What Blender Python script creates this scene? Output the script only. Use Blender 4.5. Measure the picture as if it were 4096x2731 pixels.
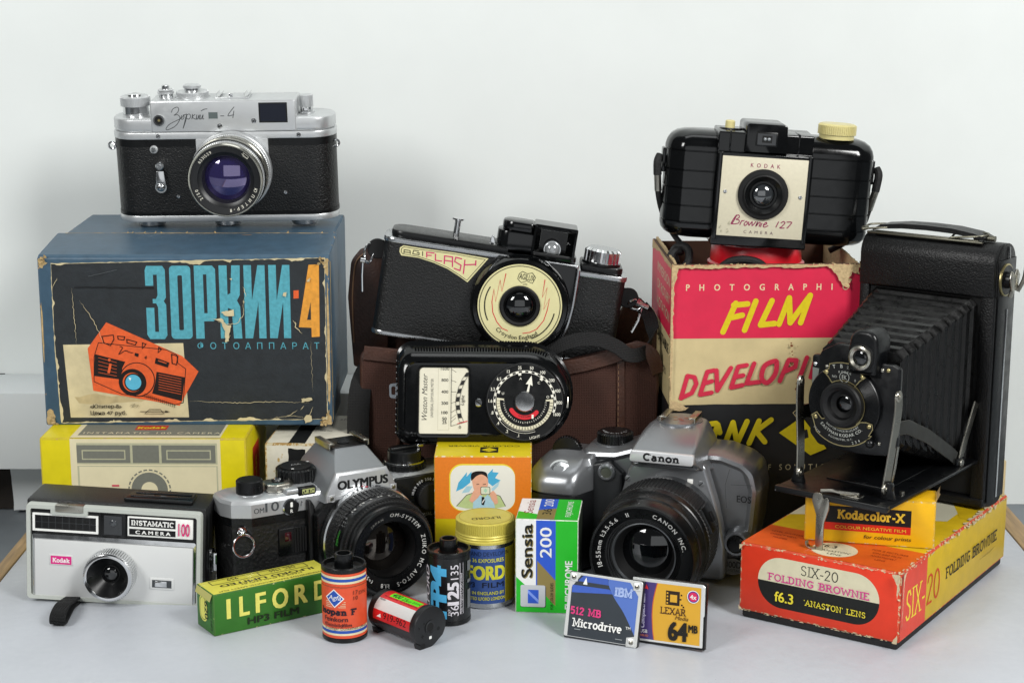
import bpy, bmesh, math, random
from mathutils import Matrix, Vector, Euler, noise as mnoise
R = math.radians
S = bpy.context.scene
for o in list(bpy.data.objects):
    bpy.data.objects.remove(o)
COL = S.collection
MM = 0.001

# ------------------------------------------------------------------ camera
cam = bpy.data.cameras.new('camera'); co = bpy.data.objects.new('camera', cam); COL.objects.link(co)
co.location = (0, 0, .371); co.rotation_euler = (R(90 - 12.26), 0, 0)
cam.sensor_width = 36; cam.lens = 7200 / 4096 * 36; cam.clip_start = .05; cam.clip_end = 50
S.camera = co
# ------------------------------------------------------------------ light
W = bpy.data.worlds.new('World'); S.world = W; W.use_nodes = True
bg = W.node_tree.nodes['Background']; bg.inputs[0].default_value = (.93, .97, 1, 1); bg.inputs[1].default_value = .08
def area(name, loc, target, sx, sy, power, col=(1, 1, 1)):
    l = bpy.data.lights.new(name, 'AREA'); l.shape = 'RECTANGLE'; l.size = sx; l.size_y = sy; l.energy = power; l.color = col
    o = bpy.data.objects.new(name, l); COL.objects.link(o); o.location = loc
    o.rotation_euler = (Vector(target) - Vector(loc)).to_track_quat('-Z', 'Y').to_euler()
    return o
area('softbox_lamp', (-.95, .05, .95), (-.05, 1.1, .1), .42, .55, 13.5, (1, 1, .98))
area('softbox_lamp', (.85, .0, 1.0), (.05, 1.1, .1), .42, .55, 22, (1, 1, .98))
area('front_softbox', (0, -1.3, .3), (0, 1.1, .2), 1.7, 1.1, 4.6, (.95, .98, 1))  # broad unseen softbox in front, reflected in bakelite and metal
area('overhead_fill', (0, 1.0, 1.75), (0, 1.12, .1), .9, .5, 3.2, (.97, 1, 1))  # unseen overhead fill, lifts the ambient level
S.view_settings.view_transform = 'Standard'; S.view_settings.look = 'None'
S.view_settings.exposure = 0; S.view_settings.gamma = 1
try: S.view_settings.use_curve_mapping = False
except Exception: pass
S.cycles.max_bounces = 8; S.cycles.use_denoising = True

# ------------------------------------------------------------------ materials
def lin(c):
    if isinstance(c, str):
        c = [int(c[i:i + 2], 16) / 255 for i in (0, 2, 4)]
    return [x / 12.92 if x <= .04045 else ((x + .055) / 1.055) ** 2.4 for x in c]
_M = {}
def mat(name, col='808080', r=.5, m=0., bump=None, var=None, coat=0., ior=1.5, trans=0., worn=None, tint=None, spec=.5, rvar=0., aniso=0.):
    """procedural principled material. bump=(size mm, height mm, kind); var=(size mm, amount); worn=(colour, size mm, threshold)"""
    if name in _M: return _M[name]
    mt = bpy.data.materials.new(name); mt.use_nodes = True; nt = mt.node_tree; N = nt.nodes; L = nt.links
    b = N['Principled BSDF']; I = b.inputs
    c = lin(col) + [1]
    I['Base Color'].default_value = c; I['Roughness'].default_value = r; I['Metallic'].default_value = m
    I['IOR'].default_value = ior; I['Transmission Weight'].default_value = trans; I['Coat Weight'].default_value = coat; I['Coat Roughness'].default_value = .08
    I['Specular IOR Level'].default_value = spec
    if tint: I['Specular Tint'].default_value = list(tint) + [1]
    if aniso: I['Anisotropic'].default_value = aniso
    tc = N.new('ShaderNodeTexCoord')
    def noise(size, det=3, rough=.55):
        n = N.new('ShaderNodeTexNoise'); n.inputs['Scale'].default_value = 1000 / size; n.inputs['Detail'].default_value = det
        n.inputs['Roughness'].default_value = rough
        L.new(tc.outputs['Object'], n.inputs['Vector']); return n
    src = None
    if var:
        n = noise(var[0], 4); mr = N.new('ShaderNodeMapRange'); mr.inputs['From Min'].default_value = .3; mr.inputs['From Max'].default_value = .7
        mr.inputs['To Min'].default_value = 1 - var[1]; mr.inputs['To Max'].default_value = 1 + var[1] * .6
        L.new(n.outputs['Fac'], mr.inputs['Value'])
        mx = N.new('ShaderNodeVectorMath'); mx.operation = 'SCALE'; mx.inputs[0].default_value = c[:3]
        L.new(mr.outputs[0], mx.inputs['Scale']); L.new(mx.outputs[0], I['Base Color']); src = mx.outputs[0]
    if worn:
        n = noise(worn[1], 6, .65); cr = N.new('ShaderNodeMapRange'); cr.inputs['From Min'].default_value = worn[2]; cr.inputs['From Max'].default_value = worn[2] + .025
        L.new(n.outputs['Fac'], cr.inputs['Value'])
        mx = N.new('ShaderNodeMix'); mx.data_type = 'RGBA'
        L.new(cr.outputs[0], mx.inputs['Factor'])
        if src: L.new(src, mx.inputs['A'])
        else: mx.inputs['A'].default_value = c
        mx.inputs['B'].default_value = lin(worn[0]) + [1]; L.new(mx.outputs['Result'], I['Base Color'])
    if rvar:
        n = noise(6, 5); mr = N.new('ShaderNodeMapRange'); mr.inputs['To Min'].default_value = max(.02, r - rvar); mr.inputs['To Max'].default_value = r + rvar
        mr.inputs['From Min'].default_value = .3; mr.inputs['From Max'].default_value = .7
        L.new(n.outputs['Fac'], mr.inputs['Value']); L.new(mr.outputs[0], I['Roughness'])
    if bump:
        kind = bump[2] if len(bump) > 2 else 'noise'
        if kind == 'cells':
            n = N.new('ShaderNodeTexVoronoi'); n.inputs['Scale'].default_value = 1000 / bump[0]; n.feature = 'SMOOTH_F1'
            nz = noise(bump[0] * 2); ad = N.new('ShaderNodeVectorMath'); ad.operation = 'MULTIPLY_ADD'
            ad.inputs[1].default_value = (bump[0] * MM * 1.2,) * 3
            L.new(nz.outputs['Color'], ad.inputs[0]); L.new(tc.outputs['Object'], ad.inputs[2]); L.new(ad.outputs[0], n.inputs['Vector'])
            out = n.outputs['Distance']; sg = -1
        elif kind == 'weave':
            w1 = N.new('ShaderNodeTexWave'); w1.inputs['Scale'].default_value = 314 / bump[0] ; w1.bands_direction = 'X'
            w2 = N.new('ShaderNodeTexWave'); w2.inputs['Scale'].default_value = 314 / bump[0]; w2.bands_direction = 'Z'
            for w in (w1, w2): w.inputs['Distortion'].default_value = 1.; w.inputs['Detail'].default_value = 1; L.new(tc.outputs['Object'], w.inputs['Vector'])
            a = N.new('ShaderNodeMath'); a.operation = 'MAXIMUM'; L.new(w1.outputs['Fac'], a.inputs[0]); L.new(w2.outputs['Fac'], a.inputs[1]); out = a.outputs[0]; sg = 1
        elif kind == 'grain':
            n = N.new('ShaderNodeTexNoise'); n.inputs['Scale'].default_value = 1000 / bump[0]; n.inputs['Detail'].default_value = 4
            mp = N.new('ShaderNodeMapping'); mp.inputs['Scale'].default_value = (1, .06, 1); L.new(tc.outputs['Object'], mp.inputs[0]); L.new(mp.outputs[0], n.inputs['Vector'])
            out = n.outputs['Fac']; sg = 1
            mr = N.new('ShaderNodeMapRange'); mr.inputs['From Min'].default_value = .3; mr.inputs['From Max'].default_value = .7; mr.inputs['To Min'].default_value = .65; mr.inputs['To Max'].default_value = 1.15
            mx = N.new('ShaderNodeVectorMath'); mx.operation = 'SCALE'; mx.inputs[0].default_value = c[:3]
            L.new(out, mr.inputs['Value']); L.new(mr.outputs[0], mx.inputs['Scale']); L.new(mx.outputs[0], I['Base Color'])
        else:
            n = noise(bump[0], 3); out = n.outputs['Fac']; sg = 1
        bp = N.new('ShaderNodeBump'); bp.inputs['Strength'].default_value = 1; bp.inputs['Distance'].default_value = bump[1] * MM * sg
        L.new(out, bp.inputs['Height']); L.new(bp.outputs[0], I['Normal'])
        if coat: L.new(bp.outputs[0], I['Coat Normal'])
    _M[name] = mt
    return mt
def ink(col, r=.55, spec=.3):
    return mat('ink_' + col, col, r, var=(2.5, .07), spec=spec)
def paper(name, col, r=.5, v=.10, bump=(3, .08), worn=None):
    return mat(name, col, r, var=(9, v), bump=bump, spec=.35, worn=worn)
def edge(name, col, cream='cbb893', thr=.52, size=3.):
    return mat(name, col, .7, var=(5, .12), worn=(cream, size, thr), bump=(1.5, .15))

CHROME = mat('chrome', 'd8d9da', .14, 1, rvar=.05)
SATIN = mat('satin_aluminium', 'cfd1d2', .36, .68, bump=(.5, .012), rvar=.06)
SATIN_W = mat('satin_silver_paint', 'b8babc', .36, .62, bump=(.4, .008))
NICKEL = mat('aged_nickel', 'aba89e', .3, 1, rvar=.05, var=(8, .06))
BRASS = mat('worn_brass_edge', 'b9ab7c', .35, 1)
BLACK = mat('black_plastic', '08090a', .3, rvar=.05, spec=.4)
BLACKM = mat('black_matt', '080809', .55, bump=(.6, .02), spec=.35)
BAKE = mat('black_bakelite', '070809', .13, spec=.5, rvar=.03)
ENAMEL = mat('black_enamel', '07080a', .34, var=(12, .2), rvar=.08, worn=('3c3f42', 9, .77), spec=.4)
LEATHER = mat('black_leatherette', '070707', .4, bump=(1.0, .3, 'cells'), spec=.55)
LEATHER_F = mat('fine_black_leather', '050506', .42, bump=(.9, .2, 'cells'), spec=.4)
RUBBER = mat('black_rubber', '0e0e0f', .6, bump=(1.2, .1))
DARK = mat('dark_inside', '040404', .8)
GLASS = mat('clear_glass', 'ffffff', .02, trans=1, ior=1.5)
LENS_P = mat('coated_lens_purple', '1c1646', .04, ior=2.1, tint=(.75, .65, 1), spec=.9, coat=.5)
LENS_K = mat('lens_dark', '050608', .05, ior=1.7, spec=.6)
WHITE = ink('e8e8e4'); INKBLK = ink('121314'); CREAM = ink('ddd2b0')

# ------------------------------------------------------------------ mesh builder (all sizes in mm)
def TR(x=0, y=0, z=0, rx=0, ry=0, rz=0, s=1):
    return Matrix.Translation((x, y, z)) @ Euler((R(rx), R(ry), R(rz))).to_matrix().to_4x4() @ Matrix.Scale(s, 4)
def AX(a, c=(0, 0, 0), rot=0):
    m = {'z': TR(), 'y': TR(rx=90), 'x': TR(ry=90), 'Y': TR(rx=-90), 'X': TR(ry=-90), 'Z': TR(rx=180)}[a]
    return Matrix.Translation(c) @ m @ TR(rz=rot)
class MB:
    def __init__(s): s.v = []; s.f = []; s.m = []; s.mats = []
    def mi(s, m):
        if m not in s.mats: s.mats.append(m)
        return s.mats.index(m)
    def add(s, vs, fs, m, M=None):
        k = len(s.v)
        if M is not None: vs = [M @ Vector(q) for q in vs]
        s.v += [tuple(q) for q in vs]
        ms = m if isinstance(m, list) else None
        for i, f in enumerate(fs):
            s.f.append([k + j for j in f]); s.m.append(s.mi(ms[i] if ms else m))
        return s
    def bm(s, bm, mats, M=None):
        bm.verts.index_update()
        s.add([v.co.copy() for v in bm.verts], [[v.index for v in f.verts] for f in bm.faces], [mats[min(f.material_index, len(mats) - 1)] for f in bm.faces], M); bm.free(); return s
    def box(s, x0, x1, y0, y1, z0, z1, m, bev=0, seg=2, M=None, bm_mat=None, **fm):
        b = bmesh.new(); bmesh.ops.create_cube(b, size=1)
        for v in b.verts: v.co = (x0 + (v.co.x + .5) * (x1 - x0), y0 + (v.co.y + .5) * (y1 - y0), z0 + (v.co.z + .5) * (z1 - z0))
        mats = [m]
        if bm_mat: mats.append(bm_mat)
        key = {(0, -1, 0): 'f', (0, 1, 0): 'b', (0, 0, 1): 't', (0, 0, -1): 'd', (-1, 0, 0): 'l', (1, 0, 0): 'r'}
        b.normal_update()
        for f in b.faces:
            k = key[tuple(round(q) for q in f.normal)]
            if k in fm:
                if fm[k] not in mats: mats.append(fm[k])
                f.material_index = mats.index(fm[k])
        if bev: bmesh.ops.bevel(b, geom=list(b.edges), offset=bev, segments=seg, profile=.5, affect='EDGES', material=1 if bm_mat else -1)
        return s.bm(b, mats, M)
    def prism(s, pts, ax, a0, a1, m, bev=0, seg=2, M=None, cap=None, both=True, bm_mat=None):
        """2D outline (x,z) for ax 'y', (x,y) for 'z', (y,z) for 'x', extruded a0..a1; cap = material of the a0-side ('y') or a1-side face"""
        put = {'y': lambda p, a: (p[0], a, p[1]), 'z': lambda p, a: (p[0], p[1], a), 'x': lambda p, a: (a, p[0], p[1])}[ax]
        b = bmesh.new(); A = [b.verts.new(put(p, a0)) for p in pts]; B = [b.verts.new(put(p, a1)) for p in pts]
        n = len(pts); fa = b.faces.new(A); fb = b.faces.new(B[::-1])
        for i in range(n): b.faces.new((A[i], B[i], B[(i + 1) % n], A[(i + 1) % n]))
        bmesh.ops.recalc_face_normals(b, faces=list(b.faces))
        mats = [m]
        if bm_mat: mats.append(bm_mat)
        if cap:
            mats.append(cap); (fa if ax == 'y' else fb).material_index = len(mats) - 1
        if bev:
            front = fa if ax == 'y' else fb
            es = list(front.edges) + (list((fb if ax == 'y' else fa).edges) if both else [])
            bmesh.ops.bevel(b, geom=es, offset=bev, segments=seg, profile=.5, affect='EDGES', material=1 if bm_mat else -1)
        return s.bm(b, mats, M)
    def lathe(s, prof, m, M=None, n=40, mats=None, a0=0, a1=360):
        vs = []; fs = []; fm = []; rows = []; full = abs(a1 - a0) >= 359.9
        cnt = n if full else n + 1
        for (r, h) in prof:
            if r < 1e-6: rows.append([len(vs)]); vs.append((0, 0, h))
            else:
                rows.append(list(range(len(vs), len(vs) + cnt)))
                for i in range(cnt):
                    a = R(a0 + (a1 - a0) * i / n); vs.append((r * math.cos(a), r * math.sin(a), h))
        for k in range(len(prof) - 1):
            p, q = rows[k], rows[k + 1]; mm = mats[k] if mats else m
            for i in range(n if full else n):
                j = (i + 1) % cnt
                if len(p) == 1 and len(q) == 1: continue
                if len(p) == 1: f = (p[0], q[j], q[i])
                elif len(q) == 1: f = (p[i], p[j], q[0])
                else: f = (p[i], p[j], q[j], q[i])
                fs.append(f); fm.append(mm)
        return s.add(vs, fs, fm, M)
    def cyl(s, r, h0, h1, m, M=None, n=32, bev=0, top=None):
        pr = [(0, h0), (r, h0), (r, h1 - bev), (r - bev, h1), (0, h1)] if bev else [(0, h0), (r, h0), (r, h1), (0, h1)]
        return s.lathe(pr, m, M, n, mats=[m] * (len(pr) - 2) + [top or m])
    def gear(s, r, d, n, h0, h1, m, M=None, top=None, bev=.4, hole=0):
        pts = []
        for i in range(n):
            for q, rr in ((0, r), (.45, r), (.55, r - d), (.95, r - d)):
                a = 2 * math.pi * (i + q) / n; pts.append((rr * math.cos(a), rr * math.sin(a), a))
        N = len(pts); ring = lambda rr, h: [(rr * math.cos(a), rr * math.sin(a), h) for x, y, a in pts]
        vs = [(x, y, h0) for x, y, a in pts] + [(x, y, h1 - bev) for x, y, a in pts] + ring(r - d - bev, h1) + (ring(hole, h1) if hole else [(0, 0, h1)])
        fs = [(i, (i + 1) % N, N + (i + 1) % N, N + i) for i in range(N)] + [(N + i, N + (i + 1) % N, 2 * N + (i + 1) % N, 2 * N + i) for i in range(N)]
        k = len(fs); fs += [(2 * N + i, 2 * N + (i + 1) % N, 3 * N + (i + 1) % N, 3 * N + i) if hole else (2 * N + i, 2 * N + (i + 1) % N, 3 * N) for i in range(N)]
        return s.add(vs, fs, [m] * k + [top or m] * N, M)
    def loft(s, rings, m, caps=True, M=None, mats=None):
        n = len(rings[0]); vs = [p for r in rings for p in r]; fs = []; fm = []
        for k in range(len(rings) - 1):
            for i in range(n):
                j = (i + 1) % n; fs.append((k * n + i, k * n + j, (k + 1) * n + j, (k + 1) * n + i)); fm.append(mats[k] if mats else m)
        if caps:
            fs.append(list(range(n))[::-1]); fm.append(mats[0] if mats else m); fs.append([(len(rings) - 1) * n + i for i in range(n)]); fm.append(mats[-1] if mats else m)
        b = bmesh.new(); V = [b.verts.new(p) for p in vs]; ml = []
        for f, q in zip(fs, fm):
            if q not in ml: ml.append(q)
            F = b.faces.new([V[i] for i in f]); F.material_index = ml.index(q)
        bmesh.ops.recalc_face_normals(b, faces=list(b.faces))
        return s.bm(b, ml, M)
    def tube(s, path, r, m, n=8, closed=False, M=None, wt=None, up=(0, 0, 1)):
        """round tube; wt=(width,thickness) makes a flat strap whose width runs along the up vector"""
        P = [Vector(p) for p in path]; N = len(P); vs = []; fs = []; up = Vector(up); prev = None
        if wt:
            w, t = wt; sec = [(-w / 2, -t * .3), (-w * .46, -t / 2), (w * .46, -t / 2), (w / 2, -t * .3), (w / 2, t * .3), (w * .46, t / 2), (-w * .46, t / 2), (-w / 2, t * .3)]; n = 8
        else: sec = [(r * math.cos(2 * math.pi * i / n), r * math.sin(2 * math.pi * i / n)) for i in range(n)]
        for i in range(N):
            a = P[(i - 1) % N] if closed or i else P[0]; b = P[(i + 1) % N] if closed or i < N - 1 else P[-1]
            t = (b - a).normalized()
            if wt: u = up if not callable(up) else up(i); u = (u - t * u.dot(t)); u = u.normalized() if u.length > 1e-6 else prev
            else:
                if prev is None:
                    u = t.cross(Vector((.3, .9, .2))).normalized()
                else: u = (prev - t * prev.dot(t)).normalized()
            prev = u; w = t.cross(u)
            for (p, q) in sec: vs.append(P[i] + u * p + w * q)
        for i in range(N if closed else N - 1):
            k, l = i * n, ((i + 1) % N) * n
            for j in range(n): fs.append((k + j, k + (j + 1) % n, l + (j + 1) % n, l + j))
        if not closed: fs += [list(range(n))[::-1], [(N - 1) * n + i for i in range(n)]]
        return s.add(vs, fs, m, M)
    def sphere(s, c, r, m, n=16, M=None, sz=1):
        pr = [(r * math.sin(math.pi * k / 10), -r * sz * math.cos(math.pi * k / 10)) for k in range(11)]
        pr[0] = (0, -r * sz); pr[-1] = (0, r * sz)
        return s.lathe(pr, m, (M or TR()) @ Matrix.Translation(c), n)
    def build(s, name, parent=None, smooth=30):
        me = bpy.data.meshes.new(name); me.from_pydata([(x * MM, y * MM, z * MM) for x, y, z in s.v], [], s.f)
        for m in s.mats: me.materials.append(m)
        me.polygons.foreach_set('material_index', s.m); me.polygons.foreach_set('use_smooth', [True] * len(s.f))
        me.update(); me.set_sharp_from_angle(angle=R(smooth))
        o = bpy.data.objects.new(name, me); COL.objects.link(o)
        if parent: o.parent = parent
        return o
def thing(name, label, cat, pos=(0, 0, 0), ypr=(0, 0, 0), group=None):
    o = bpy.data.objects.new(name, None); COL.objects.link(o); o.empty_display_size = .02
    o.location = [q * MM for q in pos]; o.rotation_euler = (R(ypr[1]), R(ypr[2]), R(ypr[0]))
    o['label'] = label; o['category'] = cat
    if group: o['group'] = group
    return o
def struct(o, label=None):
    o['kind'] = 'structure'
    if label: o['label'] = label
    return o

def rpoly(pts, r, seg=4):
    """round the corners of a polygon; r a number or one per corner"""
    out = []; n = len(pts)
    for i in range(n):
        rr = r[i] if isinstance(r, (list, tuple)) else r
        p = Vector(pts[i]); a = Vector(pts[i - 1]) - p; b = Vector(pts[(i + 1) % n]) - p
        if rr <= 0: out.append(tuple(p)); continue
        la, lb = a.length, b.length; a.normalize(); b.normalize()
        ang = a.angle(b); d = min(rr / math.tan(ang / 2), la * .49, lb * .49); rr = d * math.tan(ang / 2)
        c = p + (a + b).normalized() * (rr / math.sin(ang / 2)); s = p + a * d - c; e = p + b * d - c
        a0 = math.atan2(s.y, s.x); a1 = math.atan2(e.y, e.x); da = (a1 - a0 + math.pi) % (2 * math.pi) - math.pi
        for k in range(seg + 1): q = a0 + da * k / seg; out.append((c.x + rr * math.cos(q), c.y + rr * math.sin(q)))
    return out
def rect(x0, y0, x1, y1): return [(x0, y0), (x1, y0), (x1, y1), (x0, y1)]
def circ(cx, cy, r, n=36, ry=None): return [(cx + r * math.cos(2 * math.pi * i / n), cy + (ry or r) * math.sin(2 * math.pi * i / n)) for i in range(n)]
def arc(cx, cy, r, a0, a1, n=12): return [(cx + r * math.cos(R(a0 + (a1 - a0) * i / n)), cy + r * math.sin(R(a0 + (a1 - a0) * i / n))) for i in range(n + 1)]
def spline(pts, n=6, closed=False):
    P = [Vector(p) for p in pts]; out = []; N = len(P)
    for i in range(N if closed else N - 1):
        a, b, c, d = (P[(i - 1) % N] if closed or i else P[0]), P[i], P[(i + 1) % N], (P[(i + 2) % N] if closed or i + 2 < N else P[-1])
        for k in range(n):
            t = k / n; out.append(tuple(.5 * ((2 * b) + (c - a) * t + (2 * a - 5 * b + 4 * c - d) * t * t + (3 * b - a - 3 * c + d) * t ** 3)))
    if not closed: out.append(tuple(P[-1]))
    return out
RND = random.Random(7)
def jag(pts, amp, step, rnd=RND, closed=True):
    out = []; n = len(pts)
    for i in range(n if closed else n - 1):
        a = Vector(pts[i]); b = Vector(pts[(i + 1) % n]); d = b - a; k = max(1, int(d.length / step)); nn = Vector((-d.y, d.x)).normalized()
        for j in range(k): out.append(tuple(a + d * (j / k) + nn * rnd.uniform(-amp, amp) + d.normalized() * rnd.uniform(-.2, .2) * step))
    if not closed: out.append(tuple(pts[-1]))
    return out

def ragged(pts, amp, wl=9., seed=0, step=1.2, fine=.12, bias=.0):
    """closed outline eaten away inwards in uneven bites"""
    c = sum((Vector(p) for p in pts), Vector((0, 0))) / len(pts); out = []; n = len(pts)
    for i in range(n):
        a = Vector(pts[i]); b = Vector(pts[(i + 1) % n]); d = b - a; k = max(1, int(d.length / step)); nn = Vector((-d.y, d.x)).normalized()
        if nn.dot(c - a) < 0: nn = -nn
        for j in range(k):
            q = a + d * (j / k); v = mnoise.noise((q.x / wl + seed, q.y / wl, seed * 1.7)) * 1.6 + mnoise.noise((q.x / (wl * .22), q.y / (wl * .22), seed)) * .55 + bias
            out.append(tuple(q + nn * (max(0, v) * amp + RND.uniform(0, fine))))
    return out
def curl(mb, p, d, n, ln, wd, m, rnd=RND):
    """a small lifted shred of paper: starts at p, runs along d, bends out along n"""
    p, d, n = Vector(p), Vector(d).normalized(), Vector(n).normalized(); w = d.cross(n); k = 5; vs = []; q = p.copy(); a = rnd.uniform(.1, .35); da = rnd.uniform(.12, .45)
    for i in range(k + 1):
        ww = wd * (1 - .75 * (i / k) ** 1.4) * rnd.uniform(.75, 1.1); vs += [q - w * ww / 2 + w * rnd.uniform(-.2, .2), q + w * ww / 2 + w * rnd.uniform(-.2, .2)]
        q = q + (d * math.cos(a) + n * math.sin(a)) * ln / k; a += da
    mb.add(vs, [(2 * i, 2 * i + 1, 2 * i + 3, 2 * i + 2) for i in range(k)], m)

# ------------------------------------------------------------------ lettering
_TC = {}
def tmesh(s, bold=0., sp=1.):
    k = (s, bold, sp)
    if k not in _TC:
        cu = bpy.data.curves.new('t', 'FONT'); cu.body = s; cu.offset = bold; cu.resolution_u = 3; cu.space_character = sp
        ob = bpy.data.objects.new('t', cu); me = bpy.data.meshes.new_from_object(ob)
        _TC[k] = ([tuple(v.co[:2]) for v in me.vertices], [list(p.vertices) for p in me.polygons])
        bpy.data.meshes.remove(me); bpy.data.objects.remove(ob); bpy.data.curves.remove(cu)
    return _TC[k]
CAP = max(v[1] for v in tmesh('H')[0])
# slab-serif stroke alphabet: name -> (width, [strokes], [serif centres (x,y)])
def _o(cx, cy, rx, ry, a0=0, a1=360, n=16): return [(cx + rx * math.cos(R(a0 + (a1 - a0) * i / n)), cy + ry * math.sin(R(a0 + (a1 - a0) * i / n))) for i in range(n + 1)]
SL = {
 'A': (.9, [[(.12, 0), (.45, 1), (.78, 0)], [(.25, .35), (.65, .35)]], [(.12, 0), (.78, 0)]),
 'B': (.8, [[(.2, 0), (.2, 1)], [(.2, 1), (.5, 1), (.62, .9), (.62, .65), (.5, .54), (.2, .54)], [(.2, .54), (.52, .54), (.68, .42), (.68, .12), (.52, 0), (.2, 0)]], [(.12, 0), (.12, 1)]),
 'C': (.85, [_o(.47, .5, .33, .5, 50, 310)], [(.68, .9)]),
 'D': (.85, [[(.2, 0), (.2, 1), (.45, 1), (.66, .85), (.72, .5), (.66, .15), (.45, 0), (.2, 0)]], [(.12, 0), (.12, 1)]),
 'E': (.8, [[(.66, .8), (.66, 1), (.2, 1), (.2, 0), (.68, 0), (.68, .2)], [(.2, .52), (.5, .52)]], [(.12, 0), (.12, 1)]),
 'F': (.75, [[(.66, .8), (.66, 1), (.2, 1), (.2, 0)], [(.2, .52), (.5, .52)]], [(.2, 0), (.12, 1)]),
 'G': (.9, [_o(.47, .5, .33, .5, 50, 325), [(.5, .45), (.74, .45), (.74, .1)]], [(.68, .9)]),
 'I': (.4, [[(.2, 0), (.2, 1)]], [(.2, 0), (.2, 1)]),
 'K': (.9, [[(.2, 0), (.2, 1)], [(.7, 1), (.22, .42)], [(.38, .6), (.74, 0)]], [(.2, 0), (.2, 1), (.7, 1), (.74, 0)]),
 'L': (.75, [[(.2, 1), (.2, 0), (.66, 0), (.66, .25)]], [(.2, 1), (.12, 0)]),
 'M': (1.05, [[(.2, 0), (.2, 1), (.52, .2), (.85, 1), (.85, 0)]], [(.2, 0), (.14, 1), (.9, 1), (.85, 0)]),
 'N': (.95, [[(.2, 0), (.2, 1), (.75, 0), (.75, 1)]], [(.2, 0), (.14, 1), (.75, 1)]),
 'O': (.9, [_o(.45, .5, .34, .5)], []),
 'R': (.9, [[(.2, 0), (.2, 1), (.5, 1), (.65, .9), (.65, .62), (.5, .5), (.2, .5)], [(.45, .5), (.74, 0)]], [(.2, 0), (.12, 1), (.76, 0)]),
 'S': (.75, [[(.62, .8), (.5, .98), (.28, .98), (.15, .82), (.18, .62), (.38, .52), (.58, .4), (.62, .2), (.5, .02), (.25, .02), (.12, .18)]], []),
 'T': (.8, [[(.1, .78), (.1, 1), (.7, 1), (.7, .78)], [(.4, 1), (.4, 0)]], [(.4, 0)]),
 'W': (1.15, [[(.1, 1), (.32, 0), (.57, .85), (.82, 0), (1.05, 1)]], [(.1, 1), (1.05, 1)]),
 'X': (.9, [[(.12, 1), (.78, 0)], [(.78, 1), (.12, 0)]], [(.12, 1), (.78, 0), (.78, 1), (.12, 0)]),
 'P': (.8, [[(.2, 0), (.2, 1), (.52, 1), (.66, .88), (.66, .58), (.52, .46), (.2, .46)]], [(.2, 0), (.12, 1)]),
 'U': (.9, [[(.18, 1), (.18, .25), (.3, .02), (.6, .02), (.74, .25), (.74, 1)]], [(.18, 1), (.74, 1)]),
 'a': (.68, [[(.14, .6), (.3, .68), (.46, .6), (.48, .1), (.58, 0)], _o(.3, .2, .18, .2)], []),
 'c': (.62, [_o(.32, .34, .22, .34, 50, 310)], []),
 'd': (.72, [[(.54, 1), (.54, 0)], _o(.32, .34, .22, .34)], [(.48, 1), (.6, 0)]),
 'e': (.66, [[(.1, .36), (.54, .36)], _o(.32, .34, .22, .34, 0, 310)], []),
 'i': (.38, [[(.2, 0), (.2, .66)], [(.2, .86), (.2, .98)]], [(.2, 0), (.15, .66)]),
 'k': (.74, [[(.18, 0), (.18, 1)], [(.56, .66), (.2, .3)], [(.32, .4), (.6, 0)]], [(.18, 0), (.13, 1), (.6, 0), (.56, .66)]),
 'l': (.38, [[(.2, 0), (.2, 1)]], [(.2, 0), (.14, 1)]),
 'n': (.76, [[(.2, 0), (.2, .66)], [(.2, .5), (.32, .66), (.5, .62), (.56, .45), (.56, 0)]], [(.2, 0), (.14, .66), (.56, 0)]),
 'o': (.68, [_o(.34, .34, .24, .34)], []),
 'p': (.74, [[(.18, -.3), (.18, .66)], _o(.4, .34, .22, .34)], [(.18, -.3), (.12, .66)]),
 'r': (.6, [[(.2, 0), (.2, .66)], [(.2, .45), (.34, .66), (.52, .6)]], [(.2, 0), (.14, .66)]),
 's': (.58, [[(.46, .54), (.36, .66), (.2, .64), (.12, .52), (.2, .38), (.4, .3), (.46, .16), (.36, .02), (.2, .02), (.1, .14)]], []),
 't': (.5, [[(.24, .9), (.24, .12), (.34, 0), (.46, .06)], [(.08, .66), (.44, .66)]], []),
 'v': (.7, [[(.1, .66), (.34, 0), (.58, .66)]], [(.1, .66), (.58, .66)]),
 'u': (.74, [[(.16, .66), (.16, .2), (.28, 0), (.5, .08), (.54, .2), (.54, .66)], [(.54, .3), (.54, 0)]], [(.12, .66), (.6, 0)]),
 'f': (.48, [[(.2, 0), (.2, .8), (.3, .98), (.46, .94)], [(.06, .64), (.42, .64)]], [(.2, 0)]),
 '-': (.5, [[(.08, .38), (.42, .38)]], []), '.': (.3, [[(.12, .05), (.2, .05)]], []), "'": (.25, [[(.14, .8), (.1, 1)]], []),
 '0': (.8, [_o(.4, .5, .29, .5)], []), '1': (.5, [[(.1, .82), (.26, 1), (.26, 0)]], [(.26, 0)]),
 '2': (.75, [[(.12, .75), (.2, .95), (.4, 1), (.58, .9), (.6, .7), (.12, 0), (.64, 0)]], []),
 '3': (.72, [[(.12, .9), (.3, 1), (.52, .9), (.52, .65), (.3, .53), (.56, .4), (.56, .12), (.35, 0), (.1, .1)]], []),
 '5': (.72, [[(.56, 1), (.16, 1), (.14, .56), (.35, .62), (.56, .48), (.57, .2), (.4, 0), (.1, .08)]], []),
 '6': (.75, [[(.58, .92), (.38, .98), (.2, .75), (.15, .35)], _o(.37, .3, .22, .3)], []), ' ': (.5, [], []),
}
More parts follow.
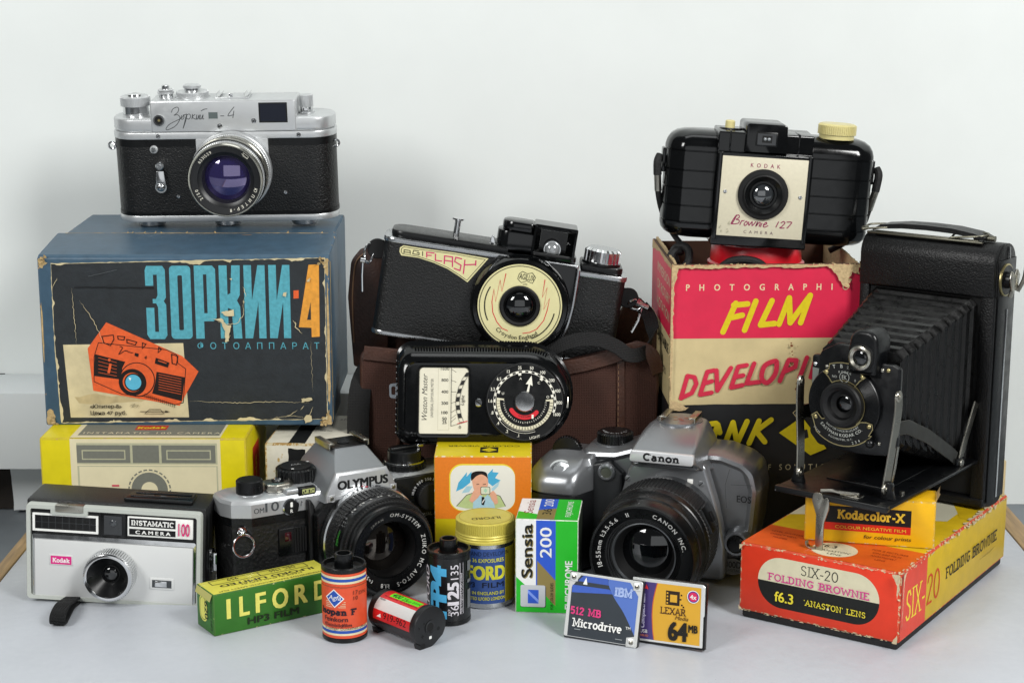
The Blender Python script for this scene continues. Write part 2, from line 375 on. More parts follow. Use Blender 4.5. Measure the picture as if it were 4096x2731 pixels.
class Print:
    """flat ink shapes laid on a face of a mesh: fn maps (u,v,height) to a point; each shape lies a hair above the one before"""
    def __init__(s, mb, fn, h=.05, slice_u=None, axis=0):
        s.mb = mb; s.fn = fn; s.h = h; s.sl = slice_u; s.axis = axis; s.t = None
    def at(s, x=0, y=0, ang=0, sc=1, sx=None, shear=0):
        s.t = (x, y, math.cos(R(ang)), math.sin(R(ang)), sc, sx or sc, shear); return s
    def off(s): s.t = None; return s
    def _t(s, p):
        if s.t is None: return p
        x, y, c, n, sc, sx, sh = s.t; u, v = p[0] * sx + sh * p[1] * sc, p[1] * sc
        return (x + u * c - v * n, y + u * n + v * c)
    def raw(s, vs, fs, m, same=False):
        if not same: s.h += .012
        vs = [s._t(p) for p in vs]
        if s.sl:
            b = bmesh.new(); V = [b.verts.new((p[0], p[1], 0)) for p in vs]
            for f in fs:
                try: b.faces.new([V[i] for i in f])
                except ValueError: pass
            lo, hi = min(p[0] for p in vs), max(p[0] for p in vs); k = math.floor(lo / s.sl) + 1
            while k * s.sl < hi and s.axis == 0:
                bmesh.ops.bisect_plane(b, geom=list(b.verts) + list(b.edges) + list(b.faces), plane_co=(k * s.sl, 0, 0), plane_no=(1, 0, 0), dist=1e-5); k += 1
            if s.axis:
                lo, hi = min(p[1] for p in vs), max(p[1] for p in vs); k = math.floor(lo / s.sl) + 1
                while k * s.sl < hi:
                    bmesh.ops.bisect_plane(b, geom=list(b.verts) + list(b.edges) + list(b.faces), plane_co=(0, k * s.sl, 0), plane_no=(0, 1, 0), dist=1e-5); k += 1
            b.verts.index_update(); vs = [tuple(v.co[:2]) for v in b.verts]; fs = [[v.index for v in f.verts] for f in b.faces]; b.free()
        s.mb.add([s.fn(p[0], p[1], s.h) for p in vs], fs, m); return s
    def poly(s, pts, m): return s.raw(pts, [list(range(len(pts)))], m)
    def rect(s, u0, v0, u1, v1, m, r=0): return s.poly(rpoly(rect(u0, v0, u1, v1), r) if r else rect(u0, v0, u1, v1), m)
    def circ(s, x, y, r, m, n=32, ry=None): return s.poly(circ(x, y, r, n, ry), m)
    def ring(s, x, y, r0, r1, m, n=40, a0=0, a1=360):
        A, B = arc(x, y, r0, a0, a1, n), arc(x, y, r1, a0, a1, n); k = n + 1
        return s.raw(A + B, [(i, i + 1, k + i + 1, k + i) for i in range(n)], m)
    def frame(s, outer, inner, m):
        n = len(outer); return s.raw(outer + inner, [(i, (i + 1) % n, n + (i + 1) % n, n + i) for i in range(n)], m)
    def line(s, pts, w, m, closed=False, taper=False, cap=False):
        P = [Vector(p[:2]) for p in pts]; n = len(P); L = []; Rr = []
        for i in range(n):
            a = P[i - 1] if (closed or i) else None; b = P[(i + 1) % n] if (closed or i < n - 1) else None
            d1 = (P[i] - a).normalized() if a is not None else None; d2 = (b - P[i]).normalized() if b is not None else None
            d = ((d1 or d2) + (d2 or d1)); d = d.normalized() if d.length > 1e-6 else (d1 or d2)
            nn = Vector((-d.y, d.x)); k = 1.
            if d1 is not None and d2 is not None: k = min(1.8, 1 / max(.3, nn.dot(Vector((-d1.y, d1.x)))))
            ww = w / 2 * k * (1 if not taper else max(.12, math.sin(math.pi * (i + .3) / (n - .4))))
            e = Vector((0, 0))
            if cap and not closed: e = -d * w / 2 if i == 0 else (d * w / 2 if i == n - 1 else e)
            L.append(tuple(P[i] + e + nn * ww)); Rr.append(tuple(P[i] + e - nn * ww))
        fs = [(i, (i + 1) % n, n + (i + 1) % n, n + i) for i in range(n if closed else n - 1)]
        return s.raw(L + Rr, fs, m)
    def text(s, t, x, y, h, m, w=None, bold=.0, al='c', ang=0, shear=0, wx=1., sp=1.):
        """cap height h; x,y = baseline anchor; w = fit to this width; bold = extra stroke, drawn as shifted copies"""
        vs, fs = tmesh(t, 0., sp)
        if not vs: return s
        k = h / CAP; x0 = min(v[0] for v in vs); x1 = max(v[0] for v in vs)
        kx = k * wx if w is None else w / (x1 - x0 + 2 * max(0, bold))
        ox = {'c': (x0 + x1) / 2, 'l': x0 - max(0, bold), 'r': x1 + max(0, bold)}[al]; c, n = math.cos(R(ang)), math.sin(R(ang))
        kk = int(math.ceil(2 * bold / .05)) if bold > 0 else 0
        for d in [(bold * (2 * i / kk - 1), bold * .5 * (2 * j - 1)) for i in range(kk + 1) for j in (0, 1)] if kk else [(0, 0)]:
            out = []
            for v in vs:
                q = (v[1] + d[1]) * k; p = (v[0] + d[0] - ox) * kx + shear * q; out.append((x + p * c - q * n, y + p * n + q * c))
            s.raw(out, fs, m)
        return s
    def slab(s, t, x, y, h, m, th=.16, w=None, al='c', ang=0, shear=0, gap=.0, sw=.34, thin=None):
        ws = [SL.get(c, SL['O'])[0] + gap for c in t]; tot = sum(ws); kx = h if w is None else w / tot
        X = {'c': -tot / 2, 'l': 0, 'r': -tot}[al]; c, n = math.cos(R(ang)), math.sin(R(ang)); old = s.t
        def P(p):
            b = p[1] * h; a = p[0] * kx + shear * b; return (x + a * c - b * n, y + a * n + b * c)
        for ch, wd in zip(t, ws):
            g = SL.get(ch, SL['O'])
            for st in g[1]:
                q = [P((X + a, th * .5 + b * (1 - th))) for a, b in st]; cl = len(q) > 10 and (Vector(q[0]) - Vector(q[-1])).length < .02 * h
                s.line(q[:-1] if cl else q, th * h, m, closed=cl)
            for (a, b) in g[2]:
                b = th * .5 + b * (1 - th); t2 = (thin / h if thin else th * .7) / 2
                s.raw([P((X + a - sw / 2, b - t2)), P((X + a + sw / 2, b - t2)), P((X + a + sw / 2, b + t2)), P((X + a - sw / 2, b + t2))], [(0, 1, 2, 3)], m)
            X += wd
        return s
    def arct(s, t, cx, cy, r, a_mid, h, m, bold=0., inward=False, sp=1.15, wx=1., al='c'):
        """letters along a circle; a_mid = angle (deg) of the middle; inward = tops towards the centre"""
        adv = []
        for ch in t:
            vs = tmesh(ch, bold)[0]
            adv.append(.32 if not vs else (max(v[0] for v in vs) - min(v[0] for v in vs)) + .13)
        k = h / (CAP + 2 * bold); tot = sum(adv) * k * wx * sp; sg = 1 if inward else -1
        a = a_mid - sg * math.degrees(tot / r) / (2 if al == 'c' else 1e9)
        for ch, ad in zip(t, adv):
            d = math.degrees(ad * k * wx * sp / r); am = a + sg * d / 2; a += sg * d
            if ch == ' ': continue
            rr = r if not inward else r
            s.text(ch, cx + rr * math.cos(R(am)), cy + rr * math.sin(R(am)), h, m, bold=bold, ang=(am + 90) if inward else (am - 90), wx=wx)
        return s
def FRONT(mb, y, **k): return Print(mb, lambda u, v, h: (u, y - h, v), **k)
def TOP(mb, z, **k): return Print(mb, lambda u, v, h: (u, v, z + h), **k)
def RIGHT(mb, x, **k): return Print(mb, lambda u, v, h: (x + h, u, v), **k)
def LEFT(mb, x, **k): return Print(mb, lambda u, v, h: (x - h, -u, v), **k)
def CYL(mb, cx, cy, r, **k): return Print(mb, lambda u, v, h: (cx + (r + h) * math.sin(u / r), cy - (r + h) * math.cos(u / r), v), slice_u=1.6, **k)
def PLANE(mb, M, **k): return Print(mb, lambda u, v, h: M @ Vector((u, v, h)), **k)
def screw(mb, x, y, z, r, m=None, ang=30, h=.8, M=None):
    A = (M or TR()) @ AX('y', (x, y, z))
    mb.lathe([(r, 0), (r, h * .5), (r * .8, h), (0, h * 1.1)], m or CHROME, A, 16)
    c = A @ TR(rz=ang); mb.add([c @ Vector(q) for q in ((-r * .9, -r * .14, h * 1.14), (r * .9, -r * .14, h * 1.14), (r * .9, r * .14, h * 1.14), (-r * .9, r * .14, h * 1.14))], [(0, 1, 2, 3)], DARK)
def dome(mb, r, h, m, M, n=28, k=6):
    mb.lathe([(r * math.sin(R(90 * (1 - i / k))), h * math.sin(R(90 * i / k)) if i < k else h) for i in range(k)] + [(0, h)], m, M, n)
def lensglass(mb, r, sag, M, m, h0=0):
    """shallow convex front element"""
    Rr = (r * r + sag * sag) / (2 * sag); pr = []
    for i in range(8):
        q = r * (1 - i / 8); pr.append((q, h0 + sag - (Rr - math.sqrt(max(0, Rr * Rr - q * q)))))
    pr.append((0, h0 + sag)); mb.lathe(pr, m, M, 36)
# ================================================================== setting
b = MB(); b.box(-308, 324, 480, 1196, -12, 0, mat('white_board', 'bdc1c8', .45, var=(60, .05), bump=(1.2, .04), worn=('83878c', 1.6, .70), rvar=.1), .6)
struct(b.build('table_surface'), 'pale grey board the whole display stands on')
b = MB(); b.add([(-2500, 300, -40), (2500, 300, -40), (2500, 3000, -40), (-2500, 3000, -40)], [(0, 1, 2, 3)], mat('grey_desk', '7d8388', .6, var=(40, .08)))
struct(b.build('floor'), 'darker grey desk below the board')
WALLM = mat('white_wall', 'e3e7e5', .75, var=(70, .025), bump=(1.2, .03))
b = MB(); b.prism([(-379, -39.9), (2400, -39.9), (2400, 1400), (-2400, 1400), (-2400, 62), (-379, 62)], 'y', 1310, 1325, WALLM)
struct(b.build('wall'), 'white backdrop panel behind everything')
b = MB(); b.box(-2400, 2400, 1420, 1440, -40, 1400, mat('gap_backing_shade', '4a4038', .8, var=(30, .2)))  # dark sheet; its colour stands for the shade behind the backdrop
struct(b.build('gap_backing'), 'dark sheet for the shaded gap behind the backdrop panel')
b = MB(); b.box(-900, -88, 1250, 1309.5, 5, 61.6, mat('shelf_white', 'dfe3e4', .55, var=(120, .03)), .8)
o = b.build('shelf_ledge'); o['label'] = 'white shelf ledge at the back left under the blue box'; o['category'] = 'shelf'
b = MB(); b.prism(jag([(-371, -37), (-90, -37), (-90, 5), (-373, 5)], .5, 5), 'y', 1286, 1300, mat('panel_white', 'd6dadb', .6, worn=('a08a5c', 22, .68)))
o = b.build('white_panel'); o['label'] = 'small white panel with chipped corner below the shelf ledge'; o['category'] = 'panel'
b = MB(); b.box(-900, -374, 1296, 1302, -39, 4.5, mat('gap_shade', '241d18', .8, bump=(3, .3)))  # dark sheet put in for the shade of the open gap
o = b.build('gap_shade_panel'); o['label'] = 'dark sheet standing for shade in the gap left of the white panel'; o['category'] = 'dark sheet'
WOOD = mat('pale_wood', 'a98a5f', .55, bump=(2.2, .1, 'grain'))
for x0, x1, side in ((-317, -308.2, 'left'), (324.2, 338, 'right')):
    b = MB(); b.box(x0, x1, 478, 1198, -40, .8, WOOD, .8)
    o = b.build('wood_strip'); o['label'] = 'narrow wooden edging strip along the board, beside the ' + ('orange box' if side == 'right' else 'cartridge camera'); o['category'] = 'wood strip'; o['group'] = 'wooden edging strips of the board'
b = MB(); b.box(286, 342.5, 1200, 1229, -40, 25.8, mat('birch_block', 'cbb68a', .6, var=(5, .06), bump=(2.5, .12)), 1)
o = b.build('wood_block'); o['label'] = 'pale wooden block standing behind the folding camera'; o['category'] = 'wood block'

# ================================================================== worn blue camera box
def blue_box():
    t = thing('camera_box', 'large worn blue box with dark label and big turquoise Cyrillic lettering', 'box', (-206, 1113, 75))
    BLUE = paper('blue_card', '3d5669', .42, .16, (4, .12)); BE = edge('blue_worn_edge', '405a6e', 'a98a5c', .6, 5); TORN = mat('torn_card', 'b39a6c', .85, var=(3, .25), bump=(1.2, .3))
    w = 91.5
    mb = MB()
    mb.prism(rpoly([(0, 1), (0, 108), (56, 113.4), (142, 115), (142, 0), (2, 0)], [1, 2.5, 3, 4, 3, 1], 3), 'x', -w + 3, w - 3, BLUE, 1.2, 2, bm_mat=BE)
    mb.build('box_body', t)
    lid = MB()                              # the front lid frame, a little proud of the body
    lid.prism(rpoly([(-1.2, -.5), (-1.2, 108), (2, 109.6), (52, 115.4), (54, 113.4), (54, -.5)], [1.5, 2.2, 1, 1.2, 1, 1], 3), 'x', -w, w, BLUE, 1.3, 2, bm_mat=BE)
    pr = FRONT(lid, -1.2)
    # worn corners and edges
    rn = random.Random(3)
    for (x, z, sx, sz) in ((-88.6, 105.5, 2.6, 4), (89, 104, 3.2, 8), (-88, 4, 3.4, 7), (88.6, 3, 3.6, 5), (90, 60, 1.0, 30), (89.8, 30, 1.2, 18), (-90.3, 60, .7, 20)):
        pts = [(x + sx * math.cos(2 * math.pi * i / 22) * rn.uniform(.6, 1.1), z + sz * math.sin(2 * math.pi * i / 22) * rn.uniform(.7, 1.1)) for i in range(22)]
        pr.poly([(max(-90.9, min(90.9, a)), max(.2, min(107.5, c))) for a, c in pts], TORN)
    rg = RIGHT(lid, w + .0)
    rg.poly(jag([(1, 2), (4.5, 2), (5.5, 30), (4, 60), (6.5, 104), (1.5, 106)], .7, 3, rn), TORN)
    tp = Print(lid, lambda u, v, h: (u, 52 - v * .994, 115.4 - v * .116 + h))
    tp.poly(jag([(-86, .3), (86, .3), (86, 1.4), (40, .9), (-20, 1.6), (-60, .8), (-86, 1.3)], .4, 3, rn), TORN)
    tp.poly(jag([(30, 5), (36, 4.4), (37, 5.6), (31, 6.2)], .3, 1.5, rn), mat('rust_stain', '8a6a48', .7))
    lid.build('box_lid', t)
    lb = MB(); pr = FRONT(lb, -1.25)
    C = mat('label_cream', 'cbbd95', .6, var=(14, .18), bump=(2.5, .12)); K = mat('label_black', '1f2428', .5, var=(7, .25), bump=(2.2, .16), worn=('8f8a78', 5, .735))
    TQ = mat('label_turquoise', '4f9fae', .55, var=(2.2, .18), bump=(2.2, .12), worn=('c9bf9f', 3.4, .72)); OR = mat('label_orange', 'dc5a24', .55, var=(3, .15), bump=(2, .1)); YO = mat('label_amber', 'dc9632', .55, var=(3, .18), bump=(2, .1)); BK = ink('1b1210')
    U = lambda x, y: ((x - 1085 - .05 * (y - 900)) / 11.1, (1490 - y) / 10.9)
    P = lambda l: [U(*q) for q in l]
    pr.poly(jag(P([(135, 352), (2042, 312), (2094, 1450), (205, 1478), (160, 900)]), .25, 2.5, rn), C)
    pr.poly(ragged(P([(139, 356), (2039, 315), (2091, 1447), (212, 1474), (163, 900)]), 2.0, 11, 3.3, bias=-.12), K)
    pr.poly(P([(222, 920), (1065, 908), (1112, 1435), (275, 1437)]), C)
    for q in ([(300, 1290), (420, 1270), (600, 1285), (760, 1270), (900, 1300), (700, 1330), (420, 1345), (330, 1330)],):
        pr.poly(jag(P(q), .8, 3, rn), mat('water_stain', 'b7a57a', .6, var=(6, .2)))
    # turquoise letters, each on a 12.4 x 44.5 grid
    def ltr(ch, u, v, w=13.3, h=46.8):
        q = lambda l: [(u + a * w, v + c * h) for a, c in l]
        if ch == 'З':
            pr.poly(q([(.02, .94), (.1, 1), (.85, 1), (.97, .95), (.97, .57), (.86, .52), (.97, .47), (.97, .05), (.85, 0), (.15, 0), (.02, .06), (.02, .43), (.4, .43), (.4, .1), (.58, .1), (.58, .44), (.5, .49), (.34, .49), (.34, .55), (.5, .55), (.58, .6), (.58, .88), (.4, .88), (.4, .73), (.02, .73)]), TQ)
        elif ch == 'О':
            A = rpoly(rect(u, v, u + w, v + h), 2.4, 4); B = rpoly(rect(u + w * .38, v + h * .12, u + w * .6, v + h * .87), .8, 4); pr.frame(A, B, TQ)
        elif ch == 'Р':
            pr.poly(q([(0, 0), (0, 1), (.86, 1), (1, .95), (1, .29), (.86, .24), (.4, .24), (.4, 0)]), TQ); pr.poly(q([(.42, .88), (.58, .88), (.58, .35), (.42, .35)]), K)
        elif ch == 'К':
            pr.poly(q([(0, 0), (0, 1), (.38, 1), (.38, .6), (.52, .62), (.6, 1), (1, 1), (.96, .6), (.82, .52), (.96, .44), (1.02, 0), (.62, 0), (.56, .4), (.38, .42), (.38, 0)]), TQ)
        else:
            pr.poly(q([(0, 0), (0, 1), (.36, 1), (.36, .52), (.66, 1), (1, 1), (1, 0), (.66, 0), (.66, .5), (.36, 0)]), TQ)
            if ch == 'Й': pr.poly(q([(.4, 1.0), (.6, 1.0), (.55, .9), (.45, .9)]), K)
    for i, ch in enumerate('ЗОРКИЙ'): ltr(ch, -24.5 + 15.55 * i, 56 + i * .12)
    pr.poly(P([(1830, 540), (1866, 538), (1868, 594), (1832, 596)]), OR)
    pr.poly(P([(1930, 362), (2002, 358), (2022, 862), (1966, 866), (1962, 800), (1874, 796)]), YO); pr.poly(P([(1952, 620), (1958, 745), (1930, 745)]), K)
    pr.text('ФОТОАППАРАТ', 45.7, 49.6, 4, TQ, w=77, sp=2.1)
    # orange panel with a line drawing of the camera
    pr.poly(P([(525, 762), (1060, 1000), (1175, 1108), (1045, 1352), (435, 1245), (395, 945)]), OR)
    pr.line(P([(440, 1005), (470, 905), (950, 955), (1020, 990), (1030, 1050), (1085, 1090), (1070, 1330), (1010, 1345), (830, 1290), (640, 1270), (440, 1180)]), .5, BK, closed=True)
    pr.poly(P([(445, 985), (660, 1040), (640, 1080), (625, 1165), (440, 1140)]), BK); pr.poly(P([(880, 1110), (1080, 1150), (1060, 1320), (850, 1265), (870, 1190)]), BK)
    for i in range(7): pr.line(P([(895, 1128 + i * 18), (1055, 1162 + i * 18)]), .3, OR)
    for i in range(5): pr.line(P([(470, 1010 + i * 26), (600, 1045 + i * 24)]), .25, OR)
    cx, cy = U(745, 1165)
    pr.circ(cx, cy, 11.2, BK); pr.circ(cx, cy, 10.6, OR); c2 = U(712, 1185); pr.circ(c2[0], c2[1], 8.8, BK); pr.circ(c2[0], c2[1], 6.3, OR); pr.circ(c2[0] + .6, c2[1], 5.9, BK); pr.circ(c2[0] + .5, c2[1], 5, ink('58aecb')); pr.poly([(c2[0] - 1.5, c2[1] + 1), (c2[0] - 2.5, c2[1] + 3.2), (c2[0] - .7, c2[1] + 2.8)], WHITE)
    for q in ([(495, 860), (575, 850), (580, 880), (555, 925), (510, 905)], [(605, 858), (655, 862), (650, 885), (610, 880)], [(670, 880), (740, 900), (730, 920), (672, 905)], [(780, 905), (805, 915), (780, 945)], [(895, 935), (915, 950), (890, 975)], [(985, 985), (1030, 1000), (1020, 1060), (990, 1050)]):
        pr.line(P(q), .55, BK, closed=True)
    pr.poly(P([(875, 1010), (970, 1045), (960, 1080), (868, 1050)]), BK); pr.line(P([(890, 1030), (950, 1050)]), .5, OR); pr.poly(P([(728, 975), (755, 982), (750, 1005), (725, 995)]), BK)
    pr.line(spline([(*U(620, 930),), (*U(640, 940),), (*U(615, 985),), (*U(660, 960),), (*U(690, 972),), (*U(715, 975),)]), .45, BK); pr.text('4', *U(800, 1020), 2.4, BK, ang=-14)
    pr.circ(*U(548, 1026), .9, OR); pr.line(P([(555, 1060), (545, 1110)]), 1.6, OR, cap=True)
    for i in range(16): pr.line(P([(800 + i * 14, 1262 + i * 5), (800 + i * 14, 1290 + i * 5)]), .3, BK)
    pr.text('«Юпитер-8»', *U(525, 1368), 2.4, BK, w=20, bold=.012); pr.text('Цена 47 руб.', *U(545, 1415), 2.4, BK, w=23, bold=.012)
    a = U(900, 1392)
    pr.line([(a[0] - 12, a[1]), (a[0] + 6, a[1])], .35, BK); pr.line([(a[0] - 9, a[1] - 1.4), (a[0] - 6, a[1] + 1.4), (a[0] + 1, a[1] + 1.4), (a[0] + 3, a[1] - 1.4)], .35, BK, closed=True); pr.poly([(a[0] + 4, a[1] + .7), (a[0] + 7, a[1]), (a[0] + 4, a[1] - .7)], BK)
    pr.line(spline([(a[0] - 18, a[1] + 4), (a[0] - 15, a[1] + 5), (a[0] - 17, a[1] + 3), (a[0] - 13, a[1] + 4.4), (a[0] - 14, a[1] + 2.6)]), .3, ink('8d8468'))
    # scratches, cracks and paper tears
    for q, w_ in (([(285, 520), (295, 640), (305, 760), (320, 910)], .5), ([(340, 605), (400, 690), (440, 760), (480, 840), (510, 915)], .5), ([(1115, 1315), (1300, 1325), (1500, 1330), (1700, 1320), (1960, 1330)], .5), ([(1690, 1440), (1820, 1420), (1960, 1440)], .35), ([(1960, 880), (1975, 1100), (1985, 1250)], .22), ([(1240, 735), (1300, 745), (1350, 775), (1440, 770), (1490, 700), (1480, 640), (1500, 560)], .5), ([(1480, 510), (1500, 580)], .7), ([(1830, 740), (1855, 770), (1850, 790), (1900, 840)], .9), ([(1800, 1430), (1850, 1400), (1880, 1380)], .6), ([(1900, 1380), (1925, 1350)], .6), ([(1990, 1360), (1960, 1430)], .5), ([(150, 520), (185, 450)], .5)):
        pr.line(jag(P(q), .4, 1.3, rn, False), w_ * .62, C, taper=True)
    pr.line(jag(P([(300, 515), (860, 520)]), .2, 2, rn, False), .5, ink('0c0d0f')); pr.line(jag(P([(400, 440), (600, 395)]), .2, 2, rn, False), .25, ink('555a5c'))
    for q in ([(1330, 690), (1415, 670), (1420, 715), (1360, 715)], [(1280, 735), (1335, 730), (1370, 780), (1400, 780), (1385, 890), (1365, 900), (1355, 810), (1330, 760)], [(1765, 555), (1785, 550), (1780, 580), (1760, 575)], [(1905, 1300), (1975, 1292), (1985, 1310), (1910, 1325)], [(1925, 1440), (1945, 1415), (1980, 1420), (1985, 1455), (1940, 1475)], [(1340, 330), (1400, 325), (1385, 342)], [(570, 1470), (580, 1448), (595, 1470)], [(2055, 1445), (2090, 1420), (2092, 1448)], [(1925, 460), (1945, 455), (1940, 475), (1920, 478)], [(1385, 455), (1400, 452), (1398, 466)]):
        pr.poly(jag(P(q), .35, 1.1, rn), C)
    sh = lb
    for (x, z) in ((-88, 107), (-87, 106), (87, 106), (88, 103), (-87, 4), (-86, 2), (87, 3), (88, 5), (85, 1.5)):
        for _ in range(3): curl(sh, (x + rn.uniform(-1.5, 1.5), -1.6, z + rn.uniform(-2, 2)), (rn.uniform(-1, 1), 0, rn.uniform(-1, 1)), (rn.uniform(-.3, .3), -1, rn.uniform(-.2, .4)), rn.uniform(2, 4.5), rn.uniform(1.2, 2.6), TORN, rn)
    for _ in range(16): curl(sh, (88.8, rn.uniform(1, 5), rn.uniform(4, 105)), (rn.uniform(.2, .8), .3, rn.uniform(-1, 1)), (1, -.4, 0), rn.uniform(1.5, 3.5), rn.uniform(1, 2.2), TORN, rn)
    for _ in range(10): curl(sh, (rn.uniform(-80, 84), rn.choice((-1.2, 52)), 0) if False else (rn.uniform(-80, 84), 51, 115.5), (rn.uniform(-1, 1), .8, 0), (0, -.2, 1), rn.uniform(1.2, 2.6), rn.uniform(.8, 1.8), TORN, rn)
    for (x, y) in ((1385, 860), (1345, 770), (1400, 690), (1480, 620), (1850, 770), (1940, 460), (1950, 1310), (1950, 1440)):
        u, v = U(x, y); curl(sh, (u, -1.5, v), (rn.uniform(-1, 1), 0, rn.uniform(-1, 1)), (0, -1, 0), rn.uniform(1.2, 2.4), rn.uniform(1, 2), C, rn)
    lb.build('box_label', t)
blue_box()

# ================================================================== yellow and cream camera carton
def carton():
    t = thing('camera_carton', 'yellow and cream carton with a grey printed camera, standing under the blue box', 'box', (-229.6, 1080, 0), (-.5, 0, 0))
    Y = paper('carton_yellow', 'd4c410', .38, .08, (5, .05)); CR = mat('carton_cream', 'dcd2ae', .45, var=(12, .06)); YE = edge('carton_edge', 'c4b11c', 'b99a55', .58)
    G1 = ink('a3a388'); G2 = ink('73746a'); G3 = ink('b4b294')
    mb = MB(); mb.box(-64.5, 64.5, 0, 84, 0, 75, Y, 1.4, 2, bm_mat=YE)
    f = FRONT(mb, 0, h=.03)
    x = lambda q: (q - 865) / 11.1                                     # crop columns to mm
    z = lambda q: 75 - (q - 180) / 10.9
    f.rect(x(360), 0.5, x(1400), 74.4, CR); f.rect(x(405), z(365), x(1378), z(215), G3); f.rect(x(405), 1, x(1378), z(375), G3); f.rect(x(418), 1, x(1368), z(382), CR)
    for a, c in ((405, 775), (792, 975), (992, 1365)): f.rect(x(a), z(355), x(c), z(230), G2)
    for a, c in ((440, 742), (1026, 1334)): f.frame(rect(x(a), z(332), x(c), z(264)), rect(x(a + 8), z(325), x(c - 8), z(272)), G3)
    f.ring(x(900), z(545), 12.5, 13.4, G2, 60); f.circ(x(900), z(545), 11.4, G2); f.circ(x(900), z(545), 5.2, CR)
    for i in range(24): f.ring(x(900), z(545), 12.3, 13.6, CR, 1, i * 15, i * 15 + 5)
    f.rect(x(640), z(520), x(690), z(508), ink('c4475a'))
    tp = TOP(mb, 75, h=.03); tp.rect(x(360), .4, x(1400), 83, CR); tp.rect(x(400), 6, x(1385), 83, G2)
    tp.text('INSTAMATIC 100 CAMERA', x(905), 10, 3.6, CR, w=86, wx=1, sp=1.3); tp.rect(-9, 19, 11, 30, ink('b02a22')); tp.slab('Kodak', 1, 21.5, 5, ink('d8c02a'), .2)
    r = RIGHT(mb, 64.5, h=.03); r.rect(24, 8, 50, 62, ink('c03a22')); r.slab('Kodak', 38, 45, 5, ink('e0c828'), .2, ang=90)
    mb.build('carton_body', t)
carton()
def small_carton():
    t = thing('lens_carton', 'small stained white carton with a black stripe, behind the silver reflex camera', 'box', (-126.5, 1088, 0), (-4, 0, 0))
    Wt = mat('dirty_white_card', 'cdc8b8', .6, var=(10, .14), worn=('a98b50', 14, .63), bump=(3, .08)); E = edge('dirty_edge', 'c2b696', '9c7a40', .5, 4)
    mb = MB(); mb.box(-29, 29, 0, 72, 0, 69, Wt, 1.5, 2, bm_mat=E)
    f = FRONT(mb, 0); tp = TOP(mb, 69); rn = random.Random(9)
    f.poly(jag([(-14, 1), (-3, 1), (-3, 65), (-14, 66)], .4, 2, rn), INKBLK); tp.poly(jag([(-14, 1.4), (-3.4, 1.4), (-3.4, 71), (-14, 71)], .15, 3, rn), INKBLK)
    tp.text('FITS', 22, 17, 3, INKBLK, ang=180); tp.text('m/m', 5, 33, 3, INKBLK, ang=180, shear=.2); tp.text('FRONT', 16, 62, 3, INKBLK, ang=180)
    f.text('FOR 50mm', 14, 50, 2.4, ink('55503f')); tp.poly(jag([(20, 40), (28, 38), (28.5, 71), (18, 71), (16, 55)], 1, 3, rn), mat('tea_stain', 'a5884e', .7, var=(5, .2)))
    mb.build('carton_body', t)
small_carton()

# ================================================================== green film box
def green_box():
    t = thing('film_box', 'long green and yellow roll film box lying in front', 'film box', (-164.6, 938.5, 0), (33.2, 0, 0))
    G = paper('film_green', '2f6a1e', .42, .08, (4, .04)); YL = paper('film_yellow', 'cdc64a', .45, .07, (4, .04)); E = edge('green_edge', '3c6a25', 'c9c488', .6, 3)
    mb = MB(); mb.box(0, 74, 0, 23, 0, 24.2, G, .7, 2, bm_mat=E, t=YL)
    f = FRONT(mb, 0); Yk = ink('e0dc6c'); DG = ink('16260f')
    for i, ch in enumerate('ILFORD'): f.text(ch, 9 + [0, 9.5, 19.5, 31.5, 44.5, 57][i], 9, 11, Yk, bold=.035, w=[2.5, 6.2, 6.4, 10, 8.2, 8.6][i])
    f.text('HP3 FILM', 36, 3.2, 3.8, DG, w=32, bold=.03)
    tp = TOP(mb, 24.2); tp.text('ILFORD LIMITED', 38, 12.5, 3.4, ink('38361c'), w=58, ang=180, bold=.03); tp.frame(rect(6, 14.5, 66, 21), rect(6.5, 15, 65.5, 20.5), ink('38361c')); tp.line([(36, 14.5), (36, 21)], .5, ink('38361c'))
    tp.text('DEC 1965', 51, 20, 3.2, ink('4a4720'), ang=180, w=16); tp.text('959', 20, 20, 3.2, ink('4a4720'), ang=180)
    tp.text('MADE IN ENGLAND BY', 39, 8.2, 1.7, ink('38361c'), w=38, ang=180); tp.text('HYPERSENSITIVE PANCHROMATIC SAFETY FILM', 38, 3.6, 1.7, ink('38361c'), w=66, ang=180)
    l = LEFT(mb, 0); l.poly(rpoly(rect(-19, 5, -9, 20), 4.5, 6), Yk); l.poly(rpoly(rect(-18.2, 5.8, -9.8, 19.2), 4, 6), ink('2a5a1c')); l.poly(rpoly(rect(-17.8, 6.2, -10.2, 18.8), 3.8, 6), Yk); l.text('620', -12, 12.5, 4.6, DG, w=10.5, ang=-90, bold=.02)
    l.text('ILFORD HP3', -4.5, 12, 2.2, DG, w=19, ang=-90)
    mb.build('carton_body', t); 
    fl = MB(); fl.add([(-.2, 21.5, 24), (-.2, 1, 24), (-1.6, 1.4, 20), (-1.6, 21, 20.5)], [(0, 1, 2, 3)], mat('flap_edge', 'b9b46a', .6)); fl.build('end_flap', t)
green_box()

